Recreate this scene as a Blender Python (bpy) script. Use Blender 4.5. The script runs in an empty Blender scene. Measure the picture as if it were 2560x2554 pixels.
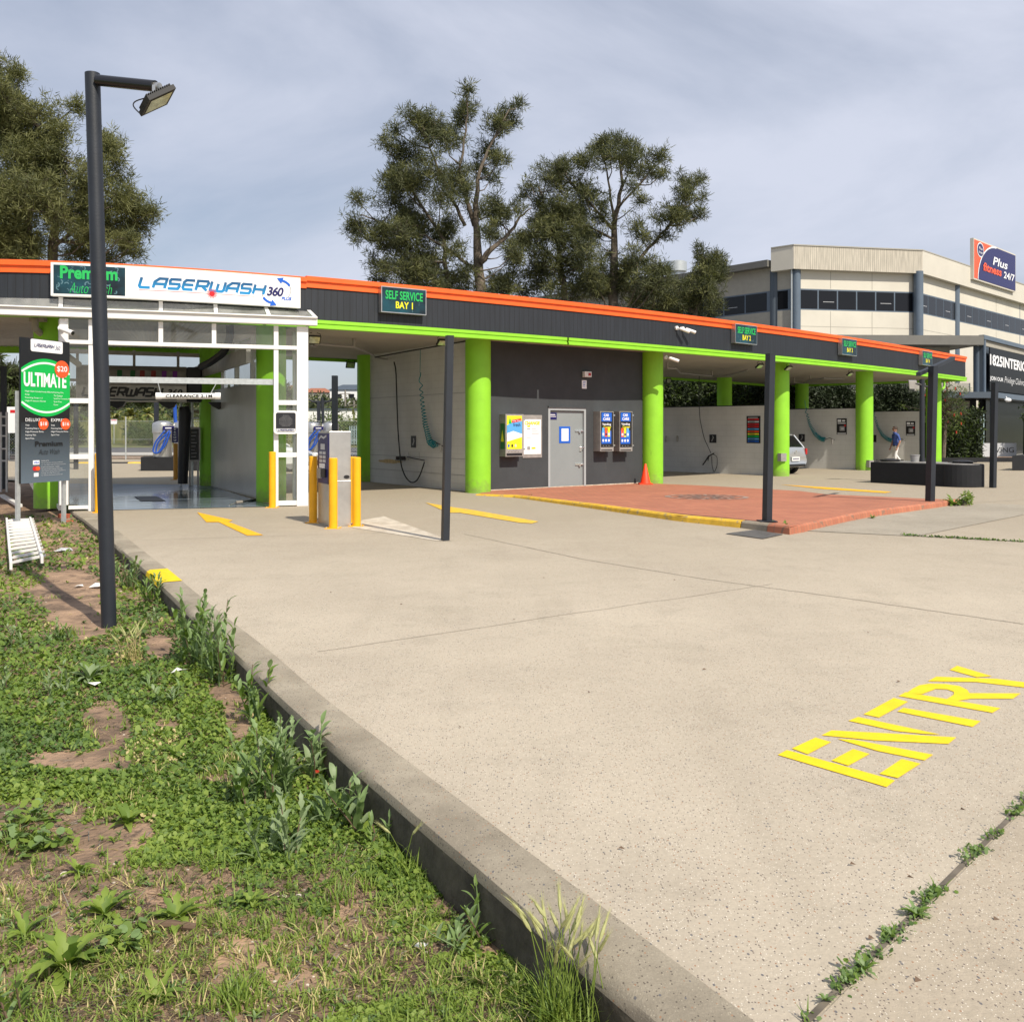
import bpy, math, random
import numpy as np
from mathutils import Vector, Matrix, noise
R = math.radians
F, CX, HY, EYE = 2300.0, 1280.0, 1073.0, 1.65      # photo focal length / principal column / horizon row (px), eye height
# ------------------------------------------------------------------ camera, light, exposure
sc = bpy.context.scene
col = sc.collection
cam = bpy.data.cameras.new('camera')
cam.sensor_width = 36.0
cam.lens = 36.0 * F / 2560.0
cam.shift_y = -(1277.0 - HY) / 2560.0
cam.clip_end = 5000
camo = bpy.data.objects.new('camera', cam)
camo.location = (0, 0, EYE)
camo.rotation_euler = (R(90), 0, 0)
col.objects.link(camo)
sc.camera = camo
SUN_EL, SUN_AZ = R(47), math.atan2(0.59, -0.81)
tosun = Vector((math.sin(SUN_AZ) * math.cos(SUN_EL), math.cos(SUN_AZ) * math.cos(SUN_EL), math.sin(SUN_EL)))
sl = bpy.data.lights.new('sun', 'SUN')
sl.energy = 4.4
sl.angle = R(0.6)
sl.color = (1.0, 0.92, 0.79)
so = bpy.data.objects.new('sun', sl)
so.rotation_euler = tosun.to_track_quat('Z', 'Y').to_euler()
so.location = (20, -20, 40)
col.objects.link(so)
w = bpy.data.worlds.new('World')
sc.world = w
w.use_nodes = True
nt = w.node_tree
for n in list(nt.nodes): nt.nodes.remove(n)
N = nt.nodes.new; L = nt.links.new
wo = N('ShaderNodeOutputWorld'); bg = N('ShaderNodeBackground'); sky = N('ShaderNodeTexSky')
sky.sky_type = 'NISHITA'; sky.sun_disc = False
sky.sun_elevation = SUN_EL; sky.sun_rotation = SUN_AZ
sky.dust_density = 1.6; sky.ozone_density = 1.2; sky.air_density = 1.0
tc = N('ShaderNodeTexCoord')
mp = N('ShaderNodeMapping'); mp.inputs['Scale'].default_value = (1.3, 1.0, 2.9); mp.inputs['Rotation'].default_value = (0.0, 0.22, 0.3)
n1 = N('ShaderNodeTexNoise'); n1.inputs['Scale'].default_value = 1.15; n1.inputs['Detail'].default_value = 9; n1.inputs['Roughness'].default_value = 0.56; n1.inputs['Distortion'].default_value = 0.5
rp = N('ShaderNodeValToRGB'); rp.color_ramp.elements[0].position = 0.30; rp.color_ramp.elements[1].position = 0.66
rp.color_ramp.elements[0].color = (0.22, 0.22, 0.22, 1); rp.color_ramp.elements[1].color = (0.92, 0.92, 0.92, 1)
mx = N('ShaderNodeMix'); mx.data_type = 'RGBA'
L(tc.outputs['Generated'], mp.inputs['Vector']); L(mp.outputs[0], n1.inputs['Vector']); L(n1.outputs['Fac'], rp.inputs[0])
L(rp.outputs[0], mx.inputs[0]); L(sky.outputs[0], mx.inputs[6]); mx.inputs[7].default_value = (7.2, 7.6, 8.9, 1)
L(mx.outputs[2], bg.inputs['Color']); bg.inputs['Strength'].default_value = 0.085
L(bg.outputs[0], wo.inputs['Surface'])
sc.view_settings.view_transform = 'Standard'
sc.view_settings.look = 'None'
sc.view_settings.gamma = 1.0
sc.view_settings.exposure = 0.22
sc.cycles.max_bounces = 8
sc.cycles.transparent_max_bounces = 24
sc.cycles.use_denoising = True

# ------------------------------------------------------------------ helpers
random.seed(7)
def G(px, py, z=0.0):
    d = F * (EYE - z) / (py - HY)
    return Vector(((px - CX) / F * d, d, z))
def P(px, py, d):
    return Vector(((px - CX) / F * d, d, EYE - (py - HY) / F * d))
def V(*a): return Vector(a)

MATS = {}
def mat(name, color=(0.5, 0.5, 0.5), rough=0.6, metal=0.0, var=0.0, vscale=3.0, bump=0.0, bscale=30.0, col2=None, spec=0.5, trans=0.0, detail=5, coat=0.0, scuff=None):
    """procedural principled material: base colour varied by noise, small bump"""
    m = bpy.data.materials.new(name); MATS[name] = m
    m.use_nodes = True
    t = m.node_tree; b = t.nodes['Principled BSDF']
    b.inputs['Base Color'].default_value = (*color, 1)
    b.inputs['Roughness'].default_value = rough
    b.inputs['Metallic'].default_value = metal
    b.inputs['Specular IOR Level'].default_value = spec
    b.inputs['Coat Weight'].default_value = coat
    tcn = t.nodes.new('ShaderNodeTexCoord')
    if var > 0 or col2:
        nz = t.nodes.new('ShaderNodeTexNoise'); nz.inputs['Scale'].default_value = vscale; nz.inputs['Detail'].default_value = detail; nz.inputs['Roughness'].default_value = 0.62
        t.links.new(tcn.outputs['Object'], nz.inputs['Vector'])
        r = t.nodes.new('ShaderNodeValToRGB')
        c2 = col2 or tuple(max(0, c * (1 - var)) for c in color)
        c1 = color if col2 else tuple(min(1, c * (1 + var)) for c in color)
        r.color_ramp.elements[0].position = 0.35; r.color_ramp.elements[1].position = 0.65
        r.color_ramp.elements[0].color = (*c2, 1); r.color_ramp.elements[1].color = (*c1, 1)
        t.links.new(nz.outputs['Fac'], r.inputs[0]); t.links.new(r.outputs[0], b.inputs['Base Color'])
    if scuff:      # (colour, threshold, strength, scale xyz): worn or dirty marks
        sc_n = t.nodes.new('ShaderNodeTexNoise'); sc_n.inputs['Scale'].default_value = 1.0; sc_n.inputs['Detail'].default_value = 9; sc_n.inputs['Roughness'].default_value = 0.75
        sm = t.nodes.new('ShaderNodeMapping'); sm.inputs['Scale'].default_value = scuff[3]; t.links.new(tcn.outputs['Object'], sm.inputs[0]); t.links.new(sm.outputs[0], sc_n.inputs['Vector'])
        sr = t.nodes.new('ShaderNodeMapRange'); sr.inputs[1].default_value = scuff[1]; sr.inputs[2].default_value = scuff[1] + 0.06; sr.inputs[4].default_value = scuff[2]; t.links.new(sc_n.outputs['Fac'], sr.inputs[0])
        sx_ = t.nodes.new('ShaderNodeMix'); sx_.data_type = 'RGBA'; t.links.new(sr.outputs[0], sx_.inputs[0]); t.links.new(r.outputs[0], sx_.inputs[6]); sx_.inputs[7].default_value = (*scuff[0], 1); t.links.new(sx_.outputs[2], b.inputs['Base Color'])
    if bump > 0:
        nb = t.nodes.new('ShaderNodeTexNoise'); nb.inputs['Scale'].default_value = bscale; nb.inputs['Detail'].default_value = 4
        t.links.new(tcn.outputs['Object'], nb.inputs['Vector'])
        bp = t.nodes.new('ShaderNodeBump'); bp.inputs['Strength'].default_value = bump; bp.inputs['Distance'].default_value = 0.02
        t.links.new(nb.outputs['Fac'], bp.inputs['Height']); t.links.new(bp.outputs[0], b.inputs['Normal'])
    if trans > 0:
        out = t.nodes['Material Output']; tl = t.nodes.new('ShaderNodeBsdfTranslucent'); ms = t.nodes.new('ShaderNodeMixShader')
        tl.inputs['Color'].default_value = (min(1, color[0] * 1.5), min(1, color[1] * 1.6), color[2], 1)
        ms.inputs[0].default_value = trans
        t.links.new(b.outputs[0], ms.inputs[1]); t.links.new(tl.outputs[0], ms.inputs[2]); t.links.new(ms.outputs[0], out.inputs['Surface'])
    return m

def glassmat(name, tint=(0.9, 0.94, 0.93), refl=1.0, dirt=0.0):
    m = bpy.data.materials.new(name); MATS[name] = m; m.use_nodes = True
    t = m.node_tree
    for n in list(t.nodes): t.nodes.remove(n)
    o = t.nodes.new('ShaderNodeOutputMaterial'); tr = t.nodes.new('ShaderNodeBsdfTransparent'); gl = t.nodes.new('ShaderNodeBsdfGlossy')
    tr.inputs[0].default_value = (*tint, 1); gl.inputs['Roughness'].default_value = 0.02; gl.inputs[0].default_value = (refl, refl, refl, 1)
    fr = t.nodes.new('ShaderNodeFresnel'); fr.inputs[0].default_value = 1.6
    mxs = t.nodes.new('ShaderNodeMixShader')
    t.links.new(fr.outputs[0], mxs.inputs[0]); t.links.new(tr.outputs[0], mxs.inputs[1]); t.links.new(gl.outputs[0], mxs.inputs[2])
    last = mxs
    if dirt > 0:
        df = t.nodes.new('ShaderNodeBsdfDiffuse'); df.inputs[0].default_value = (0.7, 0.7, 0.66, 1)
        nz = t.nodes.new('ShaderNodeTexNoise'); nz.inputs['Scale'].default_value = 2.5; nz.inputs['Detail'].default_value = 6
        tcn = t.nodes.new('ShaderNodeTexCoord'); t.links.new(tcn.outputs['Object'], nz.inputs['Vector'])
        mu = t.nodes.new('ShaderNodeMath'); mu.operation = 'MULTIPLY'; mu.inputs[1].default_value = dirt
        t.links.new(nz.outputs['Fac'], mu.inputs[0])
        m2 = t.nodes.new('ShaderNodeMixShader'); t.links.new(mu.outputs[0], m2.inputs[0]); t.links.new(mxs.outputs[0], m2.inputs[1]); t.links.new(df.outputs[0], m2.inputs[2])
        last = m2
    t.links.new(last.outputs[0], o.inputs[0])
    return m

class MB:
    """collects polygons with materials (and optional uvs) and links them as one mesh object"""
    def __init__(s): s.v = []; s.f = []; s.m = []; s.slots = []; s.uv = {}
    def mi(s, m):
        if m not in s.slots: s.slots.append(m)
        return s.slots.index(m)
    def add(s, verts, faces, m):
        o = len(s.v); s.v.extend([tuple(p) for p in verts]); k = s.mi(m)
        for f in faces: s.f.append(tuple(i + o for i in f)); s.m.append(k)
        return s
    def poly(s, pts, m, uv=None):
        s.add(pts, [tuple(range(len(pts)))], m)
        if uv: s.uv[len(s.f) - 1] = uv
        return s
    def box8(s, p, m):
        """p = 8 corners: bottom 4 (ccw) then top 4"""
        return s.add(p, [(3, 2, 1, 0), (4, 5, 6, 7), (0, 1, 5, 4), (1, 2, 6, 5), (2, 3, 7, 6), (3, 0, 4, 7)], m)
    def box(s, o, u, v, w, m):
        """box from corner o with edge vectors u, v, w"""
        o, u, v, w = map(Vector, (o, u, v, w))
        if u.cross(v).dot(w) < 0: u, v = v, u
        return s.box8([o, o + u, o + u + v, o + v, o + w, o + u + w, o + u + v + w, o + v + w], m)
    def fbox(s, fr, a0, a1, b0, b1, c0, c1, m):
        """box in a frame (callable fr(a,b,c) -> point)"""
        return s.box8([fr(a0, b0, c1), fr(a1, b0, c1), fr(a1, b0, c0), fr(a0, b0, c0), fr(a0, b1, c1), fr(a1, b1, c1), fr(a1, b1, c0), fr(a0, b1, c0)], m)
    def tube(s, pts, r, m, n=10, cap=True):
        pts = [Vector(p) for p in pts]
        rs = r if isinstance(r, (list, tuple)) else [r] * len(pts)
        rings = []; ref = None
        for i, p in enumerate(pts):
            d = (pts[min(i + 1, len(pts) - 1)] - pts[max(i - 1, 0)])
            if d.length < 1e-9: d = Vector((0, 0, 1))
            d.normalize()
            if ref is None:
                ref = Vector((1, 0, 0)) if abs(d.x) < 0.9 else Vector((0, 1, 0))
            x = (ref - d * ref.dot(d)).normalized(); y = d.cross(x); ref = x
            rings.append([p + (x * math.cos(2 * math.pi * k / n) + y * math.sin(2 * math.pi * k / n)) * rs[i] for k in range(n)])
        vs = [q for rg in rings for q in rg]; fs = []
        for i in range(len(pts) - 1):
            for k in range(n):
                a = i * n + k; b = i * n + (k + 1) % n
                fs.append((a, b, b + n, a + n))
        if cap:
            fs.append(tuple(reversed(range(n)))); fs.append(tuple((len(pts) - 1) * n + k for k in range(n)))
        return s.add(vs, fs, m)
    def cyl(s, p0, p1, r, m, n=24, r1=None): return s.tube([p0, p1], [r, r if r1 is None else r1], m, n)
    def lathe(s, c, prof, m, n=24, ax=None):
        c = Vector(c); vs = []; fs = []
        for (r, z) in prof:
            for k in range(n):
                a = 2 * math.pi * k / n; vs.append(c + Vector((r * math.cos(a), r * math.sin(a), z)))
        for i in range(len(prof) - 1):
            for k in range(n):
                a = i * n + k; b = i * n + (k + 1) % n; fs.append((a, b, b + n, a + n))
        fs.append(tuple(reversed(range(n)))); fs.append(tuple((len(prof) - 1) * n + k for k in range(n)))
        return s.add(vs, fs, m)
    def prism(s, fr, pts2, c0, c1, m):
        """2-D outline (a,b) extruded from c0 to c1 in frame fr"""
        n = len(pts2); ar = sum(pts2[i][0] * pts2[(i + 1) % n][1] - pts2[(i + 1) % n][0] * pts2[i][1] for i in range(n))
        if ar < 0: pts2 = list(reversed(pts2))
        v = [fr(a, b, c0) for a, b in pts2] + [fr(a, b, c1) for a, b in pts2]
        f = [tuple(reversed(range(n))), tuple(range(n, 2 * n))] + [(i, (i + 1) % n, n + (i + 1) % n, n + i) for i in range(n)]
        return s.add(v, f, m)
    def ell(s, c, rx, ry, rz, m, nu=12, nv=8):
        c = Vector(c); vs = []; fs = []
        for j in range(nv + 1):
            t = math.pi * j / nv
            for k in range(nu):
                a = 2 * math.pi * k / nu; vs.append(c + Vector((rx * math.sin(t) * math.cos(a), ry * math.sin(t) * math.sin(a), rz * math.cos(t))))
        for j in range(nv):
            for k in range(nu):
                a = j * nu + k; b = j * nu + (k + 1) % nu; fs.append((a, a + nu, b + nu, b))
        return s.add(vs, fs, m)
    def build(s, name, parent=None, smooth=False, bevel=0.0, loc=None):
        me = bpy.data.meshes.new(name)
        vs = s.v
        if loc is not None: vs = [(x - loc[0], y - loc[1], z - loc[2]) for x, y, z in s.v]
        elif parent is not None:
            l = parent.location if parent.parent is None else parent.location + parent.parent.location
            vs = [(x - l[0], y - l[1], z - l[2]) for x, y, z in s.v]
        me.from_pydata(vs, [], s.f)
        for k in s.slots: me.materials.append(MATS[k])
        me.polygons.foreach_set('material_index', s.m)
        if s.uv:
            ul = me.uv_layers.new(name='UVMap')
            for fi, uv in s.uv.items():
                for li, q in zip(me.polygons[fi].loop_indices, uv): ul.data[li].uv = q
        if smooth:
            me.polygons.foreach_set('use_smooth', [True] * len(me.polygons))
            if smooth != 'all': me.set_sharp_from_angle(angle=R(40))
        me.validate(); me.update()
        o = bpy.data.objects.new(name, me); col.objects.link(o)
        if loc is not None: o.location = loc
        if parent is not None: o.parent = parent; o.location = (0, 0, 0) if loc is None else loc
        if bevel > 0:
            b = o.modifiers.new('bevel', 'BEVEL'); b.width = bevel; b.segments = 2; b.limit_method = 'ANGLE'; b.angle_limit = R(40)
        return o

def frame(o, u, up=(0, 0, 1)):
    """right-handed sign frame: a along u, b up, c out of the face (towards the right-hand side of u x up)"""
    o = Vector(o); u = Vector(u).normalized(); v = Vector(up).normalized(); n = u.cross(v).normalized()
    def fr(a, b, c=0.0): return o + u * a + v * b + n * c
    fr.u, fr.v, fr.n, fr.o = u, v, n, o
    return fr

def tag(o, label=None, cat=None, group=None, kind=None):
    if label: o['label'] = label
    if cat: o['category'] = cat
    if group: o['group'] = group
    if kind: o['kind'] = kind
    return o
def empty(name, loc, label, cat, group=None):
    o = bpy.data.objects.new(name, None); o.location = loc; o.empty_display_size = 0.3
    col.objects.link(o); tag(o, label, cat, group); bpy.context.view_layer.update()
    return o
def thing(mb, name, label, cat, group=None, smooth=False, bevel=0.0, loc=None):
    return tag(mb.build(name, None, smooth, bevel, loc), label, cat, group)
def struct(mb, name, smooth=False): return tag(mb.build(name, None, smooth), kind='structure')
def copy_tree(o, loc, rz=None, label=None):
    c = o.copy(); col.objects.link(c); c.location = loc
    if rz is not None: c.rotation_euler = (0, 0, rz)
    if label: c['label'] = label
    for ch in list(o.children):
        d = ch.copy(); col.objects.link(d); d.parent = c
        for g in list(ch.children):
            e = g.copy(); col.objects.link(e); e.parent = d
    return c

# text -----------------------------------------------------------
_tc = {}
def textmesh(txt, bold=0.0, shear=0.0, space=1.0, line=1.0):
    k = (txt, bold, shear, space, line)
    if k in _tc: return _tc[k]
    cu = bpy.data.curves.new('t', 'FONT'); cu.body = txt; cu.offset = bold; cu.shear = shear; cu.space_character = space; cu.space_line = line
    cu.resolution_u = 4
    ob = bpy.data.objects.new('t', cu); col.objects.link(ob)
    dg = bpy.context.evaluated_depsgraph_get(); dg.update()
    me = bpy.data.meshes.new_from_object(ob.evaluated_get(dg))
    vs = [(v.co.x, v.co.y) for v in me.vertices]; fs = [tuple(p.vertices) for p in me.polygons]
    bpy.data.objects.remove(ob); bpy.data.curves.remove(cu); bpy.data.meshes.remove(me)
    if not vs: return [], []
    x0 = min(p[0] for p in vs); x1 = max(p[0] for p in vs); y0 = min(p[1] for p in vs); y1 = max(p[1] for p in vs)
    vs = [((x - x0) / (x1 - x0), (y - y0) / (y1 - y0)) for x, y in vs]
    _tc[k] = (vs, fs); return vs, fs
def text(mb, fr, txt, a0, a1, b0, b1, m, c=0.004, bold=0.0, shear=0.0, space=1.0, line=1.0):
    vs, fs = textmesh(txt, bold, shear, space, line)
    mb.add([fr(a0 + (a1 - a0) * x, b0 + (b1 - b0) * y, c) for x, y in vs], fs, m)
# stroke lettering (wide techno italics of the wash-machine logo)
STROKE = {
 'L': (0.95, [[(0.0, 1), (0, 0.15), (0.12, 0), (1, 0)]]),
 'A': (1.0, [[(0, 0), (0, 0.62), (0.35, 0.97), (1, 0.97), (1, 0)], [(0.1, 0.42), (0.95, 0.42)]]),
 'S': (1.0, [[(1, 0.97), (0.12, 0.97), (0.03, 0.8), (0.1, 0.5), (0.9, 0.5), (0.98, 0.3), (0.88, 0.02), (0, 0.02)]]),
 'E': (0.95, [[(1, 0.97), (0.2, 0.97), (0.02, 0.75), (0.02, 0.2), (0.15, 0.02), (1, 0.02)], [(0.1, 0.5), (0.95, 0.5)]]),
 'R': (1.0, [[(0, 0), (0, 0.97), (0.9, 0.97), (1, 0.8), (0.92, 0.45), (0.08, 0.45)], [(0.55, 0.38), (1, 0)]]),
 'W': (1.25, [[(0, 1), (0, 0.15), (0.1, 0.02), (0.5, 0.02), (0.5, 0.8)], [(0.57, 0.02), (0.9, 0.02), (1, 0.15), (1, 1)]]),
 'H': (1.0, [[(0, 0), (0, 1)], [(1, 0), (1, 1)], [(0.06, 0.5), (0.94, 0.5)]]),
}
def strip(mb, fr, pts, wd, m, c=0.004):
    pts = [Vector((p[0], p[1])) for p in pts]; L_ = []; R_ = []
    for i, p in enumerate(pts):
        d0 = (p - pts[i - 1]).normalized() if i > 0 else None
        d1 = (pts[i + 1] - p).normalized() if i < len(pts) - 1 else None
        if d0 is None: n = Vector((-d1.y, d1.x)); k = 1
        elif d1 is None: n = Vector((-d0.y, d0.x)); k = 1
        else:
            n0 = Vector((-d0.y, d0.x)); n1_ = Vector((-d1.y, d1.x)); n = (n0 + n1_)
            if n.length < 1e-6: n = n0
            n.normalize(); k = min(1.6, 1 / max(0.4, n.dot(n0)))
        L_.append(p + n * wd * 0.5 * k); R_.append(p - n * wd * 0.5 * k)
    for i in range(len(pts) - 1):
        q = [R_[i], R_[i + 1], L_[i + 1], L_[i]]
        mb.poly([fr(a.x, a.y, c) for a in q], m)
def laserwash(mb, fr, a0, a1, b0, b1, m, c=0.004, wd=0.17, txt='LASERWASH'):
    tot = sum(STROKE[ch][0] + 0.28 for ch in txt) - 0.28; x = 0.0; h = b1 - b0; sh = 0.28 * h
    for ch in txt:
        wch, pls = STROKE[ch]
        for j, pl in enumerate(pls):
            q = [(a0 + (a1 - a0 - sh) * (x + px * wch) / tot + sh * py, b0 + h * py) for px, py in pl]
            strip(mb, fr, q, wd * h, m, c + 0.0012 * j)
        x += wch + 0.28
def disc(mb, fr, a, b, ra, rb, m, c=0.004, n=28):
    mb.poly([fr(a + ra * math.cos(2 * math.pi * k / n), b + rb * math.sin(2 * math.pi * k / n), c) for k in range(n)], m)
def rect(mb, fr, a0, a1, b0, b1, m, c=0.004):
    mb.poly([fr(a0, b0, c), fr(a1, b0, c), fr(a1, b1, c), fr(a0, b1, c)], m)
# ------------------------------------------------------------------ materials
def concrete(name, c1, c2, speck=True, sp=(0.16, 0.13, 0.11), scale=1.0, big=0.35, bands=False, light=(0.75, 0.70, 0.6)):
    m = bpy.data.materials.new(name); MATS[name] = m; m.use_nodes = True
    t = m.node_tree; b = t.nodes['Principled BSDF']; b.inputs['Roughness'].default_value = 0.85; b.inputs['Specular IOR Level'].default_value = 0.3
    tcn = t.nodes.new('ShaderNodeTexCoord')
    def nz(sc_, det=5, r=0.6):
        n = t.nodes.new('ShaderNodeTexNoise'); n.inputs['Scale'].default_value = sc_; n.inputs['Detail'].default_value = det; n.inputs['Roughness'].default_value = r
        t.links.new(tcn.outputs['Object'], n.inputs['Vector']); return n
    r1 = t.nodes.new('ShaderNodeValToRGB'); r1.color_ramp.elements[0].position = 0.33; r1.color_ramp.elements[1].position = 0.67
    r1.color_ramp.elements[0].color = (*c2, 1); r1.color_ramp.elements[1].color = (*c1, 1)
    t.links.new(nz(big, 8, 0.65).outputs['Fac'], r1.inputs[0])
    cur = r1.outputs[0]
    def mixc(fac, colr, cur, mode='MIX'):
        x = t.nodes.new('ShaderNodeMix'); x.data_type = 'RGBA'; x.blend_type = mode
        t.links.new(fac, x.inputs[0]) if not isinstance(fac, float) else setattr(x.inputs[0], 'default_value', fac)
        t.links.new(cur, x.inputs[6]); x.inputs[7].default_value = (*colr, 1); return x.outputs[2]
    def ramp(src, p0, p1, v0=0.0, v1=1.0):
        r = t.nodes.new('ShaderNodeValToRGB'); r.color_ramp.elements[0].position = p0; r.color_ramp.elements[1].position = p1
        r.color_ramp.elements[0].color = (v0, v0, v0, 1); r.color_ramp.elements[1].color = (v1, v1, v1, 1); t.links.new(src, r.inputs[0]); return r.outputs[0]
    cur = mixc(ramp(nz(1.7 * scale, 8, 0.75).outputs['Fac'], 0.52, 0.78, 0, 0.5), tuple(c * 0.62 for c in c2), cur)      # stains
    cur = mixc(ramp(nz(38 * scale, 3, 0.8).outputs['Fac'], 0.35, 0.7, 0.0, 0.28), tuple(c * 0.55 for c in c2), cur)
    if bands:      # tyre grime that thickens towards the bays
        sy = t.nodes.new('ShaderNodeSeparateXYZ'); t.links.new(tcn.outputs['Object'], sy.inputs[0])
        ad = t.nodes.new('ShaderNodeMath'); ad.operation = 'MULTIPLY_ADD'; t.links.new(nz(.45, 6, .7).outputs['Fac'], ad.inputs[0]); ad.inputs[1].default_value = 9.0; t.links.new(sy.outputs[1], ad.inputs[2])
        mr = t.nodes.new('ShaderNodeMapRange'); mr.inputs[1].default_value = 12.5; mr.inputs[2].default_value = 22.0; mr.inputs[4].default_value = 0.85; t.links.new(ad.outputs[0], mr.inputs[0])
        cur = mixc(mr.outputs[0], (0.345, 0.295, 0.22), cur)
        st = t.nodes.new('ShaderNodeTexNoise'); st.inputs['Scale'].default_value = 1.0; st.inputs['Detail'].default_value = 6; m4 = t.nodes.new('ShaderNodeMapping'); m4.inputs['Rotation'].default_value = (0, 0, -.55); m4.inputs['Scale'].default_value = (2.6, .28, 1); t.links.new(tcn.outputs['Object'], m4.inputs[0]); t.links.new(m4.outputs[0], st.inputs[0])
        cur = mixc(ramp(st.outputs['Fac'], .52, .8, 0, .22), (0.27, 0.23, 0.17), cur)
    if bands: cur = mixc(ramp(nz(2.6, 6, .7).outputs['Fac'], .66, .74, 0, .45), (0.20, 0.17, 0.13), cur); cur = mixc(ramp(nz(.8, 9, .72).outputs['Fac'], .56, .66, 0, .30), (0.33, 0.29, 0.22), cur)
    if speck:
        for k, (vs_, cc, amt) in enumerate(((100, sp, 0.24), (95, (0.34, 0.19, 0.11), 0.09), (150, light, 0.16), (70, (0.13, 0.13, 0.14), 0.06))):
            v = t.nodes.new('ShaderNodeTexVoronoi'); v.inputs['Scale'].default_value = vs_
            mpn = t.nodes.new('ShaderNodeMapping'); mpn.inputs['Location'].default_value = (k * 3.3, k * 1.7, 0); mpn.inputs['Scale'].default_value = (1.0, 0.72, 1)
            t.links.new(tcn.outputs['Object'], mpn.inputs[0]); t.links.new(mpn.outputs[0], v.inputs['Vector'])
            sepc = t.nodes.new('ShaderNodeSeparateColor'); t.links.new(v.outputs['Color'], sepc.inputs[0])
            lt = t.nodes.new('ShaderNodeMath'); lt.operation = 'LESS_THAN'; lt.inputs[1].default_value = amt; t.links.new(sepc.outputs[0], lt.inputs[0])
            ld = t.nodes.new('ShaderNodeMath'); ld.operation = 'LESS_THAN'; ld.inputs[1].default_value = 0.30; t.links.new(v.outputs['Distance'], ld.inputs[0])
            mu = t.nodes.new('ShaderNodeMath'); mu.operation = 'MULTIPLY'; t.links.new(lt.outputs[0], mu.inputs[0]); t.links.new(ld.outputs[0], mu.inputs[1])
            m3 = t.nodes.new('ShaderNodeMath'); m3.operation = 'MULTIPLY'; m3.inputs[1].default_value = 0.9; t.links.new(mu.outputs[0], m3.inputs[0])
            cur = mixc(m3.outputs[0], cc, cur)
    t.links.new(cur, b.inputs['Base Color'])
    bp = t.nodes.new('ShaderNodeBump'); bp.inputs['Strength'].default_value = 0.5; bp.inputs['Distance'].default_value = 0.012
    t.links.new(nz(70, 5, 0.8).outputs['Fac'], bp.inputs['Height']); t.links.new(bp.outputs[0], b.inputs['Normal'])
    return m
concrete('concrete', (0.56, 0.49, 0.385), (0.45, 0.39, 0.305), bands=True)
concrete('concrete_far', (0.50, 0.43, 0.33), (0.40, 0.34, 0.26))
concrete('concrete_rough', (0.42, 0.375, 0.30), (0.31, 0.275, 0.215), sp=(0.1, 0.1, 0.09))
concrete('kerb_concrete', (0.45, 0.395, 0.305), (0.26, 0.225, 0.17), big=1.5, scale=2.5, sp=(0.12, 0.10, 0.08), light=(0.42, 0.37, 0.28))
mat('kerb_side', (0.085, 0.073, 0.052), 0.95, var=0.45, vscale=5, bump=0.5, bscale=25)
mat('concrete_pale', (0.56, 0.50, 0.405), 0.85, scuff=((0.42, 0.36, 0.28), 0.5, 0.8, (3, 3, 3)), var=0.14, vscale=5, bump=0.3, bscale=60)
mat('asphalt', (0.085, 0.085, 0.09), 0.85, var=0.2, vscale=3, bump=0.3, bscale=80)
mat('footpath', (0.42, 0.40, 0.36), 0.8, var=0.15, vscale=1)
mat('dirt', (0.40, 0.265, 0.17), 0.95, col2=(0.15, 0.10, 0.066), vscale=3.2, scuff=((0.075, 0.052, 0.036), 0.55, 0.75, (7, 7, 7)), bump=1.0, bscale=35, detail=10)
mat('dirt_dark', (0.13, 0.10, 0.075), 0.95, var=0.4, vscale=2, bump=0.6)
mat('grass_ground', (0.11, 0.16, 0.035), 0.95, col2=(0.20, 0.17, 0.08), vscale=1.2, bump=0.5)
mat('wood_ground', (0.045, 0.06, 0.025), 0.95, var=0.5, vscale=0.4, bump=0.5)
mat('joint', (0.13, 0.11, 0.085), 0.95, var=0.3, vscale=8)
mat('crackline', (0.30, 0.26, 0.20), 0.95, var=0.3, vscale=8)
mat('yellow_line', (0.88, 0.61, 0.0), 0.6, var=0.06, vscale=9, scuff=((0.50, 0.42, 0.22), 0.64, 0.75, (28, 28, 28)), bump=0.25, bscale=120)
mat('amber_line', (0.90, 0.46, 0.012), 0.6, var=0.08, vscale=7, scuff=((0.45, 0.34, 0.18), 0.62, 0.7, (18, 18, 18)))
mat('yellow_worn', (0.76, 0.47, 0.045), 0.7, var=0.14, vscale=6, scuff=((0.34, 0.28, 0.18), 0.56, 0.8, (7, 7, 7)))
mat('bollard_yellow', (0.86, 0.42, 0.005), 0.42, var=0.06, vscale=4)
mat('bollard_brown', (0.45, 0.21, 0.02), 0.5)
mat('green_paint', (0.255, 0.60, 0.024), 0.6, var=0.06, vscale=2, scuff=((0.10, 0.20, 0.02), 0.63, 0.35, (3, 3, .6)), bump=0.12, bscale=40)
mat('orange_paint', (0.90, 0.125, 0.015), 0.5, var=0.08, vscale=1.2, scuff=((0.45, 0.08, 0.02), 0.63, 0.4, (2, 2, 8)), bump=0.05, bscale=8)
mat('soffit', (0.36, 0.335, 0.29), 0.85, var=0.06, vscale=1.2)
mat('soffit_metal', (0.50, 0.49, 0.43), 0.55, var=0.08, vscale=1)
mat('white_metal', (0.80, 0.79, 0.77), 0.4, var=0.03, vscale=2)
mat('galv', (0.52, 0.55, 0.55), 0.42, metal=0.5, var=0.1, vscale=14)
mat('steel', (0.58, 0.57, 0.55), 0.34, metal=0.85, var=0.10, vscale=3, bump=0.04, bscale=5)
mat('steel_dull', (0.42, 0.40, 0.37), 0.5, metal=0.6, var=0.12, vscale=6)
mat('chrome', (0.8, 0.8, 0.8), 0.15, metal=1.0)
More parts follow.
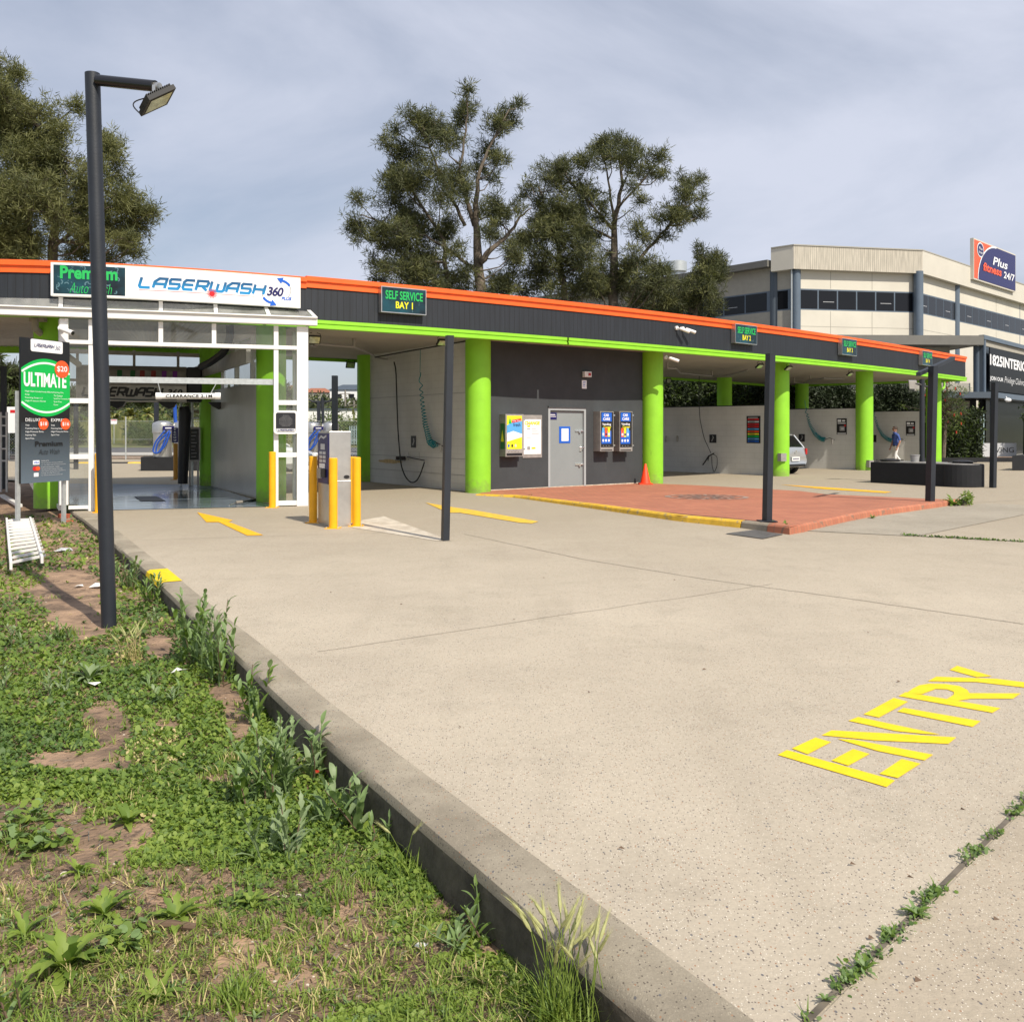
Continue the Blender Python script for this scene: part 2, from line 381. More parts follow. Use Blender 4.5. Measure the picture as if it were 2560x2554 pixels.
mat('store_grey', (0.046, 0.052, 0.057), 0.85, scuff=((0.075, 0.075, 0.072), 0.6, 0.4, (1.5, 1.5, .5)), var=0.10, vscale=1.5, bump=0.25, bscale=50)
mat('door_grey', (0.24, 0.27, 0.275), 0.5, var=0.04, vscale=1)
mat('frame_grey', (0.36, 0.39, 0.40), 0.5)
mat('wall_panel', (0.50, 0.50, 0.47), 0.3, var=0.08, vscale=0.9, scuff=((0.33, 0.32, 0.28), 0.58, 0.35, (1.2, 1.2, .35)))
mat('stain', (0.50, 0.37, 0.17), 0.7, var=0.25, vscale=9)
mat('charcoal', (0.016, 0.020, 0.028), 0.5, var=0.12, vscale=4, bump=0.08, bscale=60)
mat('planter', (0.011, 0.012, 0.015), 0.85, var=0.15, vscale=3, bump=0.3, bscale=60)
mat('black', (0.012, 0.012, 0.013), 0.5)
mat('black_gloss', (0.012, 0.012, 0.014), 0.2)
mat('shop_black', (0.008, 0.008, 0.009), 0.4, spec=0.2)
mat('black_rubber', (0.014, 0.014, 0.015), 0.8, bump=0.3, bscale=40)
mat('white', (0.80, 0.80, 0.79), 0.5)
mat('sign_white', (0.86, 0.87, 0.88), 0.3)
mat('sign_black', (0.008, 0.009, 0.010), 0.35)
mat('sign_green', (0.0, 0.45, 0.07), 0.35)
mat('sign_green2', (0.02, 0.46, 0.10), 0.35)
mat('sign_greenline', (0.80, 0.93, 0.83), 0.35)
mat('sign_orange', (0.85, 0.10, 0.02), 0.35)
mat('sign_yellow', (0.80, 0.75, 0.02), 0.35)
mat('sign_navy', (0.012, 0.010, 0.10), 0.35)
mat('sign_blue', (0.01, 0.11, 0.55), 0.35)
mat('sign_sky', (0.10, 0.38, 0.75), 0.35)
mat('sign_teal', (0.008, 0.075, 0.105), 0.3, col2=(0.004, 0.008, 0.012), vscale=1.1)
mat('sign_red', (0.62, 0.015, 0.02), 0.35)
mat('sign_grey', (0.30, 0.30, 0.30), 0.35)
mat('sign_lightgrey', (0.55, 0.56, 0.58), 0.35)
mat('bubble', (0.10, 0.20, 0.24), 0.3)
mat('teal_hose', (0.0, 0.20, 0.23), 0.4)
mat('blue_hose', (0.01, 0.07, 0.38), 0.5)
mat('hose_black', (0.012, 0.012, 0.012), 0.4)
mat('cone_orange', (0.95, 0.06, 0.01), 0.5)
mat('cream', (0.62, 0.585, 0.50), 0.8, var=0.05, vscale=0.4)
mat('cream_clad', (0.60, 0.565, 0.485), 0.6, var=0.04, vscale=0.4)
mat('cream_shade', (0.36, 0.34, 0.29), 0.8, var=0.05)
mat('annex_fascia', (0.155, 0.150, 0.135), 0.6, var=0.05)
mat('blue_grey', (0.105, 0.14, 0.185), 0.5, var=0.05)
mat('annex_grey', (0.07, 0.09, 0.115), 0.5)
mat('window_dark', (0.010, 0.011, 0.014), 0.15, spec=0.3)
mat('shop_glass', (0.012, 0.013, 0.013), 0.25, spec=0.12)
mat('leaf_dock', (0.175, 0.26, 0.095), 0.55, trans=0.25, var=0.2, vscale=20)
mat('leaf_dock2', (0.22, 0.29, 0.14), 0.55, trans=0.25)
mat('leaf_mat', (0.135, 0.215, 0.034), 0.6, trans=0.3)
mat('leaf_mat2', (0.21, 0.29, 0.045), 0.6, trans=0.3)
mat('leaf_mat3', (0.075, 0.135, 0.030), 0.6, trans=0.2)
mat('leaf_grass', (0.22, 0.30, 0.055), 0.6, trans=0.3)
mat('leaf_straw', (0.50, 0.41, 0.20), 0.7, trans=0.2)
mat('seedhead', (0.50, 0.50, 0.24), 0.7, trans=0.3)
mat('thatch', (0.085, 0.06, 0.042), 0.95)
mat('twig', (0.13, 0.085, 0.055), 0.9)
mat('casu1', (0.078, 0.088, 0.032), 0.7, trans=0.22)
mat('casu2', (0.15, 0.155, 0.055), 0.7, trans=0.22)
mat('casu3', (0.045, 0.054, 0.024), 0.7, trans=0.18)
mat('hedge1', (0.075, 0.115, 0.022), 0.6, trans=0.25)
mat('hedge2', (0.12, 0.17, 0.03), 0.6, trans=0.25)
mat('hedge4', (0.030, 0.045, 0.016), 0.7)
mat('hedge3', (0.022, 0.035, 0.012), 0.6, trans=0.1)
mat('reed1', (0.30, 0.29, 0.12), 0.8, trans=0.2)
mat('reed2', (0.15, 0.19, 0.05), 0.8, trans=0.2)
mat('palm1', (0.26, 0.24, 0.05), 0.7, trans=0.2)
mat('redflower', (0.42, 0.03, 0.012), 0.7)
mat('bark', (0.13, 0.105, 0.08), 0.95, var=0.35, vscale=6, bump=0.8, bscale=12)
mat('terracotta', (0.30, 0.12, 0.07), 0.8)
mat('brick_red', (0.40, 0.10, 0.05), 0.9, var=0.3, vscale=20)
mat('skin', (0.42, 0.22, 0.15), 0.6)
mat('hair', (0.035, 0.018, 0.010), 0.6)
mat('shirt', (0.055, 0.10, 0.32), 0.8, var=0.15, vscale=8)
mat('trousers', (0.72, 0.71, 0.70), 0.8)
mat('car_silver', (0.50, 0.52, 0.54), 0.25, metal=0.6, coat=0.6)
mat('car_white', (0.75, 0.75, 0.74), 0.3, coat=0.5)
mat('car_glass', (0.008, 0.009, 0.010), 0.1, spec=0.25)
mat('tail_red', (0.45, 0.01, 0.01), 0.2)
mat('lamp_clear', (0.75, 0.75, 0.72), 0.1, metal=0.4)
mat('lamp_glass', (0.42, 0.47, 0.36), 0.1, metal=0.3, var=0.3, vscale=12)
mat('grate', (0.05, 0.055, 0.06), 0.6, metal=0.3, var=0.3, vscale=20)
mat('paper', (0.75, 0.74, 0.70), 0.7)
mat('vac_screen', (0.02, 0.02, 0.025), 0.3)
mat('fence_pale', (0.30, 0.40, 0.42), 0.6)
mat('wood_grey', (0.22, 0.20, 0.17), 0.9)
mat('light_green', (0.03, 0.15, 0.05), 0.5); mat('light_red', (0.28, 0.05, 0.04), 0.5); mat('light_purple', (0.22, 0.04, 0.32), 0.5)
glassmat('glass', (0.84, 0.88, 0.87), dirt=0.16)
glassmat('glass_roof', (0.9, 0.93, 0.92), dirt=0.55)
# logo colours: navy at the top of each letter to light blue at its foot (the printed gradient), by height
def gradmat(name, z0, z1, c0, c1):
    m = bpy.data.materials.new(name); MATS[name] = m; m.use_nodes = True
    t = m.node_tree; b = t.nodes['Principled BSDF']; b.inputs['Roughness'].default_value = 0.35
    ge = t.nodes.new('ShaderNodeNewGeometry'); sp = t.nodes.new('ShaderNodeSeparateXYZ'); mr = t.nodes.new('ShaderNodeMapRange'); x = t.nodes.new('ShaderNodeMix'); x.data_type = 'RGBA'
    t.links.new(ge.outputs['Position'], sp.inputs[0]); t.links.new(sp.outputs['Z'], mr.inputs[0]); mr.inputs[1].default_value = z0; mr.inputs[2].default_value = z1
    t.links.new(mr.outputs[0], x.inputs[0]); x.inputs[6].default_value = (*c0, 1); x.inputs[7].default_value = (*c1, 1); t.links.new(x.outputs[2], b.inputs['Base Color'])
gradmat('logo_blue', 4.50, 4.80, (0.01, 0.28, 0.62), (0.01, 0.03, 0.10))
gradmat('pylon_grad', 0.35, 1.9, (0.14, 0.19, 0.24), (0.008, 0.009, 0.010))
# charcoal vertical-board cladding
def grooved(name, c, pitch, depth=0.4):
    m = bpy.data.materials.new(name); MATS[name] = m; m.use_nodes = True
    t = m.node_tree; b = t.nodes['Principled BSDF']; b.inputs['Roughness'].default_value = 0.6
    uv = t.nodes.new('ShaderNodeUVMap'); uv.uv_map = 'UVMap'
    sx = t.nodes.new('ShaderNodeSeparateXYZ'); t.links.new(uv.outputs[0], sx.inputs[0])
    d = t.nodes.new('ShaderNodeMath'); d.operation = 'DIVIDE'; d.inputs[1].default_value = pitch; t.links.new(sx.outputs[0], d.inputs[0])
    fr_ = t.nodes.new('ShaderNodeMath'); fr_.operation = 'FRACT'; t.links.new(d.outputs[0], fr_.inputs[0])
    lt = t.nodes.new('ShaderNodeMath'); lt.operation = 'GREATER_THAN'; lt.inputs[1].default_value = 0.90; t.links.new(fr_.outputs[0], lt.inputs[0])
    nz = t.nodes.new('ShaderNodeTexNoise'); nz.inputs['Scale'].default_value = 1.0; nz.inputs['Detail'].default_value = 6
    mpn = t.nodes.new('ShaderNodeMapping'); mpn.inputs['Scale'].default_value = (9, 0.8, 1); t.links.new(uv.outputs[0], mpn.inputs[0]); t.links.new(mpn.outputs[0], nz.inputs[0])
    r = t.nodes.new('ShaderNodeValToRGB'); r.color_ramp.elements[0].position = 0.3; r.color_ramp.elements[1].position = 0.75
    r.color_ramp.elements[0].color = (c[0] * 0.8, c[1] * 0.8, c[2] * 0.8, 1); r.color_ramp.elements[1].color = (c[0] * 1.3, c[1] * 1.3, c[2] * 1.3, 1); t.links.new(nz.outputs['Fac'], r.inputs[0])
    x = t.nodes.new('ShaderNodeMix'); x.data_type = 'RGBA'; t.links.new(lt.outputs[0], x.inputs[0]); t.links.new(r.outputs[0], x.inputs[6]); x.inputs[7].default_value = (c[0] * .4, c[1] * .4, c[2] * .4, 1)
    t.links.new(x.outputs[2], b.inputs['Base Color'])
    inv = t.nodes.new('ShaderNodeMath'); inv.operation = 'SUBTRACT'; inv.inputs[0].default_value = 1.0; t.links.new(lt.outputs[0], inv.inputs[1])
    bp = t.nodes.new('ShaderNodeBump'); bp.inputs['Strength'].default_value = depth; bp.inputs['Distance'].default_value = 0.01
    t.links.new(inv.outputs[0], bp.inputs['Height']); t.links.new(bp.outputs[0], b.inputs['Normal'])
grooved('cladding', (0.015, 0.019, 0.026), 0.15, 0.4)
grooved('cladding_cream', (0.47, 0.43, 0.355), 0.15, 0.25)
def brickmat(name, c1, c2, mortar, bw, bh, rot, uvmap=False, ms=0.006, rough=0.85):
    m = bpy.data.materials.new(name); MATS[name] = m; m.use_nodes = True
    t = m.node_tree; b = t.nodes['Principled BSDF']; b.inputs['Roughness'].default_value = rough
    src = t.nodes.new('ShaderNodeUVMap' if uvmap else 'ShaderNodeTexCoord')
    if uvmap: src.uv_map = 'UVMap'
    mpn = t.nodes.new('ShaderNodeMapping'); mpn.inputs['Rotation'].default_value = (0, 0, rot)
    t.links.new(src.outputs[0 if uvmap else 3], mpn.inputs[0])
    br = t.nodes.new('ShaderNodeTexBrick'); br.inputs['Scale'].default_value = 1.0; br.inputs['Brick Width'].default_value = bw; br.inputs['Row Height'].default_value = bh
    br.inputs['Mortar Size'].default_value = ms; br.inputs['Mortar Smooth'].default_value = 0.3; br.inputs['Bias'].default_value = -0.1
    br.inputs['Color1'].default_value = (*c1, 1); br.inputs['Color2'].default_value = (*c2, 1); br.inputs['Mortar'].default_value = (*mortar, 1)
    t.links.new(mpn.outputs[0], br.inputs[0])
    nz = t.nodes.new('ShaderNodeTexNoise'); nz.inputs['Scale'].default_value = 0.9; nz.inputs['Detail'].default_value = 7; t.links.new(src.outputs[0 if uvmap else 3], nz.inputs[0])
    r = t.nodes.new('ShaderNodeValToRGB'); r.color_ramp.elements[0].position = 0.3; r.color_ramp.elements[1].position = 0.7
    r.color_ramp.elements[0].color = (0.86, 0.86, 0.86, 1); r.color_ramp.elements[1].color = (1.06, 1.05, 1.04, 1); t.links.new(nz.outputs['Fac'], r.inputs[0])
    x = t.nodes.new('ShaderNodeMix'); x.data_type = 'RGBA'; x.blend_type = 'MULTIPLY'; x.inputs[0].default_value = 1.0
    t.links.new(br.outputs['Color'], x.inputs[6]); t.links.new(r.outputs[0], x.inputs[7]); t.links.new(x.outputs[2], b.inputs['Base Color'])
    bp = t.nodes.new('ShaderNodeBump'); bp.inputs['Strength'].default_value = 0.5; bp.inputs['Distance'].default_value = 0.004; bp.invert = True
    t.links.new(br.outputs['Fac'], bp.inputs['Height']); t.links.new(bp.outputs[0], b.inputs['Normal'])
brickmat('pavers', (0.47, 0.175, 0.098), (0.39, 0.135, 0.078), (0.27, 0.15, 0.10), 0.24, 0.12, 0.75, ms=0.008)
brickmat('block_white', (0.64, 0.645, 0.625), (0.63, 0.635, 0.615), (0.56, 0.56, 0.54), 0.40, 0.20, 0, uvmap=True, ms=0.007, rough=0.6)
# splash dirt around the feet of the green columns
t = MATS['green_paint'].node_tree; b_ = t.nodes['Principled BSDF']; src_ = b_.inputs['Base Color'].links[0].from_socket
ge_ = t.nodes.new('ShaderNodeNewGeometry'); sp_ = t.nodes.new('ShaderNodeSeparateXYZ'); t.links.new(ge_.outputs['Position'], sp_.inputs[0]); nz = t.nodes.new('ShaderNodeTexNoise'); nz.inputs['Scale'].default_value = 7; nz.inputs['Detail'].default_value = 8; t.links.new(ge_.outputs['Position'], nz.inputs[0])
ma = t.nodes.new('ShaderNodeMath'); ma.operation = 'MULTIPLY_ADD'; ma.inputs[1].default_value = -0.9; t.links.new(nz.outputs['Fac'], ma.inputs[0]); t.links.new(sp_.outputs[2], ma.inputs[2])
mr = t.nodes.new('ShaderNodeMapRange'); mr.inputs[1].default_value = -0.12; mr.inputs[2].default_value = -0.5; mr.inputs[3].default_value = 0; mr.inputs[4].default_value = 0.55; t.links.new(ma.outputs[0], mr.inputs[0])
xx = t.nodes.new('ShaderNodeMix'); xx.data_type = 'RGBA'; t.links.new(mr.outputs[0], xx.inputs[0]); t.links.new(src_, xx.inputs[6]); xx.inputs[7].default_value = (0.20, 0.19, 0.09, 1); t.links.new(xx.outputs[2], b_.inputs['Base Color'])
# painted wash-bay floor with a wet sheen
m = mat('wash_floor', (0.20, 0.255, 0.31), 0.5, col2=(0.12, 0.145, 0.17), vscale=0.8, bump=0.25, bscale=3)
t = m.node_tree; b_ = t.nodes['Principled BSDF']; nz = t.nodes.new('ShaderNodeTexNoise'); nz.inputs['Scale'].default_value = 0.6
rr = t.nodes.new('ShaderNodeValToRGB'); rr.color_ramp.elements[0].position = 0.4; rr.color_ramp.elements[0].color = (0.12, 0.12, 0.12, 1); rr.color_ramp.elements[1].position = 0.6; rr.color_ramp.elements[1].color = (0.6, 0.6, 0.6, 1)
t.links.new(nz.outputs['Fac'], rr.inputs[0]); t.links.new(rr.outputs[0], b_.inputs['Roughness'])

# ------------------------------------------------------------------ canopy front line (plan curve) from the fascia's lower edge
_gx = np.array([0, 124, 300, 714, 948, 1228, 1400, 1611, 1750, 1918, 2000, 2180, 2346, 2413], float)
_gy = np.array([283, 280.5, 275, 258, 241, 224, 214, 196, 185.5, 172, 166, 144.5, 128.5, 120.5])
_pc = np.polyfit(_gx, _gy, 4)
ZG = 3.89; HG = ZG - EYE
def _front(px):
    if px < 0: y = np.polyval(_pc, 0) + np.polyval(np.polyder(_pc), 0) * px
    else: y = np.polyval(_pc, px)
    d = F * HG / y
    return Vector(((px - CX) / F * d, d))
_px = [x for x in np.arange(-900, 2414, 12.0)] + [2413.5]
_fp = [_front(x) for x in _px]; _s = [0.0]
for i in range(1, len(_fp)): _s.append(_s[-1] + (_fp[i] - _fp[i - 1]).length)
_off = float(np.interp(0, _px, _s)); _s = [x - _off for x in _s]          # s = 0 at the photo's left edge
S0, S1 = _s[0], _s[-1]
def SP(s): return V(np.interp(s, _s, [p.x for p in _fp]), np.interp(s, _s, [p.y for p in _fp]))
def TN(s):
    a = SP(max(S0, s - 0.6)); b = SP(min(S1, s + 0.6)); t_ = (b - a).normalized()
    return t_, Vector((t_.y, -t_.x))                   # tangent, outward (towards the forecourt)
def C(s, z=0.0, out=0.0):
    p = SP(s); t_, n_ = TN(s); q = p + n_ * out
    return V(q.x, q.y, z)
def sat(px, out=0.0):
    lo, hi = S0, S1
    for _ in range(50):
        m_ = (lo + hi) / 2; q = C(m_, 0, out)
        if CX + F * q.x / q.y < px: lo = m_
        else: hi = m_
    return (lo + hi) / 2
def CF(s0, z0, out=0.0):
    """bent frame along the fascia: a = metres along it, b = up, c = out"""
    def fr(a, b, c=0.0): return C(s0 + a, z0 + b, out + c)
    return fr
def TF(s, z0, out=0.0):
    """straight frame tangent to the fascia at s"""
    t_, n_ = TN(s); return frame(C(s, z0, out), (t_.x, t_.y, 0))
def hit(fr, px, py, c=0.0):
    """(a, b) where the sight line through a photo pixel meets the frame's plane"""
    d = V((px - CX) / F, 1, -(py - HY) / F); o = V(0, 0, EYE)
    k = (fr.o + fr.n * c - o).dot(fr.n) / d.dot(fr.n); q = o + d * k - fr.o
    return q.dot(fr.u), q.dot(fr.v)
# ------------------------------------------------------------------ ground, slabs, kerb, road
ZV = -0.20
def flat(px_list, z, m, mb=None):
    mb = mb or MB(); mb.poly([G(x, y, z) for x, y in px_list][::-1], m); return mb
mb = MB(); mb.poly([V(-2500, -60, -0.42), V(2500, -60, -0.42), V(2500, 3500, -0.42), V(-2500, 3500, -0.42)], 'grass_ground')
struct(mb, 'ground')
kout = [(150, 1262), (160, 1268), (180, 1277), (208, 1291), (246, 1327), (290, 1361), (337, 1399), (370, 1428), (413, 1472), (471, 1526), (525, 1577), (580, 1620), (616, 1648), (662, 1712), (720, 1762), (786, 1818), (850, 1870), (910, 1926), (997, 1997), (1091, 2078), (1190, 2164), (1283, 2245), (1407, 2345), (1519, 2444), (1643, 2551)]
kin = [(196, 1254), (202, 1262), (215, 1272), (240, 1289), (278, 1322), (318, 1352), (362, 1385), (409, 1425), (456, 1465), (505, 1505), (560, 1550), (605, 1587), (640, 1613), (695, 1668), (748, 1720), (830, 1782), (905, 1841), (975, 1897), (1080, 1976), (1190, 2060), (1290, 2130), (1390, 2205), (1532, 2306), (1656, 2399), (1800, 2504)]
KO = [G(x, y, 0.012) for x, y in kout]; KI = [G(x, y, 0.012) for x, y in kin]
e = (KO[-1] - KO[-2]).normalized(); KO.append(KO[-1] + e * 2.4); e2 = (KI[-1] - KI[-2]).normalized(); KI.append(KI[-1] + e * 2.4)
def smooth_path(p, it=2):
    for _ in range(it): p = [p[0]] + [p[i] * 0.5 + (p[i - 1] + p[i + 1]) * 0.25 for i in range(1, len(p) - 1)] + [p[-1]]
    return p
def resample(p, n):
    d = [0]
    for i in range(1, len(p)): d.append(d[-1] + (p[i] - p[i - 1]).length)
    return [Vector([float(np.interp(d[-1] * k / (n - 1), d, [q[j] for q in p])) for j in range(3)]) for k in range(n)]
KO = resample(smooth_path(KO), 160); KI = smooth_path(KI)
# inner edge: match each outer point to a point a kerb's width to the right of it
KI2 = []
for i, p in enumerate(KO):
    t_ = (KO[min(i + 1, len(KO) - 1)] - KO[max(i - 1, 0)]).normalized(); n_ = V(-t_.y, t_.x, 0)
    if n_.x < 0: n_ = -n_
    wd = 0.235 if p.y < 12 else 0.235 + 0.10 * min(1, (p.y - 12) / 8)
    KI2.append(p + n_ * wd)
mb = MB(); vs = []; prof = 6
for i, (p, q) in enumerate(zip(KO, KI2)):
    d = (q - p).normalized(); j1 = 0.006 * noise.noise(p * 2.3); 
    ring = [p + V(0, 0, -0.45) + d * 0.02 * noise.noise(p * 1.7), p + V(0, 0, -0.055) + d * j1, p + d * 0.012 + V(0, 0, -0.018 + j1), p + d * 0.045 + V(0, 0, 0.0), q - d * 0.004, q + V(0, 0, -0.03)]
    vs += ring
fs = []
for i in range(len(KO) - 1):
    for k in range(prof - 1):
        a = i * prof + k; fs.append((a, a + prof, a + prof + 1, a + 1))
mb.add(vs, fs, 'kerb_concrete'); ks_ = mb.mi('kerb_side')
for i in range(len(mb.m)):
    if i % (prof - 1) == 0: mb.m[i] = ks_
ko = struct(mb, 'kerb', True)
# yellow-painted stretch of the kerb
mb = MB(); ya, yb = G(370, 1428), G(405, 1462); idx = [i for i, p in enumerate(KO) if yb.y - 0.02 <= p.y <= ya.y + 0.02]
vs = []
for i in idx:
    p, q = KO[i], KI2[i]; d = (q - p).normalized()
    vs += [p - d * 0.004 + V(0, 0, -0.06), p + d * 0.008 + V(0, 0, -0.013), p + d * 0.045 + V(0, 0, 0.006), q - d * 0.0 + V(0, 0, 0.006)]
mb.add(vs, [(i * 4 + k, i * 4 + 4 + k, i * 4 + 5 + k, i * 4 + 1 + k) for i in range(len(idx) - 1) for k in range(3)], 'yellow_line'); struct(mb, 'kerb_marking', True)
# forecourt slab: from the kerb to far right and back
jl = [(2560, 2010), (2334, 2239), (2017, 2554)]
JL = [G(*q) for q in jl]; dj = (JL[0] - JL[2]).normalized()
jA = JL[2] - dj * 3.0; jB = JL[2] + dj * 60
KI3 = [V(q.x + (p.x - q.x) * .2, q.y + (p.y - q.y) * .2, 0) for p, q in zip(KO, KI2)]
left_top = V(-9.6, 20.2, 0)
SL = sat(124, -1.2)
slab = [V(left_top.x, left_top.y, 0)] + KI3[1:] + [V(8, -4, 0), V(70, -4, 0), V(70, 60, 0), V(-60, 60, 0), V(-60, 38, 0)]
bl = C(SL, 0, -9.0); slab += [V(-40, 38, 0), V(-24, 36, 0), V(-14.6, 28.5, 0), V(-10.6, 21.0, 0)]
mb = MB(); mb.poly(slab[::-1], 'concrete'); 
o = struct(mb, 'forecourt')
import bmesh
bm = bmesh.new(); bm.from_mesh(o.data); bmesh.ops.triangulate(bm, faces=bm.faces)
for f in bm.faces:
    if f.normal.z < 0: f.normal_flip()
bm.to_mesh(o.data); bm.free()
# joints and cracks in the slab
def jline(a, b, wd, m, z=0.004, mb=None, jit=0.0, n=1):
    mb = mb or MB(); a, b = Vector(a), Vector(b); d = (b - a).normalized(); nn = V(-d.y, d.x, 0) * wd / 2
    pts = [a.lerp(b, k / n) + nn.normalized() * (jit * noise.noise(V(k * 0.7, a.x, b.y))) for k in range(n + 1)]
    for k in range(n): mb.poly([V(p_.x, p_.y, z) for p_ in (pts[k] - nn, pts[k + 1] - nn, pts[k + 1] + nn, pts[k] + nn)][::1], m)
    return mb
mb = MB()
jline(jA, jB, 0.022, 'joint', mb=mb)
for (a, b) in (((330, 1351), (1010, 1330)), ((1160, 1335), (1463, 1399)), ((1463, 1399), (1765, 1448)), ((1765, 1448), (2105, 1494)), ((2105, 1494), (2560, 1560))):
    jline(G(*a), G(*b), 0.014, 'crackline', 0.004, mb, 0.02, 14)
jline(G(795, 1630), G(1931, 1460), 0.008, 'crackline', 0.005, mb, 0.03, 20)
jline(G(1990, 1325), G(2560, 1354), 0.05, 'joint', 0.005, mb, 0.02, 10)
jline(G(1760, 1293), G(2560, 1250), 0.02, 'crackline', 0.006, mb, 0.02, 10)
struct(mb, 'pavement_joints')
# darker rough slab beside the brick apron and second slab beyond the joint
mb = flat([(1964, 1331), (2159, 1296), (2402, 1263), (2470, 1258), (2560, 1262), (2560, 1286), (2290, 1340), (2000, 1325.5)], 0.007, 'concrete_rough'); struct(mb, 'rough_pavement')
mb = MB(); nn = V(dj.y, -dj.x, 0)
mb.poly([jA + nn * 0.02 + V(0, 0, 0.006), jA + nn * 9 + V(0, 0, 0.006), jB + nn * 9 + V(0, 0, 0.006), jB + nn * 0.02 + V(0, 0, 0.006)], 'concrete_far'); struct(mb, 'driveway')
# pale patch of newer concrete by the pay station
mb = flat([(905, 1300), (960, 1290), (1130, 1352), (1090, 1351), (880, 1318)], 0.005, 'concrete_pale'); struct(mb, 'concrete_patch')
# street behind the site
mb = MB(); mb.poly([V(-90, 51, 0.02), V(60, 51, 0.02), V(60, 56, 0.02), V(-90, 56, 0.02)], 'dirt'); struct(mb, 'verge_strip')
mb = MB(); mb.poly([V(-140, 57, 0.05), V(60, 57, 0.05), V(60, 64, 0.05), V(-140, 64, 0.05)], 'footpath'); struct(mb, 'footpath')
mb = MB(); mb.poly([V(-180, 64, 0.06), V(60, 64, 0.06), V(60, 80, 0.06), V(-180, 80, 0.06)], 'asphalt'); struct(mb, 'road')
mb = MB()
for i in range(24):
    for j in range(6):
        x0, x1 = -220 + i * 16, -204 + i * 16; y0, y1 = 80 + j * 8, 88 + j * 8
        h = lambda x, y: 0.08 + max(0, y - 82) * 0.015
        mb.poly([V(x0, y0, h(x0, y0)), V(x1, y0, h(x1, y0)), V(x1, y1, h(x1, y1)), V(x0, y1, h(x0, y1))], 'grass_ground')
struct(mb, 'roadside_grass')
# painted arrows and letters
def paint(polys, m='yellow_line', z=0.006, tr=None):
    mb = MB()
    for i, pl in enumerate(polys):
        pts = [G(*(tr(x, y) if tr else (x, y)), z) for x, y in pl]
        ar = sum(pts[k].x * pts[(k + 1) % len(pts)].y - pts[(k + 1) % len(pts)].x * pts[k].y for k in range(len(pts)))
        mb.poly(pts if ar > 0 else pts[::-1], m)
    return mb
struct(paint([[(493, 1280), (582, 1300), (571, 1304), (658, 1337), (618, 1338), (547, 1304.5), (516, 1304.5)]], 'amber_line', 0.008), 'painted_arrow')
struct(paint([[(1064, 1256), (1136, 1268), (1180, 1274), (1346, 1303), (1330, 1308), (1300, 1306), (1150, 1281), (1122, 1281), (1100, 1272)]], 'yellow_worn', 0.008), 'painted_line')
struct(paint([[(1951, 1211), (2071, 1218), (2229, 1229), (2213, 1232), (2059, 1222)]], 'amber_line', 0.008), 'painted_line')
trf = lambda x, y: (x / 2.02 + 1700, y / 2.02 + 1600)
rb = [(1150, 262), (1178, 244), (1210, 228), (1260, 220), (1340, 222), (1410, 232), (1450, 252), (1460, 268), (1718, 268), (1680, 292), (1470, 292), (1400, 303), (1350, 295), (1385, 275), (1385, 258), (1350, 245), (1290, 243), (1220, 270)]
letters = [[(497, 577), (540, 555), (1083, 707), (1043, 738)], [(568, 545), (685, 492), (760, 513), (645, 572)], [(768, 605), (875, 550), (955, 573), (850, 630)], [(1010, 672), (1120, 600), (1212, 622), (1100, 692)],
  [(797, 497), (880, 503), (1275, 577), (1235, 603), (1000, 556)], [(718, 478), (765, 456), (1000, 468), (1392, 490), (1355, 520), (980, 502)], [(853, 405), (900, 388), (1310, 474), (1240, 470), (1090, 455)],
  [(930, 372), (1080, 292), (1148, 310), (1005, 387)], [(1100, 358), (1130, 342), (1515, 408), (1478, 434)], [(1107, 280), (1140, 263), (1615, 342), (1578, 363)], rb,
  [(1255, 205), (1295, 185), (1600, 196), (1850, 226), (1820, 250), (1745, 236), (1500, 208)], [(1365, 148), (1400, 130), (1572, 180), (1500, 184)]]
def inflate(pl, k):
    n = len(pl); ar = sum(pl[i][0] * pl[(i + 1) % n][1] - pl[(i + 1) % n][0] * pl[i][1] for i in range(n)); sg = 1 if ar > 0 else -1; out = []
    for i in range(n):
        a, b, c = (Vector(pl[i - 1]), Vector(pl[i]), Vector(pl[(i + 1) % n])); e0 = (b - a).normalized(); e1 = (c - b).normalized()
        n0 = Vector((e0.y, -e0.x)) * sg; n1_ = Vector((e1.y, -e1.x)) * sg; m_ = (n0 + n1_); m_ = m_.normalized() if m_.length > 1e-6 else n0
        q = b + m_ * k * min(1.5, 1 / max(.4, m_.dot(n0))); out.append((q.x, q.y))
    return out
letters = [inflate(pl_, 2.2) for pl_ in letters]
struct(paint(letters, z=0.004, tr=trf), 'painted_lettering')
mb = flat([(1814, 1333), (1887, 1323.5), (1958, 1335), (1908, 1346)], 0.009, 'grate')
a, b_, c_, d = [G(x, y, 0.013) for x, y in ((1814, 1333), (1887, 1323.5), (1958, 1335), (1908, 1346))]
for k in range(14):
    t0 = (k + 0.15) / 14; t1 = (k + 0.6) / 14
    mb.poly([a.lerp(b_, t0), d.lerp(c_, t0), d.lerp(c_, t1), a.lerp(b_, t1)], 'steel_dull')
thing(mb, 'drain_grate', 'dark square drain grate set in the concrete at the brick apron corner', 'drain grate')
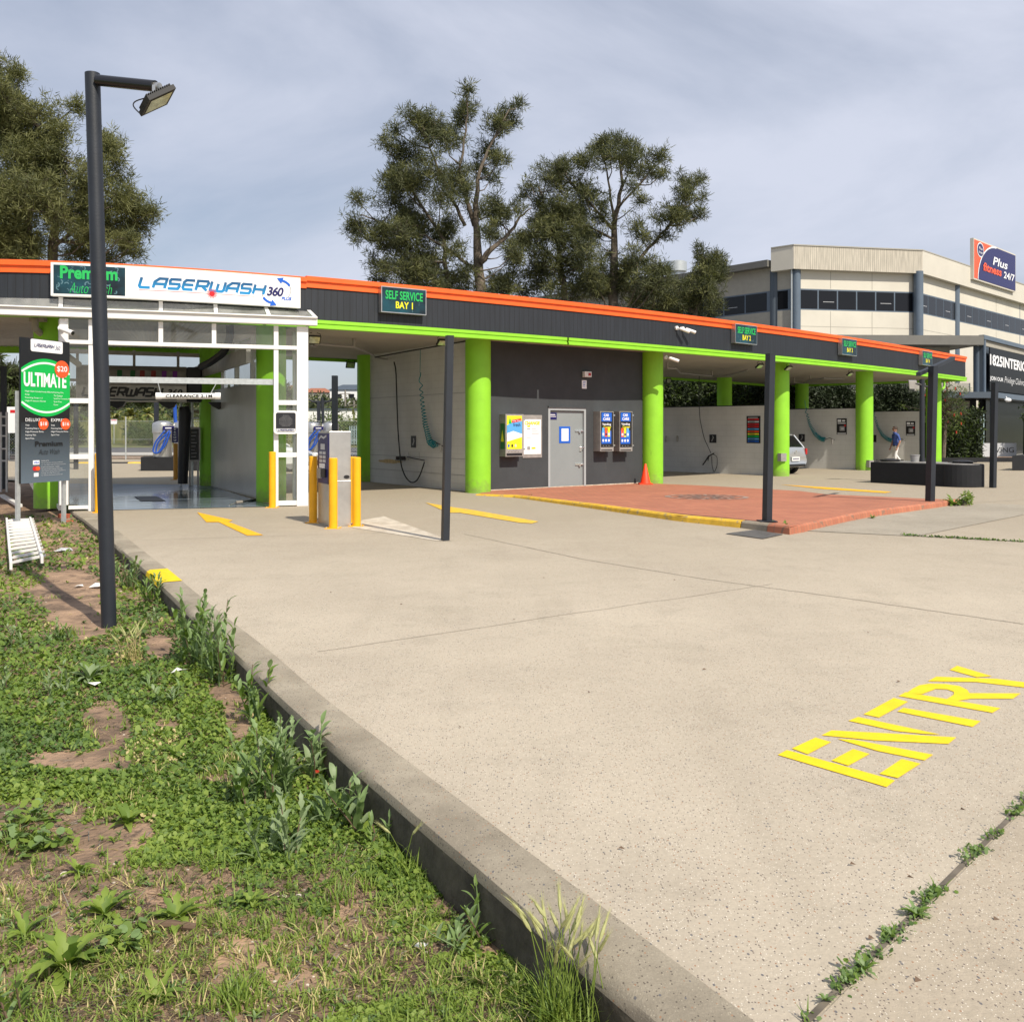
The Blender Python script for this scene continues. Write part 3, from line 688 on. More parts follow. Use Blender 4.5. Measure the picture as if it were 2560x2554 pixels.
# ------------------------------------------------------------------ brick apron
def ap(px, py, z): return G(px, py, z)
topz = [((1190, 1236), 0.02), ((1290, 1238.5), 0.05), ((1485, 1261), 0.085), ((1700, 1289), 0.10), ((1856, 1303), 0.11), ((1976, 1317), 0.12), ((2159, 1279), 0.11), ((2354, 1254.5), 0.10), ((2398, 1249), 0.08), ((2310, 1246), 0.05), ((2064, 1235), 0.03), ((2000, 1227), 0.03), ((1749, 1213), 0.02), ((1652, 1209), 0.02), ((1611, 1204), 0.02), ((1400, 1209), 0.02), ((1228, 1223), 0.02)]
AP = [G(x, y, z) for (x, y), z in topz]
mb = MB(); n = len(AP); 
mb.add(AP + [V(p.x, p.y, -0.03) for p in AP], [tuple(reversed(range(n)))[:]] if False else [], 'pavers')
o0 = 0
cen = V(sum(p.x for p in AP) / n, sum(p.y for p in AP) / n, 0.04)
mb = MB(); mb.poly(AP, 'pavers')
ob = struct(mb, 'brick_apron')
bm = bmesh.new(); bm.from_mesh(ob.data); bmesh.ops.triangulate(bm, faces=bm.faces)
for f in bm.faces:
    if f.normal.z < 0: f.normal_flip()
bm.to_mesh(ob.data); bm.free()
def kerbrun(pts, m, name, wd=0.10, up=0.012):
    mb = MB()
    vs = []
    for i, p in enumerate(pts):
        t_ = (pts[min(i + 1, len(pts) - 1)] - pts[max(i - 1, 0)]); t_.z = 0; t_.normalize(); n_ = V(t_.y, -t_.x, 0)
        vs += [V(p.x, p.y, -0.02) + n_ * 0.035, V(p.x, p.y, p.z - 0.02) + n_ * 0.02, p + V(0, 0, up) + n_ * -0.01, p + V(0, 0, up) - n_ * wd, V(p.x, p.y, p.z - 0.01) - n_ * wd]
    mb.add(vs, [(i * 5 + k, i * 5 + 5 + k, i * 5 + 6 + k, i * 5 + 1 + k) for i in range(len(pts) - 1) for k in range(4)], m)
    mb.poly([vs[0], vs[4], vs[3], vs[2], vs[1]], m); e_ = len(vs) - 5; mb.poly([vs[e_], vs[e_ + 1], vs[e_ + 2], vs[e_ + 3], vs[e_ + 4]], m)
    return struct(mb, name)
kerbrun(resample([AP[0], AP[1], AP[2], AP[3], AP[4].lerp(AP[3], 0.02)], 24), 'yellow_worn', 'apron_kerb')
kerbrun(resample([AP[4].lerp(AP[3], 0.0), AP[4].lerp(AP[5], 0.55)], 4), 'kerb_concrete', 'apron_kerb')
kerbrun(resample([AP[4].lerp(AP[5], 0.56), AP[5], AP[6], AP[7], AP[8]], 20), 'pavers', 'apron_edge')
# dark mosaic ring in the pavers
mb = MB(); c0 = G(1766, 1240, 0.07); 
def apz(x, y):
    # height of the apron surface under a point (triangulated mesh)
    r_, l_, n_, i_ = ob.ray_cast(V(x, y, 5), V(0, 0, -1)); return l_.z if r_ else 0.05
bpy.context.view_layer.update()
ring = [(0.98, 0.85), (0.66, 0.58), (0.36, 0.18)]
mat('mosaic', (0.26, 0.17, 0.14), 0.8, var=0.3, vscale=9); mat('mosaic_light', (0.42, 0.34, 0.28), 0.8, var=0.3, vscale=12)
for ri, (ro, ri_) in enumerate(ring):
    nseg = 56
    for k in range(nseg):
        a0 = 2 * math.pi * (k + 0.06) / nseg; a1 = 2 * math.pi * (k + 0.94) / nseg
        q = [(c0.x + r * math.cos(a), c0.y + r * math.sin(a)) for r, a in ((ri_, a0), (ro, a0), (ro, a1), (ri_, a1))]
        mb.poly([V(x, y, apz(x, y) + 0.007) for x, y in q], 'mosaic' if k % 3 else 'mosaic_light')
for k in range(18):
    a0 = 2 * math.pi * k / 18
    q = [(c0.x + r * math.cos(a), c0.y + r * math.sin(a)) for r, a in ((0.1, a0), (0.55, a0 - 0.09), (0.8, a0), (0.55, a0 + 0.09))]
    mb.poly([V(x, y, apz(x, y) + 0.011) for x, y in q], 'mosaic')
struct(mb, 'paving_pattern')
# ------------------------------------------------------------------ car wash canopy building
ZO = 5.00
cw = empty('car_wash', C(sat(1280), 0, -5), 'long low drive-through car wash with charcoal fascia, orange capping and lime green columns', 'car wash')
DEP = 9.3
ss = list(np.arange(S0 + 0.7, S1, 0.5)) + [S1]
def band(mb, s_list, prof, m, uvz=True, caps=True):
    """sweep a profile [(out, z)...] along the fascia line"""
    n = len(prof); vs = [C(s, z, o_) for s in s_list for (o_, z) in prof]
    o0 = len(mb.v); mb.v += [tuple(p) for p in vs]; k_ = mb.mi(m)
    for i in range(len(s_list) - 1):
        for k in range(n - 1):
            a = i * n + k
            mb.f.append((o0 + a, o0 + a + n, o0 + a + n + 1, o0 + a + 1)); mb.m.append(k_)
            mb.uv[len(mb.f) - 1] = [(s_list[i], prof[k][1]), (s_list[i + 1], prof[k][1]), (s_list[i + 1], prof[k + 1][1]), (s_list[i], prof[k + 1][1])]
    if caps:
        e_ = (len(s_list) - 1) * n
        mb.f.append(tuple(o0 + e_ + k for k in range(n))); mb.m.append(k_)
        mb.f.append(tuple(o0 + k for k in reversed(range(n)))); mb.m.append(k_)
    return mb
band(MB(), ss, [(0.0, ZG + 0.19), (0.0, ZO - 0.22), (-0.10, ZO - 0.22), (-0.10, ZG + 0.17), (0.0, ZG + 0.19)], 'cladding').build('fascia', cw)
sj = sat(1417)
mb = MB()
for a_, b_2 in ((ss[0], sj - 0.03), (sj + 0.03, S1)):
    sl_ = [a_] + [s for s in ss if a_ + 0.1 < s < b_2 - 0.1] + [b_2]
    band(mb, sl_, [(-0.12, ZG), (0.055, ZG), (0.055, ZG + 0.055), (0.035, ZG + 0.06), (0.035, ZG + 0.105), (0.055, ZG + 0.11), (0.055, ZG + 0.185), (0.0, ZG + 0.188), (-0.12, ZG + 0.188), (-0.12, ZG)], 'green_paint')
mb.build('green_trim', cw)
mb = MB(); step = sat(765)
for a_, b_2, up in ((ss[0], step, 0.0), (step, S1 + 0.0, 0.025)):
    sl_ = [a_] + [s for s in ss if a_ + 0.1 < s < b_2 - 0.1] + [b_2]
    band(mb, sl_, [(-0.25, ZO - 0.24 + up), (0.03, ZO - 0.24 + up), (0.03, ZO - 0.105 + up), (0.05, ZO - 0.10 + up), (0.075, ZO - 0.10 + up), (0.075, ZO + up), (0.03, ZO + 0.012 + up), (-0.25, ZO + 0.012 + up), (-0.25, ZO - 0.24 + up)], 'orange_paint')
mb.build('orange_capping', cw)
mb = MB()
sf = [(s) for s in ss]
band(mb, sf, [(-0.25, ZO - 0.25), (-0.25, ZO - 0.12), (-DEP + 0.2, ZO - 0.20), (-DEP + 0.2, ZO - 0.33), (-0.25, ZO - 0.25)], 'soffit_metal'); mb.build('roof_deck', cw)
# back fascia beams
mb = MB(); band(mb, sf, [(-DEP, ZG - 0.0), (-DEP, ZO - 0.1), (-DEP + 0.15, ZO - 0.1), (-DEP + 0.15, ZG), (-DEP, ZG)], 'green_paint'); mb.build('rear_beam', cw)
# end fascia (right)
mb = MB(); mb.fbox(lambda a, b, c: C(S1 - 0.0 + 0 * a, b, -c) + V(TN(S1)[0].x, TN(S1)[0].y, 0) * a, 0.0, 0.06, ZG, ZO - 0.25, 0.05, DEP, 'green_paint'); mb.build('end_beam', cw)
# soffit: smooth over the self-service bays, corrugated over the wash bay and to its left
s_sm = sat(760)
mb = MB(); sl_ = [s_sm] + [s for s in ss if s > s_sm + .1]
vs = []; fs = []
for s in sl_: vs += [C(s, ZG + 0.10, -0.12), C(s, ZG + 0.10, -DEP + 0.15)]
mb.add(vs, [(2 * i, 2 * i + 1, 2 * i + 3, 2 * i + 2) for i in range(len(sl_) - 1)], 'soffit'); mb.build('soffit', cw)
mb = MB(); vs = []; nr = 0; s = ss[0]
while s < s_sm:
    z = ZG + 0.19 + 0.018 * math.cos(2 * math.pi * nr / 4); vs += [C(s, z, -0.12), C(s, z, -DEP + 0.15)]; nr += 1; s += 0.045
mb.add(vs, [(2 * i, 2 * i + 1, 2 * i + 3, 2 * i + 2) for i in range(nr - 1)], 'soffit_metal'); mb.build('soffit', cw, smooth='all')
# columns
CR = 0.335
COLS = [('f', 128, -1.15), ('f', 678, -1.15), ('f', 1195, -1.12), ('f', 1630, -1.12), ('f', 1949, -1.12), ('f', 2161, -1.12), ('f', 2334, -1.12)]
SF = []
for k, px, out in COLS:
    s = sat(px, out); SF.append(s); c = C(s, 0, out)
    MB().cyl(c, c + V(0, 0, ZG + 0.12), CR, 'green_paint', 40).build('column', cw, smooth=True)
BK = [(SF[1], -7.9), (SF[2], -7.5), (SF[4], -7.6), (SF[5], -7.6), (SF[6], -7.6)]
BKP = []
for s, out in BK:
    c = C(s, 0, out); BKP.append(c)
    MB().cyl(c, c + V(0, 0, ZG + 0.12), CR, 'green_paint', 32).build('column', cw, smooth=True)
# downpipe in green by the last column + its swan neck
tn = TN(SF[6])[0]; c = C(SF[6], 0, -1.12) + V(tn.x, tn.y, 0) * 0.55
MB().tube([c, c + V(0, 0, 3.3), c + V(tn.x, tn.y, 0) * 0.25 + V(0, 0, 3.45), c + V(tn.x, tn.y, 0) * 0.85 + V(0, 0, 3.62), c + V(tn.x, tn.y, 0) * 0.95 + V(0, 0, 3.7), c + V(tn.x, tn.y, 0) * 0.95 + V(0, 0, 3.95)], 0.05, 'green_paint', 12).build('downpipe', cw, smooth=True)
# dividing walls ---------------------------------------------------
WALLF = {}
def divwall(name, s, o0, o1, h, m, shift=0.0, th=0.16, uv=False):
    a = C(s, 0, o0); b = C(s, 0, o1); d = (b - a); d.z = 0; L_ = d.length; d.normalize()
    a = a + V(d.y, -d.x, 0) * 0
    fr = frame(b, -d)                       # face seen from bays: u from back to front, n = u x up
    mb = MB(); 
    mb.fbox(fr, 0, L_, 0, h, -th / 2, th / 2, m)
    if True:
        f0 = len(mb.f) - 6
        for i in range(6):
            f = mb.f[f0 + i]; uvs = []
            for vi in f:
                p = Vector(mb.v[vi]) - fr.o; uvs.append((p.dot(fr.u) + p.dot(fr.n), p.z))
            mb.uv[f0 + i] = uvs
    ob_ = mb.build(name, cw)
    WALLF[len(WALLF)] = (fr, L_, th)
    return fr, L_, ob_
wl = divwall('dividing_wall', SF[1], -1.3, -7.9, 2.75, 'wall_panel')
wb1 = divwall('dividing_wall', SF[2], -1.25, -7.5, ZG + 0.12, 'block_white')
w23 = divwall('dividing_wall', SF[4], -1.25, -8.4, 2.5, 'block_white')
w34 = divwall('dividing_wall', SF[5], -1.25, -8.4, 2.5, 'block_white')
w4 = divwall('dividing_wall', SF[6], -1.7, -8.4, 2.5, 'block_white')
# dark cap rail on the low walls
for fr, L_, _ in (w23, w34, w4):
    mb = MB(); mb.fbox(fr, -0.02, L_ + 0.02, 2.5, 2.53, -0.1, 0.1, 'charcoal'); mb.build('wall_cap', cw)
# galvanised frame of the wash bay's wall: posts, high windows
fr, L_, _ = wl
mb = MB()
for a in (0.9, 2.6, 4.4, 5.6): mb.fbox(fr, a, a + 0.09, 0, ZG + 0.1, -0.20, -0.085, 'galv')
mb.build('wall_stud', cw)
mb = MB()
for a in (0.2, 1.5, 3.2, 4.9): mb.fbox(fr, a, a + 0.05, 2.75, ZG, -0.04, 0.04, 'galv')
mb.fbox(fr, 0, L_, 2.72, 2.78, -0.085, 0.05, 'galv'); mb.build('window_frame', cw)
mb = MB(); mb.poly([fr(0, 2.78, 0), fr(L_, 2.78, 0), fr(L_, ZG, 0), fr(0, ZG, 0)], 'glass'); mb.build('window', cw)
# storeroom --------------------------------------------------------
PA = C(SF[2], 0, -1.2); PB = C(SF[3], 0, -1.2)
d = (PB - PA).normalized(); sw = frame(PA, d); LW = (PB - PA).length
dn = C(SF[3], 0, -7.5)
# door geometry in the wall frame
def sx(px, c=0): return hit(sw, px, 1100, c)[0]
d0, d1 = sx(1370), sx(1464); dz = 2.25
mb = MB()
mb.fbox(sw, 0.0, d0, 0, ZG + 0.1, -0.2, 0.0, 'store_grey'); mb.fbox(sw, d1, LW, 0, ZG + 0.1, -0.2, 0.0, 'store_grey'); mb.fbox(sw, d0, d1, dz, ZG + 0.1, -0.2, 0.0, 'store_grey')
q = [C(SF[3], 0, -1.2) + d * 0.0, dn]; f2 = frame(q[0], q[1] - q[0]); mb.fbox(f2, 0.05, (q[1] - q[0]).length, 0, ZG + 0.1, 0.0, 0.2, 'store_grey')
bk0 = C(SF[2], 0, -7.5); f3 = frame(dn, bk0 - dn); mb.fbox(f3, 0, (bk0 - dn).length, 0, ZG + 0.1, -0.2, 0.0, 'store_grey')
mb.build('storeroom_wall', cw)
dr = MB()
dr.fbox(sw, d0 + 0.07, d1 - 0.07, 0.02, dz - 0.09, -0.12, -0.055, 'door_grey'); door = dr.build('door', cw)
mb = MB()
for a0, a1, b0, b1 in ((d0, d0 + 0.07, 0, dz), (d1 - 0.07, d1, 0, dz), (d0 + 0.07, d1 - 0.07, dz - 0.07, dz)): mb.fbox(sw, a0, a1, b0, b1, -0.14, 0.015, 'frame_grey')
mb.build('door_frame', door)
for z in (1.58, 0.62):
    mb = MB(); mb.fbox(sw, d1 - 0.36, d1 - 0.03, z, z + 0.05, -0.055, -0.03, 'chrome'); mb.cyl(sw(d1 - 0.2, z - 0.03, -0.03), sw(d1 - 0.2, z + 0.02, -0.03), 0.035, 'chrome', 10); mb.cyl(sw(d1 - 0.1, z + 0.025, -0.03), sw(d1 - 0.1, z + 0.025, 0.0), 0.02, 'chrome', 10); mb.build('bolt_lock', door)
mb = MB(); mb.fbox(sw, d1 - 0.2, d1 - 0.12, 1.02, 1.18, -0.055, -0.03, 'chrome'); mb.cyl(sw(d1 - 0.16, 1.13, -0.03), sw(d1 - 0.16, 1.13, 0.03), 0.02, 'chrome', 12); mb.cyl(sw(d1 - 0.17, 1.13, 0.03), sw(d1 - 0.06, 1.13, 0.03), 0.012, 'chrome', 10); mb.build('handle', door)
mb = MB(); mb.fbox(sw, d0 + 0.45, d0 + 0.86, 1.26, 1.73, -0.055, -0.045, 'sign_blue'); mb.fbox(sw, d0 + 0.53, d0 + 0.79, 1.32, 1.67, -0.045, -0.040, 'sign_white'); mb.build('notice', door)
mb = MB(); mb.fbox(sw, d0 + 0.09, d0 + 0.36, 1.92, 2.12, -0.055, -0.048, 'sign_navy'); rect(mb, sw, d0 + 0.12, d0 + 0.30, 2.05, 2.07, 'sign_white', -0.046); rect(mb, sw, d0 + 0.12, d0 + 0.33, 2.00, 2.015, 'sign_white', -0.046); mb.build('sticker', door)
mb = MB(); mb.fbox(sw, d0 - 0.01, d1 + 0.02, dz, dz + 0.05, 0.0, 0.04, 'store_grey'); mb.build('drip_strip', cw)
# pale splash line along the foot of the storeroom wall
mb = MB(); mb.fbox(sw, 0.4, LW - 0.5, 0.0, 0.05, 0.0, 0.006, 'concrete_pale'); mb.build('wall_skirting', cw)
# wash bay floor
a_, b_2 = SF[0] + 0.75, SF[1] - 0.1
mb = MB(); n = 14
for i in range(n):
    s_a = a_ + (b_2 - a_) * i / n; s_b = a_ + (b_2 - a_) * (i + 1) / n
    fa, fb_ = V(-8.85, 18.55, .01), V(-5.05, 19.62, .01); ba_, bb2 = V(-14.2, 28.0, .01), C(SF[1] - .1, .01, -8.2); mb.poly([fa.lerp(fb_, i / n), fa.lerp(fb_, (i + 1) / n), ba_.lerp(bb2, (i + 1) / n), ba_.lerp(bb2, i / n)], 'wash_floor')
struct(mb, 'wash_bay_floor')
mb = flat([(335, 1240.5), (392, 1240), (415, 1252), (352, 1252)], 0.018, 'black'); thing(mb, 'floor_drain', 'black square floor drain in the wet blue-grey wash bay floor', 'floor drain')
# stains on the bay 1 wall
fr, L_, _ = wb1
def blob(fr, a, b, ra, rb, m, c, seed=0, mb=None, n=40):
    mb = mb or MB(); pts = []
    for k in range(n):
        t_ = 2 * math.pi * k / n; q = 1 + 0.5 * noise.noise(V(math.cos(t_) * 2.2 + seed, math.sin(t_) * 2.2, seed)) + 0.25 * noise.noise(V(math.cos(t_) * 7, math.sin(t_) * 7, seed))
        pts.append(fr(a + ra * q * math.cos(t_), b + rb * q * math.sin(t_), c))
    mb.poly(pts, m); return mb
def walln(fr, th): return (th / 2 + 0.004) if (fr.n.dot(V(0, 0, EYE) - fr.o) > 0) else -(th / 2 + 0.004)
c1 = walln(fr, 0.16)
a, b = hit(fr, 975, 1153, c1); blob(fr, a, b, 0.75, 0.06, 'stain', c1, 3.0).build('stain', cw)

# ------------------------------------------------------------------ glass entry porch in front of the wash bay
porch = empty('glass_porch', C(sat(440), 0, 0.9), 'white-framed glass porch with sloping glass roof at the wash bay entry', 'porch')
PL = P(152, 1258, 18.35); PR = P(770, 1264, 19.87)
PL.z = 0.0; PR.z = 0.0
dpo = (PR - PL).normalized(); pf = frame(PL, dpo); LP = (PR - PL).length
def ppx(px, c=0): return hit(pf, px, 1073, c)[0]
ZT = 3.86
vert = [ppx(x) for x in (157, 228, 402, 535, 690, 762)]
mb = MB(); hw = 0.048
xs = [0.06, vert[1], vert[4], LP - 0.14]
mb.fbox(pf, -0.02, 0.14, 0.14, ZT, -0.12, 0.05, 'white_metal')
mb.fbox(pf, vert[1] - hw, vert[1] + hw, 0, ZT, -0.10, 0.04, 'white_metal')
mb.fbox(pf, vert[4] - hw, vert[4] + hw, 0, ZT, -0.10, 0.04, 'white_metal')
mb.fbox(pf, LP - 0.24, LP, 0, ZT, -0.14, 0.05, 'white_metal')
mb.fbox(pf, 0.14, LP - 0.24, 3.355, 3.435, -0.11, 0.06, 'white_metal')
for x in (vert[2], vert[3]): mb.fbox(pf, x - 0.045, x + 0.045, 3.44, ZT, -0.08, 0.03, 'white_metal')
for z in (2.17, 1.05, 0.02):
    mb.fbox(pf, vert[4] + hw, LP - 0.24, z, z + 0.1, -0.08, 0.035, 'white_metal')
    mb.fbox(pf, 0.14, vert[1] - hw, max(z, 0.05), z + 0.1, -0.08, 0.035, 'white_metal')
mb.build('frame', porch, bevel=0.006)
for x0, x1, zs in ((0.14, vert[1] - hw, (0.12, 1.05, 1.15, 2.17, 2.27, 3.34)), (vert[4] + hw, LP - 0.24, (0.12, 1.05, 1.15, 2.17, 2.27, 3.34))):
    for k in range(3):
        g_ = MB(); rect(g_, pf, x0, x1, zs[2 * k], zs[2 * k + 1], 'glass', -0.02); g_.build('pane', porch)
for x0, x1 in ((0.14, vert[1] - hw), (vert[1] + hw, vert[2] - .045), (vert[2] + .045, vert[3] - .045), (vert[3] + .045, vert[4] - hw), (vert[4] + hw, LP - 0.24)):
    g_ = MB(); rect(g_, pf, x0, x1, 3.44, ZT, 'glass', -0.02); g_.build('pane', porch)
# return glass on the right and on the left, running back to the columns
for (p0, s, lbl) in ((PR, SF[1], 1), (PL, SF[0], 0)):
    p1 = C(s, 0, -0.7) + V(TN(s)[0].x, TN(s)[0].y, 0) * 0.40
    if not lbl: p1 = p0 + V((132 - CX) / F * 21.3 - p0.x, 21.3 - p0.y, 0)
    dd = (p1 - p0); LL = dd.length
    fq = frame(p0, dd); mb = MB(); sg = 1
    for a in (0.16, LL * 0.55, LL - 0.08): mb.fbox(fq, a, a + 0.07, 0.02, ZT, -0.035, 0.035, 'white_metal')
    for z in (0.02, 1.05, 2.17, 3.34): mb.fbox(fq, 0.23, LL * 0.55, z, z + 0.08, -0.03, 0.03, 'white_metal'); mb.fbox(fq, LL * 0.55 + 0.07, LL - 0.08, z, z + 0.08, -0.03, 0.03, 'white_metal')
    sf_ = mb.build('side_frame', porch)
    g_ = MB(); rect(g_, fq, 0.2, LL, 0.1, ZT, 'glass', 0.0); g_.build('pane', sf_)
# gutter, sloping roof bars and glass
def gz(a): return pf(a, 0, 0)
gut = MB(); gut.fbox(pf, -3.4, LP + 0.18, ZT + 0.02, ZT + 0.17, 0.0, 0.18, 'white_metal'); gut.fbox(pf, -3.4, LP + 0.18, ZT + 0.17, ZT + 0.20, -0.02, 0.23, 'white_metal'); gut.build('gutter', porch, bevel=0.008)
bars = MB(); roofg = MB()
def back(a, z=4.22, out=0.06):
    # foot of the fascia opposite gutter position a
    p = pf(a, 0, 0); lo, hi = S0, S1
    for _ in range(40):
        m_ = (lo + hi) / 2; q = SP(m_)
        if (q - V(p.x, p.y)).dot(TN(m_)[0]) < 0: lo = m_
        else: hi = m_
    return C(lo, z, out)
alist = [-3.3, 0.0] + [ppx(x) for x in (402, 540, 672)] + [LP + 0.15]
alist = sorted(alist)
for a in alist:
    bars = MB(); bars.box(pf(a - 0.04, ZT + 0.17, 0.02), pf.u * 0.08, back(a) - pf(a, ZT + 0.17, 0.02), V(0, 0, 0.06), 'white_metal'); bars.build('roof_bar', porch)
for a, b in zip(alist[:-1], alist[1:]):
    g_ = MB(); g_.poly([pf(a + 0.05, ZT + 0.20, 0.02), pf(b - 0.05, ZT + 0.20, 0.02), back(b - 0.05, 4.25), back(a + 0.05, 4.25)], 'glass_roof'); g_.build('roof_pane', porch)
# white rail crossing the entry and the clearance tube hanging from it
mb = MB(); mb.fbox(pf, vert[1] + hw, vert[4] - hw, 2.60, 2.72, -0.12, -0.02, 'galv'); mb.build('cross_rail', porch)
t0 = pf(ppx(392), 2.30, 0.0); t1 = pf(ppx(549), 2.30, 0.0); t0.z = P(392, 990, t0.y).z; t1.z = P(549, 990, t1.y).z
cl = empty('clearance_bar', (t0 + t1) / 2, 'white plastic tube reading CLEARANCE 2.1M hanging on two chains over the wash entry', 'clearance bar')
mb = MB(); mb.cyl(t0, t1, 0.062, 'white', 20); dt = (t1 - t0).normalized(); mb.cyl(t0 - dt * 0.02, t0 + dt * 0.09, 0.072, 'white', 20); mb.cyl(t1 - dt * 0.09, t1 + dt * 0.02, 0.072, 'white', 20)
mb.build('tube', cl, smooth=True)
ft = frame(t0, dt, (0, 0, 1)); LT = (t1 - t0).length
mb = MB(); vs, fs = textmesh('CLEARANCE 2.1M', 0.03, 0, 1.08)
vv = []
for x, y in vs:
    vv.append(ft(LT * 0.14 + LT * 0.74 * x, -0.034 + 0.068 * y, 0.0665))
mb.add(vv, fs, 'black'); mb.build('lettering', cl)
for a in (0.06, 0.86):
    mb = MB(); p = ft(LT * a, 0.065, 0); tp = p + dt * (-0.05 if a < 0.5 else 0.10); tp.z = 2.60; q = [p.lerp(tp, k / 8) for k in range(9)]
    mb.tube(q, 0.008, 'galv', 6); mb.build('chain', cl)

# header sign -------------------------------------------------------
def boxsign(name, fr, w, h, th, label, frm='white_metal', face='sign_teal', b=0.025, cat='sign', group=None, nseg=1):
    e_ = empty(name, fr(w / 2, 0, 0), label, cat, group)
    mb = MB()
    for k in range(nseg): mb.fbox(fr, w * k / nseg, w * (k + 1) / nseg, 0, h, 0.0, th, frm)
    mb.build('casing', e_)
    mb = MB()
    for k in range(nseg): rect(mb, fr, b + (w - 2 * b) * k / nseg, b + (w - 2 * b) * (k + 1) / nseg, b, h - b, face, th + 0.004)
    mb.build('face', e_)
    return e_
sL, sR = sat(126, 0.22), sat(752, 0.22); WS = sR - sL; HS = 0.66; ZS = 4.29
hf = CF(sL, ZS, 0.04)
hs = boxsign('header_sign', hf, WS, HS, 0.16, 'long white sign with slanted blue lettering on the fascia above the glass porch', 'white_metal', 'sign_white', 0.02, nseg=16)
c = 0.168
wp = sat(313, 0.22) - sL
mb = MB()
for k in range(4): rect(mb, hf, 0.05 + (wp - 0.05) * k / 4, 0.05 + (wp - 0.05) * (k + 1) / 4, 0.045, HS - 0.045, 'sign_teal', c)
def bubbles(mb, fr, a0, a1, b0, b1, n, c, seed, r=0.02):
    rnd = random.Random(seed)
    for _ in range(n):
        a = rnd.uniform(a0 + 0.04, a1 - 0.04); b = rnd.uniform(b0 + 0.03, b1 - 0.03); q = r * rnd.uniform(0.4, 1.3); t0_ = rnd.uniform(0, 6.28)
        strip(mb, fr, [(a + q * math.cos(t0_ + t * 0.5), b + q * math.sin(t0_ + t * 0.5)) for t in range(6)], q * 0.5, 'bubble', c)
bubbles(mb, hf, 0.05, wp, 0.04, HS - 0.04, 34, c + 0.003, 4, 0.035)
mb.build('panel', hs)
mb = MB()
text(mb, hf, 'Premium', 0.17, wp - 0.14, 0.34, 0.60, 'sign_green2', c + 0.008, bold=0.035)
rnd = random.Random(1)
# slab serifs and script word
text(mb, hf, 'Auto Wash', 0.34, wp - 0.24, 0.06, 0.27, 'sign_green2', c + 0.009, bold=-0.012, shear=0.35)
mb.build('lettering', hs)
mb = MB(); laserwash(mb, hf, wp + 0.25, WS - 0.75, 0.24, 0.44, 'logo_blue', c, 0.27); mb.build('lettering', hs)
mb = MB(); strip(mb, hf, [(wp + 0.25 + k * (WS - 0.98 - wp - 0.25) / 10, 0.185) for k in range(11)], 0.008, 'sign_red', c)
a = wp + 0.25 + 0.56 * (WS - 0.75 - wp - 0.25); disc(mb, hf, a, 0.185, 0.055, 0.055, 'sign_red', c + 0.003)
for k in range(16):
    t_ = 2 * math.pi * k / 16; strip(mb, hf, [(a + 0.06 * math.cos(t_), 0.185 + 0.06 * math.sin(t_)), (a + 0.10 * math.cos(t_), 0.185 + 0.10 * math.sin(t_))], 0.012, 'sign_red', c + 0.003)
mb.build('emblem', hs)
mb = MB(); text(mb, hf, '360', WS - 0.73, WS - 0.37, 0.22, 0.42, 'sign_navy', c + 0.004, bold=0.03, shear=0.25, space=0.9)
text(mb, hf, 'PLUS', WS - 0.42, WS - 0.20, 0.15, 0.22, 'sign_blue', c + 0.008, bold=0.03, shear=0.25)
cx_ = WS - 0.52; cy = 0.32
for t0_, t1_, k0 in ((-0.5, 1.35, 0), (2.64, 4.5, 1)):
    pts = [(cx_ + (0.30 * math.cos(t0_ + (t1_ - t0_) * k / 10)) + 0.06 * math.sin(t0_ + (t1_ - t0_) * k / 10), cy + 0.25 * math.sin(t0_ + (t1_ - t0_) * k / 10)) for k in range(11)]
    strip(mb, hf, pts, 0.014, 'sign_grey', c)
    strip(mb, hf, pts[6:], 0.05, 'sign_blue', c + 0.003)
    p = Vector(pts[-1]); q = Vector(pts[-3]); dd = (p - q).normalized(); nn_ = Vector((-dd.y, dd.x))
    tri = [p + nn_ * 0.075, p - nn_ * 0.075, p + dd * 0.13]; mb.poly([hf(t.x, t.y, c + 0.005) for t in tri][::-1], 'sign_blue')
mb.build('emblem', hs)
# self service bay signs
for px, nm, sd in ((1009, 'BAY 1', 'over the first self-service bay beside the glass porch'), (1864, 'BAY 2', 'right of the fascia cameras'), (2122, 'BAY 3', 'second from the right end of the fascia'), (2317, 'BAY 4', 'nearest the right end of the fascia')):
    ps = sat(px, 0.15); fr = TF(ps, 4.335, 0.02)
    f2 = frame(fr(-0.58, 0, 0), fr.u)
    e_ = boxsign('bay_sign', f2, 1.16, 0.60, 0.16, 'small black SELF SERVICE %s sign %s' % (nm, sd), 'steel', 'sign_teal', 0.02, group='self service bay signs')
    mb = MB(); text(mb, f2, 'SELF SERVICE', 0.10, 1.06, 0.31, 0.51, 'sign_green2', 0.172, bold=0.022); text(mb, f2, nm, 0.36, 0.80, 0.11, 0.27, 'sign_yellow', 0.172, bold=0.022); mb.build('lettering', e_)
    mb = MB(); bubbles(mb, f2, 0.04, 1.12, 0.03, 0.57, 14, 0.168, px); mb.build('pattern', e_)
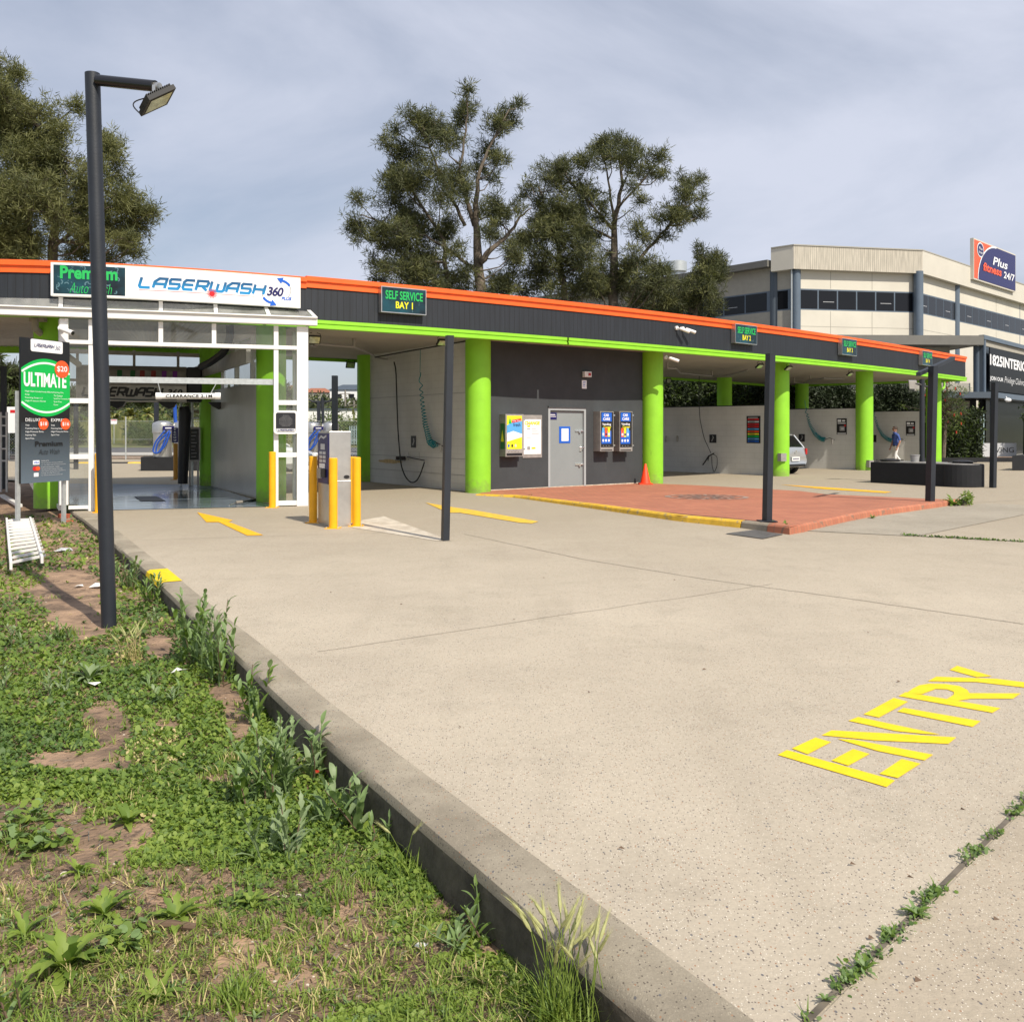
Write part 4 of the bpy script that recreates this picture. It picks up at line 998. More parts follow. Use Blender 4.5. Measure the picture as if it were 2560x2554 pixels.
# ------------------------------------------------------------------ posts, lamp, bollards, pay station
def post(px, py, tx, ty, wd, label, z0=0.0, d=None, m='charcoal', name='steel_post', arm=False, rot=0.45):
    b = G(px, py, z0) if d is None else P(px, py, d)
    t = P(tx, ty, b.y); mb = MB(); u = V(math.cos(rot), math.sin(rot), 0) * wd; v = V(-math.sin(rot), math.cos(rot), 0) * wd
    mb.box(b - u / 2 - v / 2, u, v, t - b, m)
    mb.box(t - u * 0.52 - v * 0.52, u * 1.04, v * 1.04, V(0, 0, 0.012), m)
    return b, t, mb
b, t, mb = post(1113, 1351, 1124, 841, 0.10, ''); thing(mb, 'steel_post', 'tall charcoal square post standing alone in front of the bay with the teal hose', 'post', 'charcoal posts on the forecourt')
b, t, mb = post(1917.6, 1303, 1926, 886, 0.115, '', 0.125); mb.box(b + V(-0.14, -0.14, 0.0), V(0.28, 0, 0), V(0, 0.28, 0), V(0, 0, 0.015), 'charcoal')
thing(mb, 'steel_post', 'charcoal square post on the corner of the red brick apron', 'post', 'charcoal posts on the forecourt')
b, t, mb = post(2325, 1253, 2333, 917, 0.14, '', 0.09)
lp = empty('arm_post', b, 'charcoal post with a crossing arm on top at the far tip of the brick apron', 'post', 'charcoal posts on the forecourt'); mb.build('post', lp)
e0 = P(2290, 940, t.y - 0.2); e1 = P(2377, 900, t.y + 1.5); mb = MB(); dd = (e1 - e0); mb.box(e0, dd, V(0.07, -0.04, 0).normalized() * 0.09, V(0, 0, 0.08), 'charcoal'); mb.build('arm', lp)
b, t, mb = post(2482, 1219, 2487, 957, 0.135, ''); thing(mb, 'steel_post', 'charcoal square post right of the curved dark planter', 'post', 'charcoal posts on the forecourt')
# street lamp at the left on the verge
lb = P(273, 1556, 8.7); lt = P(231, 184, 8.7)
lm = empty('lamp_post', lb, 'tall dark round lamp post with a floodlight, rising from the weedy verge', 'lamp post')
MB().tube([lb - V(0, 0, 0.1), lt], [0.068, 0.068], 'charcoal', 28).build('pole', lm, smooth=True)
aL = P(245, 201, 8.66); aR = P(388, 216, 8.45)
MB().tube([aL, aR], 0.052, 'black_gloss', 24).build('arm', lm, smooth=True)
mb = MB(); dA = (aR - aL).normalized(); mb.cyl(aR, aR + dA * 0.05, 0.036, 'steel', 16); hd = mb.build('arm_cap', lm, smooth=True)
pts = [P(385, 207 + 0, 8.42), P(385, 236, 8.42)]
mb = MB(); mb.box(P(380, 212, 8.40), V(0.03, 0.0, 0), V(0, 0.02, 0), V(0, 0, -0.11), 'steel'); mb.cyl(P(384, 238, 8.44), P(384, 238, 8.36), 0.014, 'chrome', 12); mb.build('bracket', lm)
# floodlight head: face corners in the photo (355,290)-(370,247)-(433,226)-(413,268)
A_, B_, C_, D_ = P(353, 292, 8.50), P(374, 251, 8.32), P(434, 227, 8.40), P(418, 262, 8.58)
fu = (D_ - A_); fv = (B_ - A_); fn = fu.cross(fv).normalized()
if fn.dot(V(0, 0, EYE) - A_) < 0: fn = -fn
fo = A_
hm = MB(); hm.box(fo, fu, fv, -fn * 0.045, 'black'); head = hm.build('floodlight', lm)
mb = MB()
for k in range(12): mb.box(fo + fu * (0.06 + 0.078 * k) + fv * 0.08 - fn * 0.045, fu * 0.03, fv * 0.84, -fn * 0.03, 'black')
mb.build('cooling_fins', head)
mb = MB(); q = [fo + fu * a + fv * b + fn * 0.004 for a, b in ((0.1, 0.12), (0.9, 0.12), (0.9, 0.88), (0.1, 0.88))]; mb.poly(q if (q[1] - q[0]).cross(q[2] - q[0]).dot(fn) > 0 else q[::-1], 'lamp_glass'); mb.build('lens', head)
mb = MB(); ca, cb = P(372, 244, 8.5), P(350, 284, 8.4); pts = [ca.lerp(cb, k / 12) + V(-0.10 * math.sin(math.pi * k / 12), 0, 0.02 * math.sin(math.pi * k / 12)) for k in range(13)]
mb.tube(pts, 0.006, 'black', 6); mb.build('cable', lm)
def bollard(px, py, top, label, d=None, r=0.072, m='bollard_yellow', grp='yellow bollards'):
    b = G(px, py) if d is None else V((px - CX) / F * d, d, 0)
    zt = EYE - (top - HY) / F * b.y; e_ = empty('bollard', b, label, 'bollard', grp)
    mb = MB(); mb.tube([b, b + V(0, 0, zt - 0.012), b + V(0, 0, zt)], [r, r, r - 0.012], m, 24); mb.build('post', e_, smooth=True)
    mb = MB(); mb.box(b + V(-0.12, -0.12, 0.0), V(0.24, 0, 0), V(0, 0.24, 0), V(0, 0, 0.014), m)
    for sx_ in (-1, 1):
        for sy_ in (-1, 1): mb.cyl(b + V(sx_ * .095, sy_ * .095, .01), b + V(sx_ * .095, sy_ * .095, .03), .012, 'galv', 8)
    mb.build('base_plate', e_)
    return e_
bollard(783, 1306, 1140, 'yellow bollard left of the pay station, nearest the glass porch')
bollard(833, 1320, 1144.5, 'yellow bollard in front of the pay station near its navy panel')
bollard(891.5, 1314.6, 1142.5, 'yellow bollard right of the pay station')
bollard(880.5, 1305, 1141.5, 'yellow bollard half hidden behind the right side of the pay station')
bollard(681, 1268.5, 1129, 'yellow bollard at the right side of the glass porch opening')
bollard(246.5, 1281, 1133, 'yellow bollard at the left side of the porch opening, behind the lamp post')
# pay station
psA = V(-3.09, 15.55, 0); ux = V(0.9, 0.43, 0).normalized(); uy = V(-0.45, 0.9, 0).normalized()
pay = empty('pay_station', psA + ux * 0.2 + uy * 0.37, 'stainless steel pay station with navy keypad panel between four yellow bollards', 'pay station')
fs_ = frame(psA + uy * 0.72, -uy)     # keypad face, looking towards the wash lane
mb = MB(); mb.box(psA, ux * 0.38, uy * 0.72, V(0, 0, 0.78), 'steel'); mb.build('lower_cabinet', pay, bevel=0.006)
mb = MB(); mb.box(psA + ux * 0.004 + uy * 0.004 + V(0, 0, 0.785), ux * 0.372, uy * 0.712, V(0, 0, 0.83), 'steel'); up = mb.build('upper_cabinet', pay, bevel=0.006)
mb = MB(); mb.fbox(fs_, 0.03, 0.69, 0.72, 1.58, 0.0, 0.012, 'sign_navy')
mb.build('control_panel', pay)
mb = MB()
fp = fs_
strip(mb, fp, [(0.10, 1.47), (0.25, 1.53), (0.42, 1.50), (0.60, 1.54)], 0.035, 'sign_lightgrey', 0.016); rect(mb, fp, 0.22, 0.5, 1.30, 1.40, 'sign_lightgrey', 0.016)
for i in range(2):
    for j in range(3): rect(mb, fp, 0.14 + 0.22 * i, 0.33 + 0.22 * i, 1.08 + 0.07 * j, 1.13 + 0.07 * j, 'sign_lightgrey', 0.016)
mb.build('keypad', up)
mb = MB(); mb.fbox(fp, 0.15, 0.5, 0.98, 1.06, 0.012, 0.02, 'sign_white'); mb.fbox(fp, 0.06, 0.3, 0.80, 0.97, 0.012, 0.04, 'steel_dull'); mb.fbox(fp, 0.38, 0.56, 0.83, 0.97, 0.012, 0.05, 'black'); mb.build('card_slot', up)
fr2 = frame(psA, ux)
mb = MB(); disc(mb, fr2, 0.30, 0.84, 0.05, 0.03, 'black', 0.009); mb.build('maker_badge', pay)
for a in (0.12, 0.30):
    mb = MB(); p = psA + ux * a + uy * 0.3 + V(0, 0, 1.615); mb.cyl(p, p + V(0, 0, 0.02), 0.012, 'steel', 10); mb.build('lifting_eye', pay)
# lane display on the porch post
fd = frame(pf(ppx(689) - 0.05, 1.55, 0.07), pf.u)
ds = empty('lane_display', fd(0.25, 0, 0), 'square white-framed display with a dotted arrow pattern on the porch frame', 'display')
def rrect(w, h, r, n=5): return [(cx + r * math.cos(a), cy + r * math.sin(a)) for cx, cy, a0 in ((w - r, h - r, 0), (r, h - r, 90), (r, r, 180), (w - r, r, 270)) for a in [R(a0 + 90 * k / n) for k in range(n + 1)]]
mb = MB(); mb.prism(fd, rrect(0.50, 0.50, 0.07), 0.0, 0.09, 'white_metal'); mb.build('casing', ds)
mb = MB(); mb.prism(fd, [(x + 0.045, y + 0.045) for x, y in rrect(0.41, 0.41, 0.04)], 0.088, 0.094, 'vac_screen'); scn = mb.build('screen', ds)
mb = MB()
for i in range(-7, 8):
    for j in range(-7, 8):
        x, y = (i + j) * 0.0125, (i - j) * 0.0125
        if abs(x) < 0.14 and -0.11 < y < 0.15 and (i + j) % 2 == 0: disc(mb, fd, 0.25 + x, 0.27 + y, 0.006, 0.006, 'sign_grey', 0.096, 6)
mb.build('dot_pattern', scn)
mb = MB(); rect(mb, fd, 0.05, 0.45, 0.052, 0.115, 'sign_lightgrey', 0.0955); laserwash(mb, fd, 0.09, 0.41, 0.065, 0.10, 'sign_navy', 0.098, 0.22); mb.build('lettering', scn)

# ------------------------------------------------------------------ price board
bl = P(52, 842, 16.2); br = P(174, 857, 17.25)
db = V(br.x - bl.x, br.y - bl.y, 0); zb = EYE - (1209 - HY) / F * 16.2; zt = EYE - (842 - HY) / F * 16.2
pb = frame(V(bl.x, bl.y, zb), db); WB = db.length; HB = zt - zb
bd = empty('price_board', V(bl.x, bl.y, -0.1), 'tall black price board with a big green oval and orange price discs', 'price sign')
for a, nm in ((-0.03, 'post'), (WB - 0.10, 'post')):
    mb = MB(); p = pb(a, 0, -0.05); mb.box(V(p.x, p.y, -0.3), pb.u * 0.07, -pb.n * 0.05, V(0, 0, zt - 0.65 if a < 0 else zb + 0.6), 'galv'); mb.build(nm, bd)
mb = MB(); mb.fbox(pb, 0, WB, 0, HB, -0.04, 0.0, 'sign_black'); rect(mb, pb, 0.0, WB, 0, HB * 0.42, 'pylon_grad', 0.002); mb.build('panel', bd)
X = lambda px: (px - 216) / (762 - 225) * WB
def Yb(py, px=216):    # photo zoom row -> height on the board at that column
    t_ = (px - 216) / 530.0; top = 92 + 68 * t_; bot = 1665 - 35 * t_
    return HB * (bot - py) / (bot - top)
mb = MB(); n = 28; e0_ = [(X(216), Yb(800))]
def arc(a0, b0, a1, b1, h, k): return [(a0 + (a1 - a0) * i / k, b0 + (b1 - b0) * i / k + h * (1 - (2 * i / k - 1) ** 2)) for i in range(k + 1)]
yU, yL = HB * 0.79, HB * 0.535
top = arc(0.0, yU, WB, yU, HB * 0.075, 16); botm = arc(WB, yL, 0.0, yL, -HB * 0.075, 16)
mb.poly([pb(a, b, 0.006) for a, b in top + botm][::-1], 'sign_green'); 
gp = mb.build('green_oval', bd)
mb = MB(); strip(mb, pb, [(a, b - 0.06) for a, b in arc(0.01, yU, WB - 0.01, yU, HB * 0.068, 16)], 0.035, 'sign_greenline', 0.009); strip(mb, pb, [(a, b + 0.06) for a, b in arc(0.01, yL, WB - 0.01, yL, -HB * 0.068, 16)], 0.035, 'sign_greenline', 0.009)
mb.build('outline', gp)
mb = MB(); text(mb, pb, 'ULTIMATE', 0.05, WB - 0.09, HB * 0.665, HB * 0.765, 'sign_white', 0.012, bold=0.035, space=1.0)
for i, tx in enumerate(('High Side Underbody Blaster', 'Soap', 'Foaming Soap x 2', 'High Pressure Rinse')): text(mb, pb, tx, 0.08, 0.08 + 0.024 * len(tx), HB * (0.625 - 0.022 * i), HB * (0.638 - 0.022 * i), 'sign_greenline', 0.012)
for i, tx in enumerate(('Foaming Wax', 'Tri Colour', 'SpotOne Carnauba Wax', 'Spot Free', 'Dryer')): text(mb, pb, tx, 0.72, 0.72 + 0.021 * len(tx), HB * (0.625 - 0.022 * i), HB * (0.638 - 0.022 * i), 'sign_greenline', 0.012)
mb.build('lettering', gp)
for (cx_, cy_, ra, rb_, tx, w_) in ((X(657), HB * 0.800, 0.17, HB * 0.062, '$20', 0.12), (X(450), HB * 0.408, 0.115, HB * 0.041, '$18', 0.08), (X(698), HB * 0.408, 0.115, HB * 0.041, '$16', 0.08)):
    mb = MB(); disc(mb, pb, cx_, cy_, ra, rb_, 'sign_orange', 0.016); dk = mb.build('price_disc', bd); mb = MB(); text(mb, pb, tx, cx_ - w_, cx_ + w_, cy_ - rb_ * .36, cy_ + rb_ * .36, 'sign_white', 0.020, bold=0.01); mb.build('lettering', dk)
mb = MB(); mb.prism(pb, [(X(318) + x, HB * 0.91 + y) for x, y in rrect(0.72, 0.22, 0.03)], 0.0, 0.012, 'sign_white'); lg = mb.build('logo_plate', bd)
mb = MB(); laserwash(mb, pb, X(318) + 0.07, X(318) + 0.52, HB * 0.91 + 0.085, HB * 0.91 + 0.14, 'sign_navy', 0.015, 0.22); text(mb, pb, '360', X(318) + 0.54, X(318) + 0.66, HB * 0.91 + 0.06, HB * 0.91 + 0.14, 'sign_navy', 0.016, shear=0.3); mb.build('lettering', lg)
mb = MB()
text(mb, pb, 'DELUXE', 0.09, 0.42, HB * 0.425, HB * 0.447, 'sign_white', 0.012); text(mb, pb, 'EXPRESS', 0.66, 1.02, HB * 0.425, HB * 0.447, 'sign_white', 0.012)
for i, tx in enumerate(('Soap', 'Foaming Soap x 2', 'High Pressure Rinse', 'Foaming Wax', 'Spot Free')): text(mb, pb, tx, 0.09, 0.09 + 0.021 * len(tx), HB * (0.392 - 0.023 * i), HB * (0.406 - 0.023 * i), 'sign_white', 0.012)
for i, tx in enumerate(('Soap', 'Foaming Soap x 2', 'High Pressure Rinse', 'Spot Free')): text(mb, pb, tx, 0.66, 0.66 + 0.021 * len(tx), HB * (0.392 - 0.023 * i), HB * (0.406 - 0.023 * i), 'sign_white', 0.012)
text(mb, pb, 'Premium', 0.30, 0.93, HB * 0.252, HB * 0.288, 'sign_black', 0.012, bold=0.03); text(mb, pb, 'Auto Wash', 0.38, 0.86, HB * 0.195, HB * 0.232, 'sign_black', 0.012, bold=-0.01, shear=0.35)
for i in range(8): text(mb, pb, ('PLEASE NOTE', 'Do not take your existing conditions', 'or not affect performance and fit', 'Instructions read.', 'The most modern locations at all times.', 'Wet vehicles, Caution Doors, Side Mirrors.', 'Parking, Rack, Rig Masters etc.', 'For cleaning inside please ask the staff.')[i], 0.44, 0.44 + (0.17 if i == 0 else 0.42 + 0.07 * (i % 3)), HB * (0.146 - 0.0145 * i), HB * (0.154 - 0.0145 * i), 'sign_lightgrey', 0.012)
mb.build('lettering', bd)
mb = MB(); mb.fbox(pb, 0.26, 0.40, HB * 0.125, HB * 0.155, 0.002, 0.008, 'sign_white'); text(mb, pb, 'VISA', 0.275, 0.385, HB * 0.133, HB * 0.147, 'sign_blue', 0.011, bold=0.02, shear=0.2)
disc(mb, pb, 0.30, HB * 0.098, 0.05, 0.04, 'sign_red', 0.008); disc(mb, pb, 0.36, HB * 0.098, 0.05, 0.04, 'sign_orange', 0.011); mb.fbox(pb, 0.28, 0.38, HB * 0.042, HB * 0.068, 0.002, 0.008, 'sign_white'); mb.build('card_symbols', bd)

# ------------------------------------------------------------------ storeroom wall equipment
def wbox(px0, px1, py0, py1, dep, side=0):
    a0, bt = hit(sw, px0, py0, dep); a1, _ = hit(sw, px1, py0, dep); _, bb = hit(sw, (px0 + px1) / 2, py1, dep); return a0, a1, bb, bt
a0, a1, b0, b1 = wbox(1264, 1309, 1035, 1141, 0.28)
vm = empty('vending_machine', sw(a0, b0, 0), 'yellow-fronted air freshener vending machine on the grey wall left of the door', 'vending machine')
mb = MB(); mb.fbox(sw, a0, a1, b0, b1, 0.003, 0.28, 'steel_dull'); mb.fbox(sw, a0 + 0.03, a1 - 0.05, b0 + 0.02, b0 + 0.09, 0.28, 0.283, 'black'); mb.build('casing', vm, bevel=0.008)
mb = MB(); c = 0.285; w_ = a1 - a0; h_ = b1 - b0
rect(mb, sw, a0 + 0.04, a1 - 0.06, b0 + 0.20, b1 - 0.04, 'sign_yellow', c); 
q = [(a0 + 0.04, b0 + 0.42), (a1 - 0.06, b0 + 0.56), (a1 - 0.06, b0 + 0.95), (a0 + 0.26, b0 + 0.93), (a0 + 0.04, b0 + 0.83)]; mb.poly([sw(a, b, c + .003) for a, b in q], 'sign_sky')
q = [(a0 + 0.04, b0 + 0.40), (a1 - 0.06, b0 + 0.52), (a1 - 0.06, b0 + 0.60), (a0 + 0.25, b0 + 0.68), (a0 + 0.04, b0 + 0.62)]; mb.poly([sw(a, b, c + .006) for a, b in q], 'sign_white')
text(mb, sw, 'fresh', a0 + 0.25, a1 - 0.12, b0 + 0.80, b0 + 0.90, 'sign_navy', c + 0.009)
mb.poly([sw(a0 + 0.09, b1 - 0.25, c + .006), sw(a0 + 0.19, b1 - 0.25, c + .006), sw(a0 + 0.14, b1 - 0.08, c + .006)], 'sign_green')
q = [(a0 + 0.2, b1 - 0.23), (a1 - 0.09, b1 - 0.19), (a1 - 0.09, b1 - 0.11), (a0 + 0.2, b1 - 0.15)]; mb.poly([sw(a, b, c + .006) for a, b in q], 'sign_red'); text(mb, sw, 'Little Trees', a0 + 0.22, a1 - 0.11, b1 - 0.195, b1 - 0.145, 'sign_white', c + .009)
for k in range(4): disc(mb, sw, a0 + 0.10 + 0.115 * k, b0 + 0.29, 0.03, 0.045, ('sign_blue', 'black', 'sign_lightgrey', 'sign_yellow')[k], c + .004, 10)
mb.build('poster', vm)
fl = frame(sw(a0, b0, 0.0), sw.n * -1) if False else None
mb = MB(); mb.poly([sw(a0 - 0.004, b0 + 0.2, 0.05), sw(a0 - 0.004, b0 + 0.2, 0.24), sw(a0 - 0.004, b0 + 0.88, 0.24), sw(a0 - 0.004, b0 + 0.88, 0.05)][::1], 'light_green'); mb.poly([sw(a0 - 0.007, b0 + 0.4, 0.08), sw(a0 - 0.007, b0 + 0.4, 0.21), sw(a0 - 0.007, b0 + 0.72, 0.145)], 'sign_yellow'); mb.build('side_sticker', vm)
for k in range(4): mb = MB(); mb.cyl(sw(a0 + 0.1 + 0.11 * k, b0 + 0.15, 0.28), sw(a0 + 0.1 + 0.11 * k, b0 + 0.15, 0.30), 0.015, 'chrome', 10); mb.build('coin_knob', vm)
for b in (b0 + 0.17, b1 - 0.17): mb = MB(); mb.fbox(sw, a1 - 0.01, a1 + 0.05, b, b + 0.05, 0.2, 0.29, 'chrome'); mb.build('hasp', vm)
a0, a1, b0, b1 = wbox(1307, 1355, 1037, 1144, 0.02)
cs = empty('change_board', sw(a0, b0, 0), 'white CHANGE instruction board in a grey frame beside the yellow vending machine', 'notice board')
mb = MB(); mb.fbox(sw, a0, a1, b0, b1, 0.003, 0.02, 'steel_dull'); mb.build('frame', cs)
mb = MB(); rect(mb, sw, a0 + 0.03, a1 - 0.04, b0 + 0.10, b1 - 0.12, 'sign_white', 0.024); text(mb, sw, 'CHANGE', a0 + 0.06, a1 - 0.08, b1 - 0.27, b1 - 0.17, 'yellow_line', 0.028, bold=0.05, shear=0.1)
for (x, y, w2, h2, mm) in ((0.12, 0.92, 0.16, 0.012, 'sign_grey'), (0.15, 0.84, 0.1, 0.05, 'yellow_line'), (0.14, 0.79, 0.12, 0.012, 'black'), (0.12, 0.55, 0.16, 0.012, 'sign_grey'), (0.30, 0.79, 0.16, 0.01, 'sign_grey'), (0.30, 0.74, 0.22, 0.01, 'sign_grey'), (0.30, 0.69, 0.30, 0.01, 'sign_grey'), (0.30, 0.65, 0.26, 0.01, 'sign_grey'), (0.15, 0.22, 0.1, 0.09, 'sign_grey'), (0.30, 0.24, 0.14, 0.05, 'yellow_line')): rect(mb, sw, a0 + x, a0 + x + w2, b0 + y, b0 + y + h2, mm, 0.028)
mb.build('printed_panel', cs)
for px0, px1, lbl in ((1501, 1534, 'blue and black CAR CARE vending machine just right of the grey door'), (1549, 1581, 'blue and black CAR CARE vending machine nearest the column with the traffic cone')):
    a0, a1, b0, b1 = wbox(px0, px1, 1028, 1128, 0.30)
    v2 = empty('vending_machine', sw(a0, b0, 0), lbl, 'vending machine', 'car care vending machines'); c = 0.305
    mb = MB(); mb.fbox(sw, a0, a1, b0, b1, 0.003, 0.30, 'steel_dull'); rect(mb, sw, a0 + 0.02, a1 - 0.02, b0 + 0.12, b1 - 0.02, 'black', 0.3025); mb.fbox(sw, a0 + 0.03, a1 - 0.06, b0 + 0.02, b0 + 0.05, 0.30, 0.303, 'black'); mb.build('casing', v2, bevel=0.008)
    w_ = a1 - a0; al, ar = a0 + 0.04, a1 - 0.10
    mb = MB(); rect(mb, sw, al, ar + 0.02, b1 - 0.29, b1 - 0.04, 'sign_blue', c); text(mb, sw, 'CAR', al + 0.09, ar - 0.09, b1 - 0.15, b1 - 0.07, 'sign_white', c + .004, bold=0.03); text(mb, sw, 'CARE', al + 0.06, ar - 0.05, b1 - 0.26, b1 - 0.18, 'sign_white', c + .004, bold=0.03)
    text(mb, sw, 'Vending', al + 0.03, ar - 0.01, b1 - 0.42, b1 - 0.34, 'sign_white', c, bold=0.02); text(mb, sw, 'Center', al + 0.08, ar, b1 - 0.49, b1 - 0.42, 'sign_yellow', c, bold=0.02)
    rect(mb, sw, al, ar, b0 + 0.22, b1 - 0.56, 'sign_blue', c)
    for k in range(3): rect(mb, sw, al + 0.02 + 0.11 * k, al + 0.11 + 0.11 * k, b0 + 0.42, b0 + 0.68, ('sign_sky', 'sign_orange', 'sign_yellow')[(k + (px0 > 1540)) % 3], c + .004); rect(mb, sw, al + 0.035 + 0.11 * k, al + 0.095 + 0.11 * k, b0 + 0.46, b0 + 0.53, ('sign_white', 'sign_navy')[k % 2], c + .007); rect(mb, sw, al + 0.035 + 0.11 * k, al + 0.095 + 0.11 * k, b0 + 0.28, b0 + 0.35, 'sign_white', c + .004)
    mb.build('poster', v2)
    for k in range(3): mb = MB(); mb.cyl(sw(al + 0.06 + 0.11 * k, b0 + 0.16, 0.30), sw(al + 0.06 + 0.11 * k, b0 + 0.16, 0.32), 0.014, 'chrome', 8); mb.build('coin_knob', v2)
    for b in (b0 + 0.15, b1 - 0.13): mb = MB(); mb.fbox(sw, a1 - 0.01, a1 + 0.05, b, b + 0.04, 0.2, 0.31, 'chrome'); mb.build('hasp', v2)
# alarm box and little sign high on the wall
a, b = hit(sw, 1464, 936, 0); al = empty('alarm_box', sw(a, b, 0), 'white alarm box with red lamp high on the grey wall above the door', 'alarm')
mb = MB(); mb.fbox(sw, a - 0.13, a + 0.13, b - 0.08, b + 0.08, 0.002, 0.12, 'white'); mb.build('casing', al, bevel=0.01); mb = MB(); mb.fbox(sw, a + 0.0, a + 0.08, b - 0.04, b + 0.04, 0.12, 0.14, 'tail_red'); mb.build('lamp', al)
a, b = hit(sw, 1460, 961, 0); mb = MB(); mb.fbox(sw, a - 0.09, a + 0.09, b - 0.12, b + 0.12, 0.002, 0.015, 'sign_white')
for k in range(4): rect(mb, sw, a - 0.05, a + 0.05 - 0.01 * k, b + 0.07 - 0.045 * k, b + 0.085 - 0.045 * k, 'sign_blue', 0.018)
thing(mb, 'warning_sign', 'small white notice with blue lines under the alarm box', 'sign')
for px, lbl in ((1330, 'flat soffit downlight above the yellow vending machine'), (1568, 'flat soffit downlight above the car care machines')):
    s = sat(px, -0.6); mb = MB(); f = TF(s, ZG + 0.04, -0.62); mb.fbox(f, -0.2, 0.2, 0, 0.055, -0.1, 0.1, 'soffit'); thing(mb, 'downlight', lbl, 'light')
# traffic cone
q = G(1611, 1208.5, 0.02); q = q + V(-0.02, -0.35, 0); 
cone = empty('traffic_cone', q, 'bright orange traffic cone against the foot of the green column', 'traffic cone')
MB().lathe(q, [(0.155, 0.035), (0.15, 0.05), (0.03, 0.60), (0.022, 0.61)], 'cone_orange', 28).build('cone', cone, smooth=True)
mb = MB(); mb.box(q + V(-0.2, -0.2, 0), V(0.4, 0, 0), V(0, 0.4, 0), V(0, 0, 0.035), 'cone_orange'); mb.build('base', cone, bevel=0.008)

# ------------------------------------------------------------------ cameras and floodlights on the building
def camera_unit(fr, label, flip=1):
    e_ = empty('security_camera', fr(0, 0, 0), label, 'security camera')
    mb = MB(); mb.cyl(fr(0, 0, 0), fr(0, 0, 0.05), 0.06, 'white', 20); mb.tube([fr(0, 0, 0.04), fr(0, -0.02, 0.10), fr(0.04 * flip, -0.05, 0.16)], 0.022, 'white', 10); mb.build('bracket', e_, smooth=True)
    mb = MB(); a = fr(0.0 * flip, -0.02, 0.14); b = fr(0.24 * flip, -0.12, 0.30); mb.tube([a, b], [0.045, 0.05], 'white', 16); bd_ = mb.build('body', e_, smooth=True)
    mb = MB(); mb.cyl(b, b + (b - a).normalized() * 0.012, 0.042, 'black_gloss', 16); mb.build('lens', bd_)
    return e_
camera_unit(frame(pf(0.02, 3.66, 0.06), pf.u), 'white bullet camera on the left corner post of the glass porch')
for k, px in enumerate((1697, 1712)): camera_unit(TF(sat(px, 0.1), 4.62, 0.0), ('white camera drooping from the fascia, left of a close pair', 'white camera pointing right, right of a close pair on the fascia')[k])
camera_unit(TF(sat(1660, -0.3), ZG - 0.12, -0.25), 'white camera under the canopy edge beside the column with the cone')
def flood(c_, u, tilt, label, w_=0.30, h_=0.2):
    fr = frame(c_, u, V(0, 0, 1) ); e_ = empty('floodlight', c_, label, 'floodlight', 'black floodlights under the canopy')
    n_ = (fr.n * math.cos(tilt) - V(0, 0, 1) * math.sin(tilt)).normalized(); up_ = n_.cross(fr.u).normalized()
    mb = MB(); mb.box(c_ - fr.u * w_ / 2 - up_ * h_ / 2, fr.u * w_, up_ * h_, -n_ * 0.05, 'black'); mb.build('casing', e_)
    mb = MB(); q = [c_ + fr.u * a * w_ * 0.42 + up_ * b * h_ * 0.4 + n_ * 0.004 for a, b in ((-1, -1), (1, -1), (1, 1), (-1, 1))]; mb.poly(q, 'lamp_glass'); mb.build('lens', e_)
    mb = MB(); 
    for sg in (-1, 1): mb.tube([c_ + fr.u * sg * w_ / 2 - n_ * 0.02, c_ + fr.u * sg * w_ / 2 + V(0, 0, 0.14), c_ + fr.u * sg * w_ * 0.2 + V(0, 0, 0.17)], 0.008, 'black', 6)
    mb.build('bracket', e_)
for px, out, z, tl, lb_ in ((786, -0.9, 3.72, 0.5, 'nearest the glass porch'), (877, -8.0, 3.70, 0.3, 'at the back of the first bay'), (1108, -0.5, 3.78, 0.9, 'behind the lone charcoal post'), (1900, -0.7, 3.76, 0.9, 'left of the third right-hand column'), (1972, -0.6, 3.76, 0.9, 'right of the post on the brick apron'), (2126, -0.7, 3.76, 0.9, 'left of the column before the parked car bay'), (1672, -7.9, 3.72, 0.3, 'at the back of the second bay')):
    s = sat(px, out); t_, n_ = TN(s); flood(C(s, z, out), V(t_.x, t_.y, 0), tl, 'black floodlight under the canopy ' + lb_)
# ------------------------------------------------------------------ bay 1 wall equipment
fr, L_, _ = wb1; cw1 = walln(fr, 0.16); sgn = 1 if cw1 > 0 else -1
def wp_(px, py, c=0.0): a, b = hit(fr, px, py, cw1 + sgn * c); return fr(a, b, cw1 + sgn * c)
def coil(pts, r0, turns, wr, name, label, mm, tail, taper=(1.0, 1.0)):
    pts = resample(pts, 60); N_ = int(turns * 14); q = []
    for i in range(N_ + 1):
        t_ = i / N_; tt = t_ ** 0.55; k = tt * 59; i0 = min(58, int(k)); p = pts[i0].lerp(pts[i0 + 1], k - i0); d_ = (pts[i0 + 1] - pts[i0]).normalized()
        x = (fr.u - d_ * fr.u.dot(d_)).normalized(); y = d_.cross(x); a = 2 * math.pi * turns * t_; rr_ = r0 * (taper[0] + (taper[1] - taper[0]) * t_)
        q.append(p + (x * math.cos(a) + y * math.sin(a)) * rr_)
    mb = MB(); mb.tube([pts[0] + V(0, 0, 0.9)] * 0 + q, wr, mm, 6); return mb
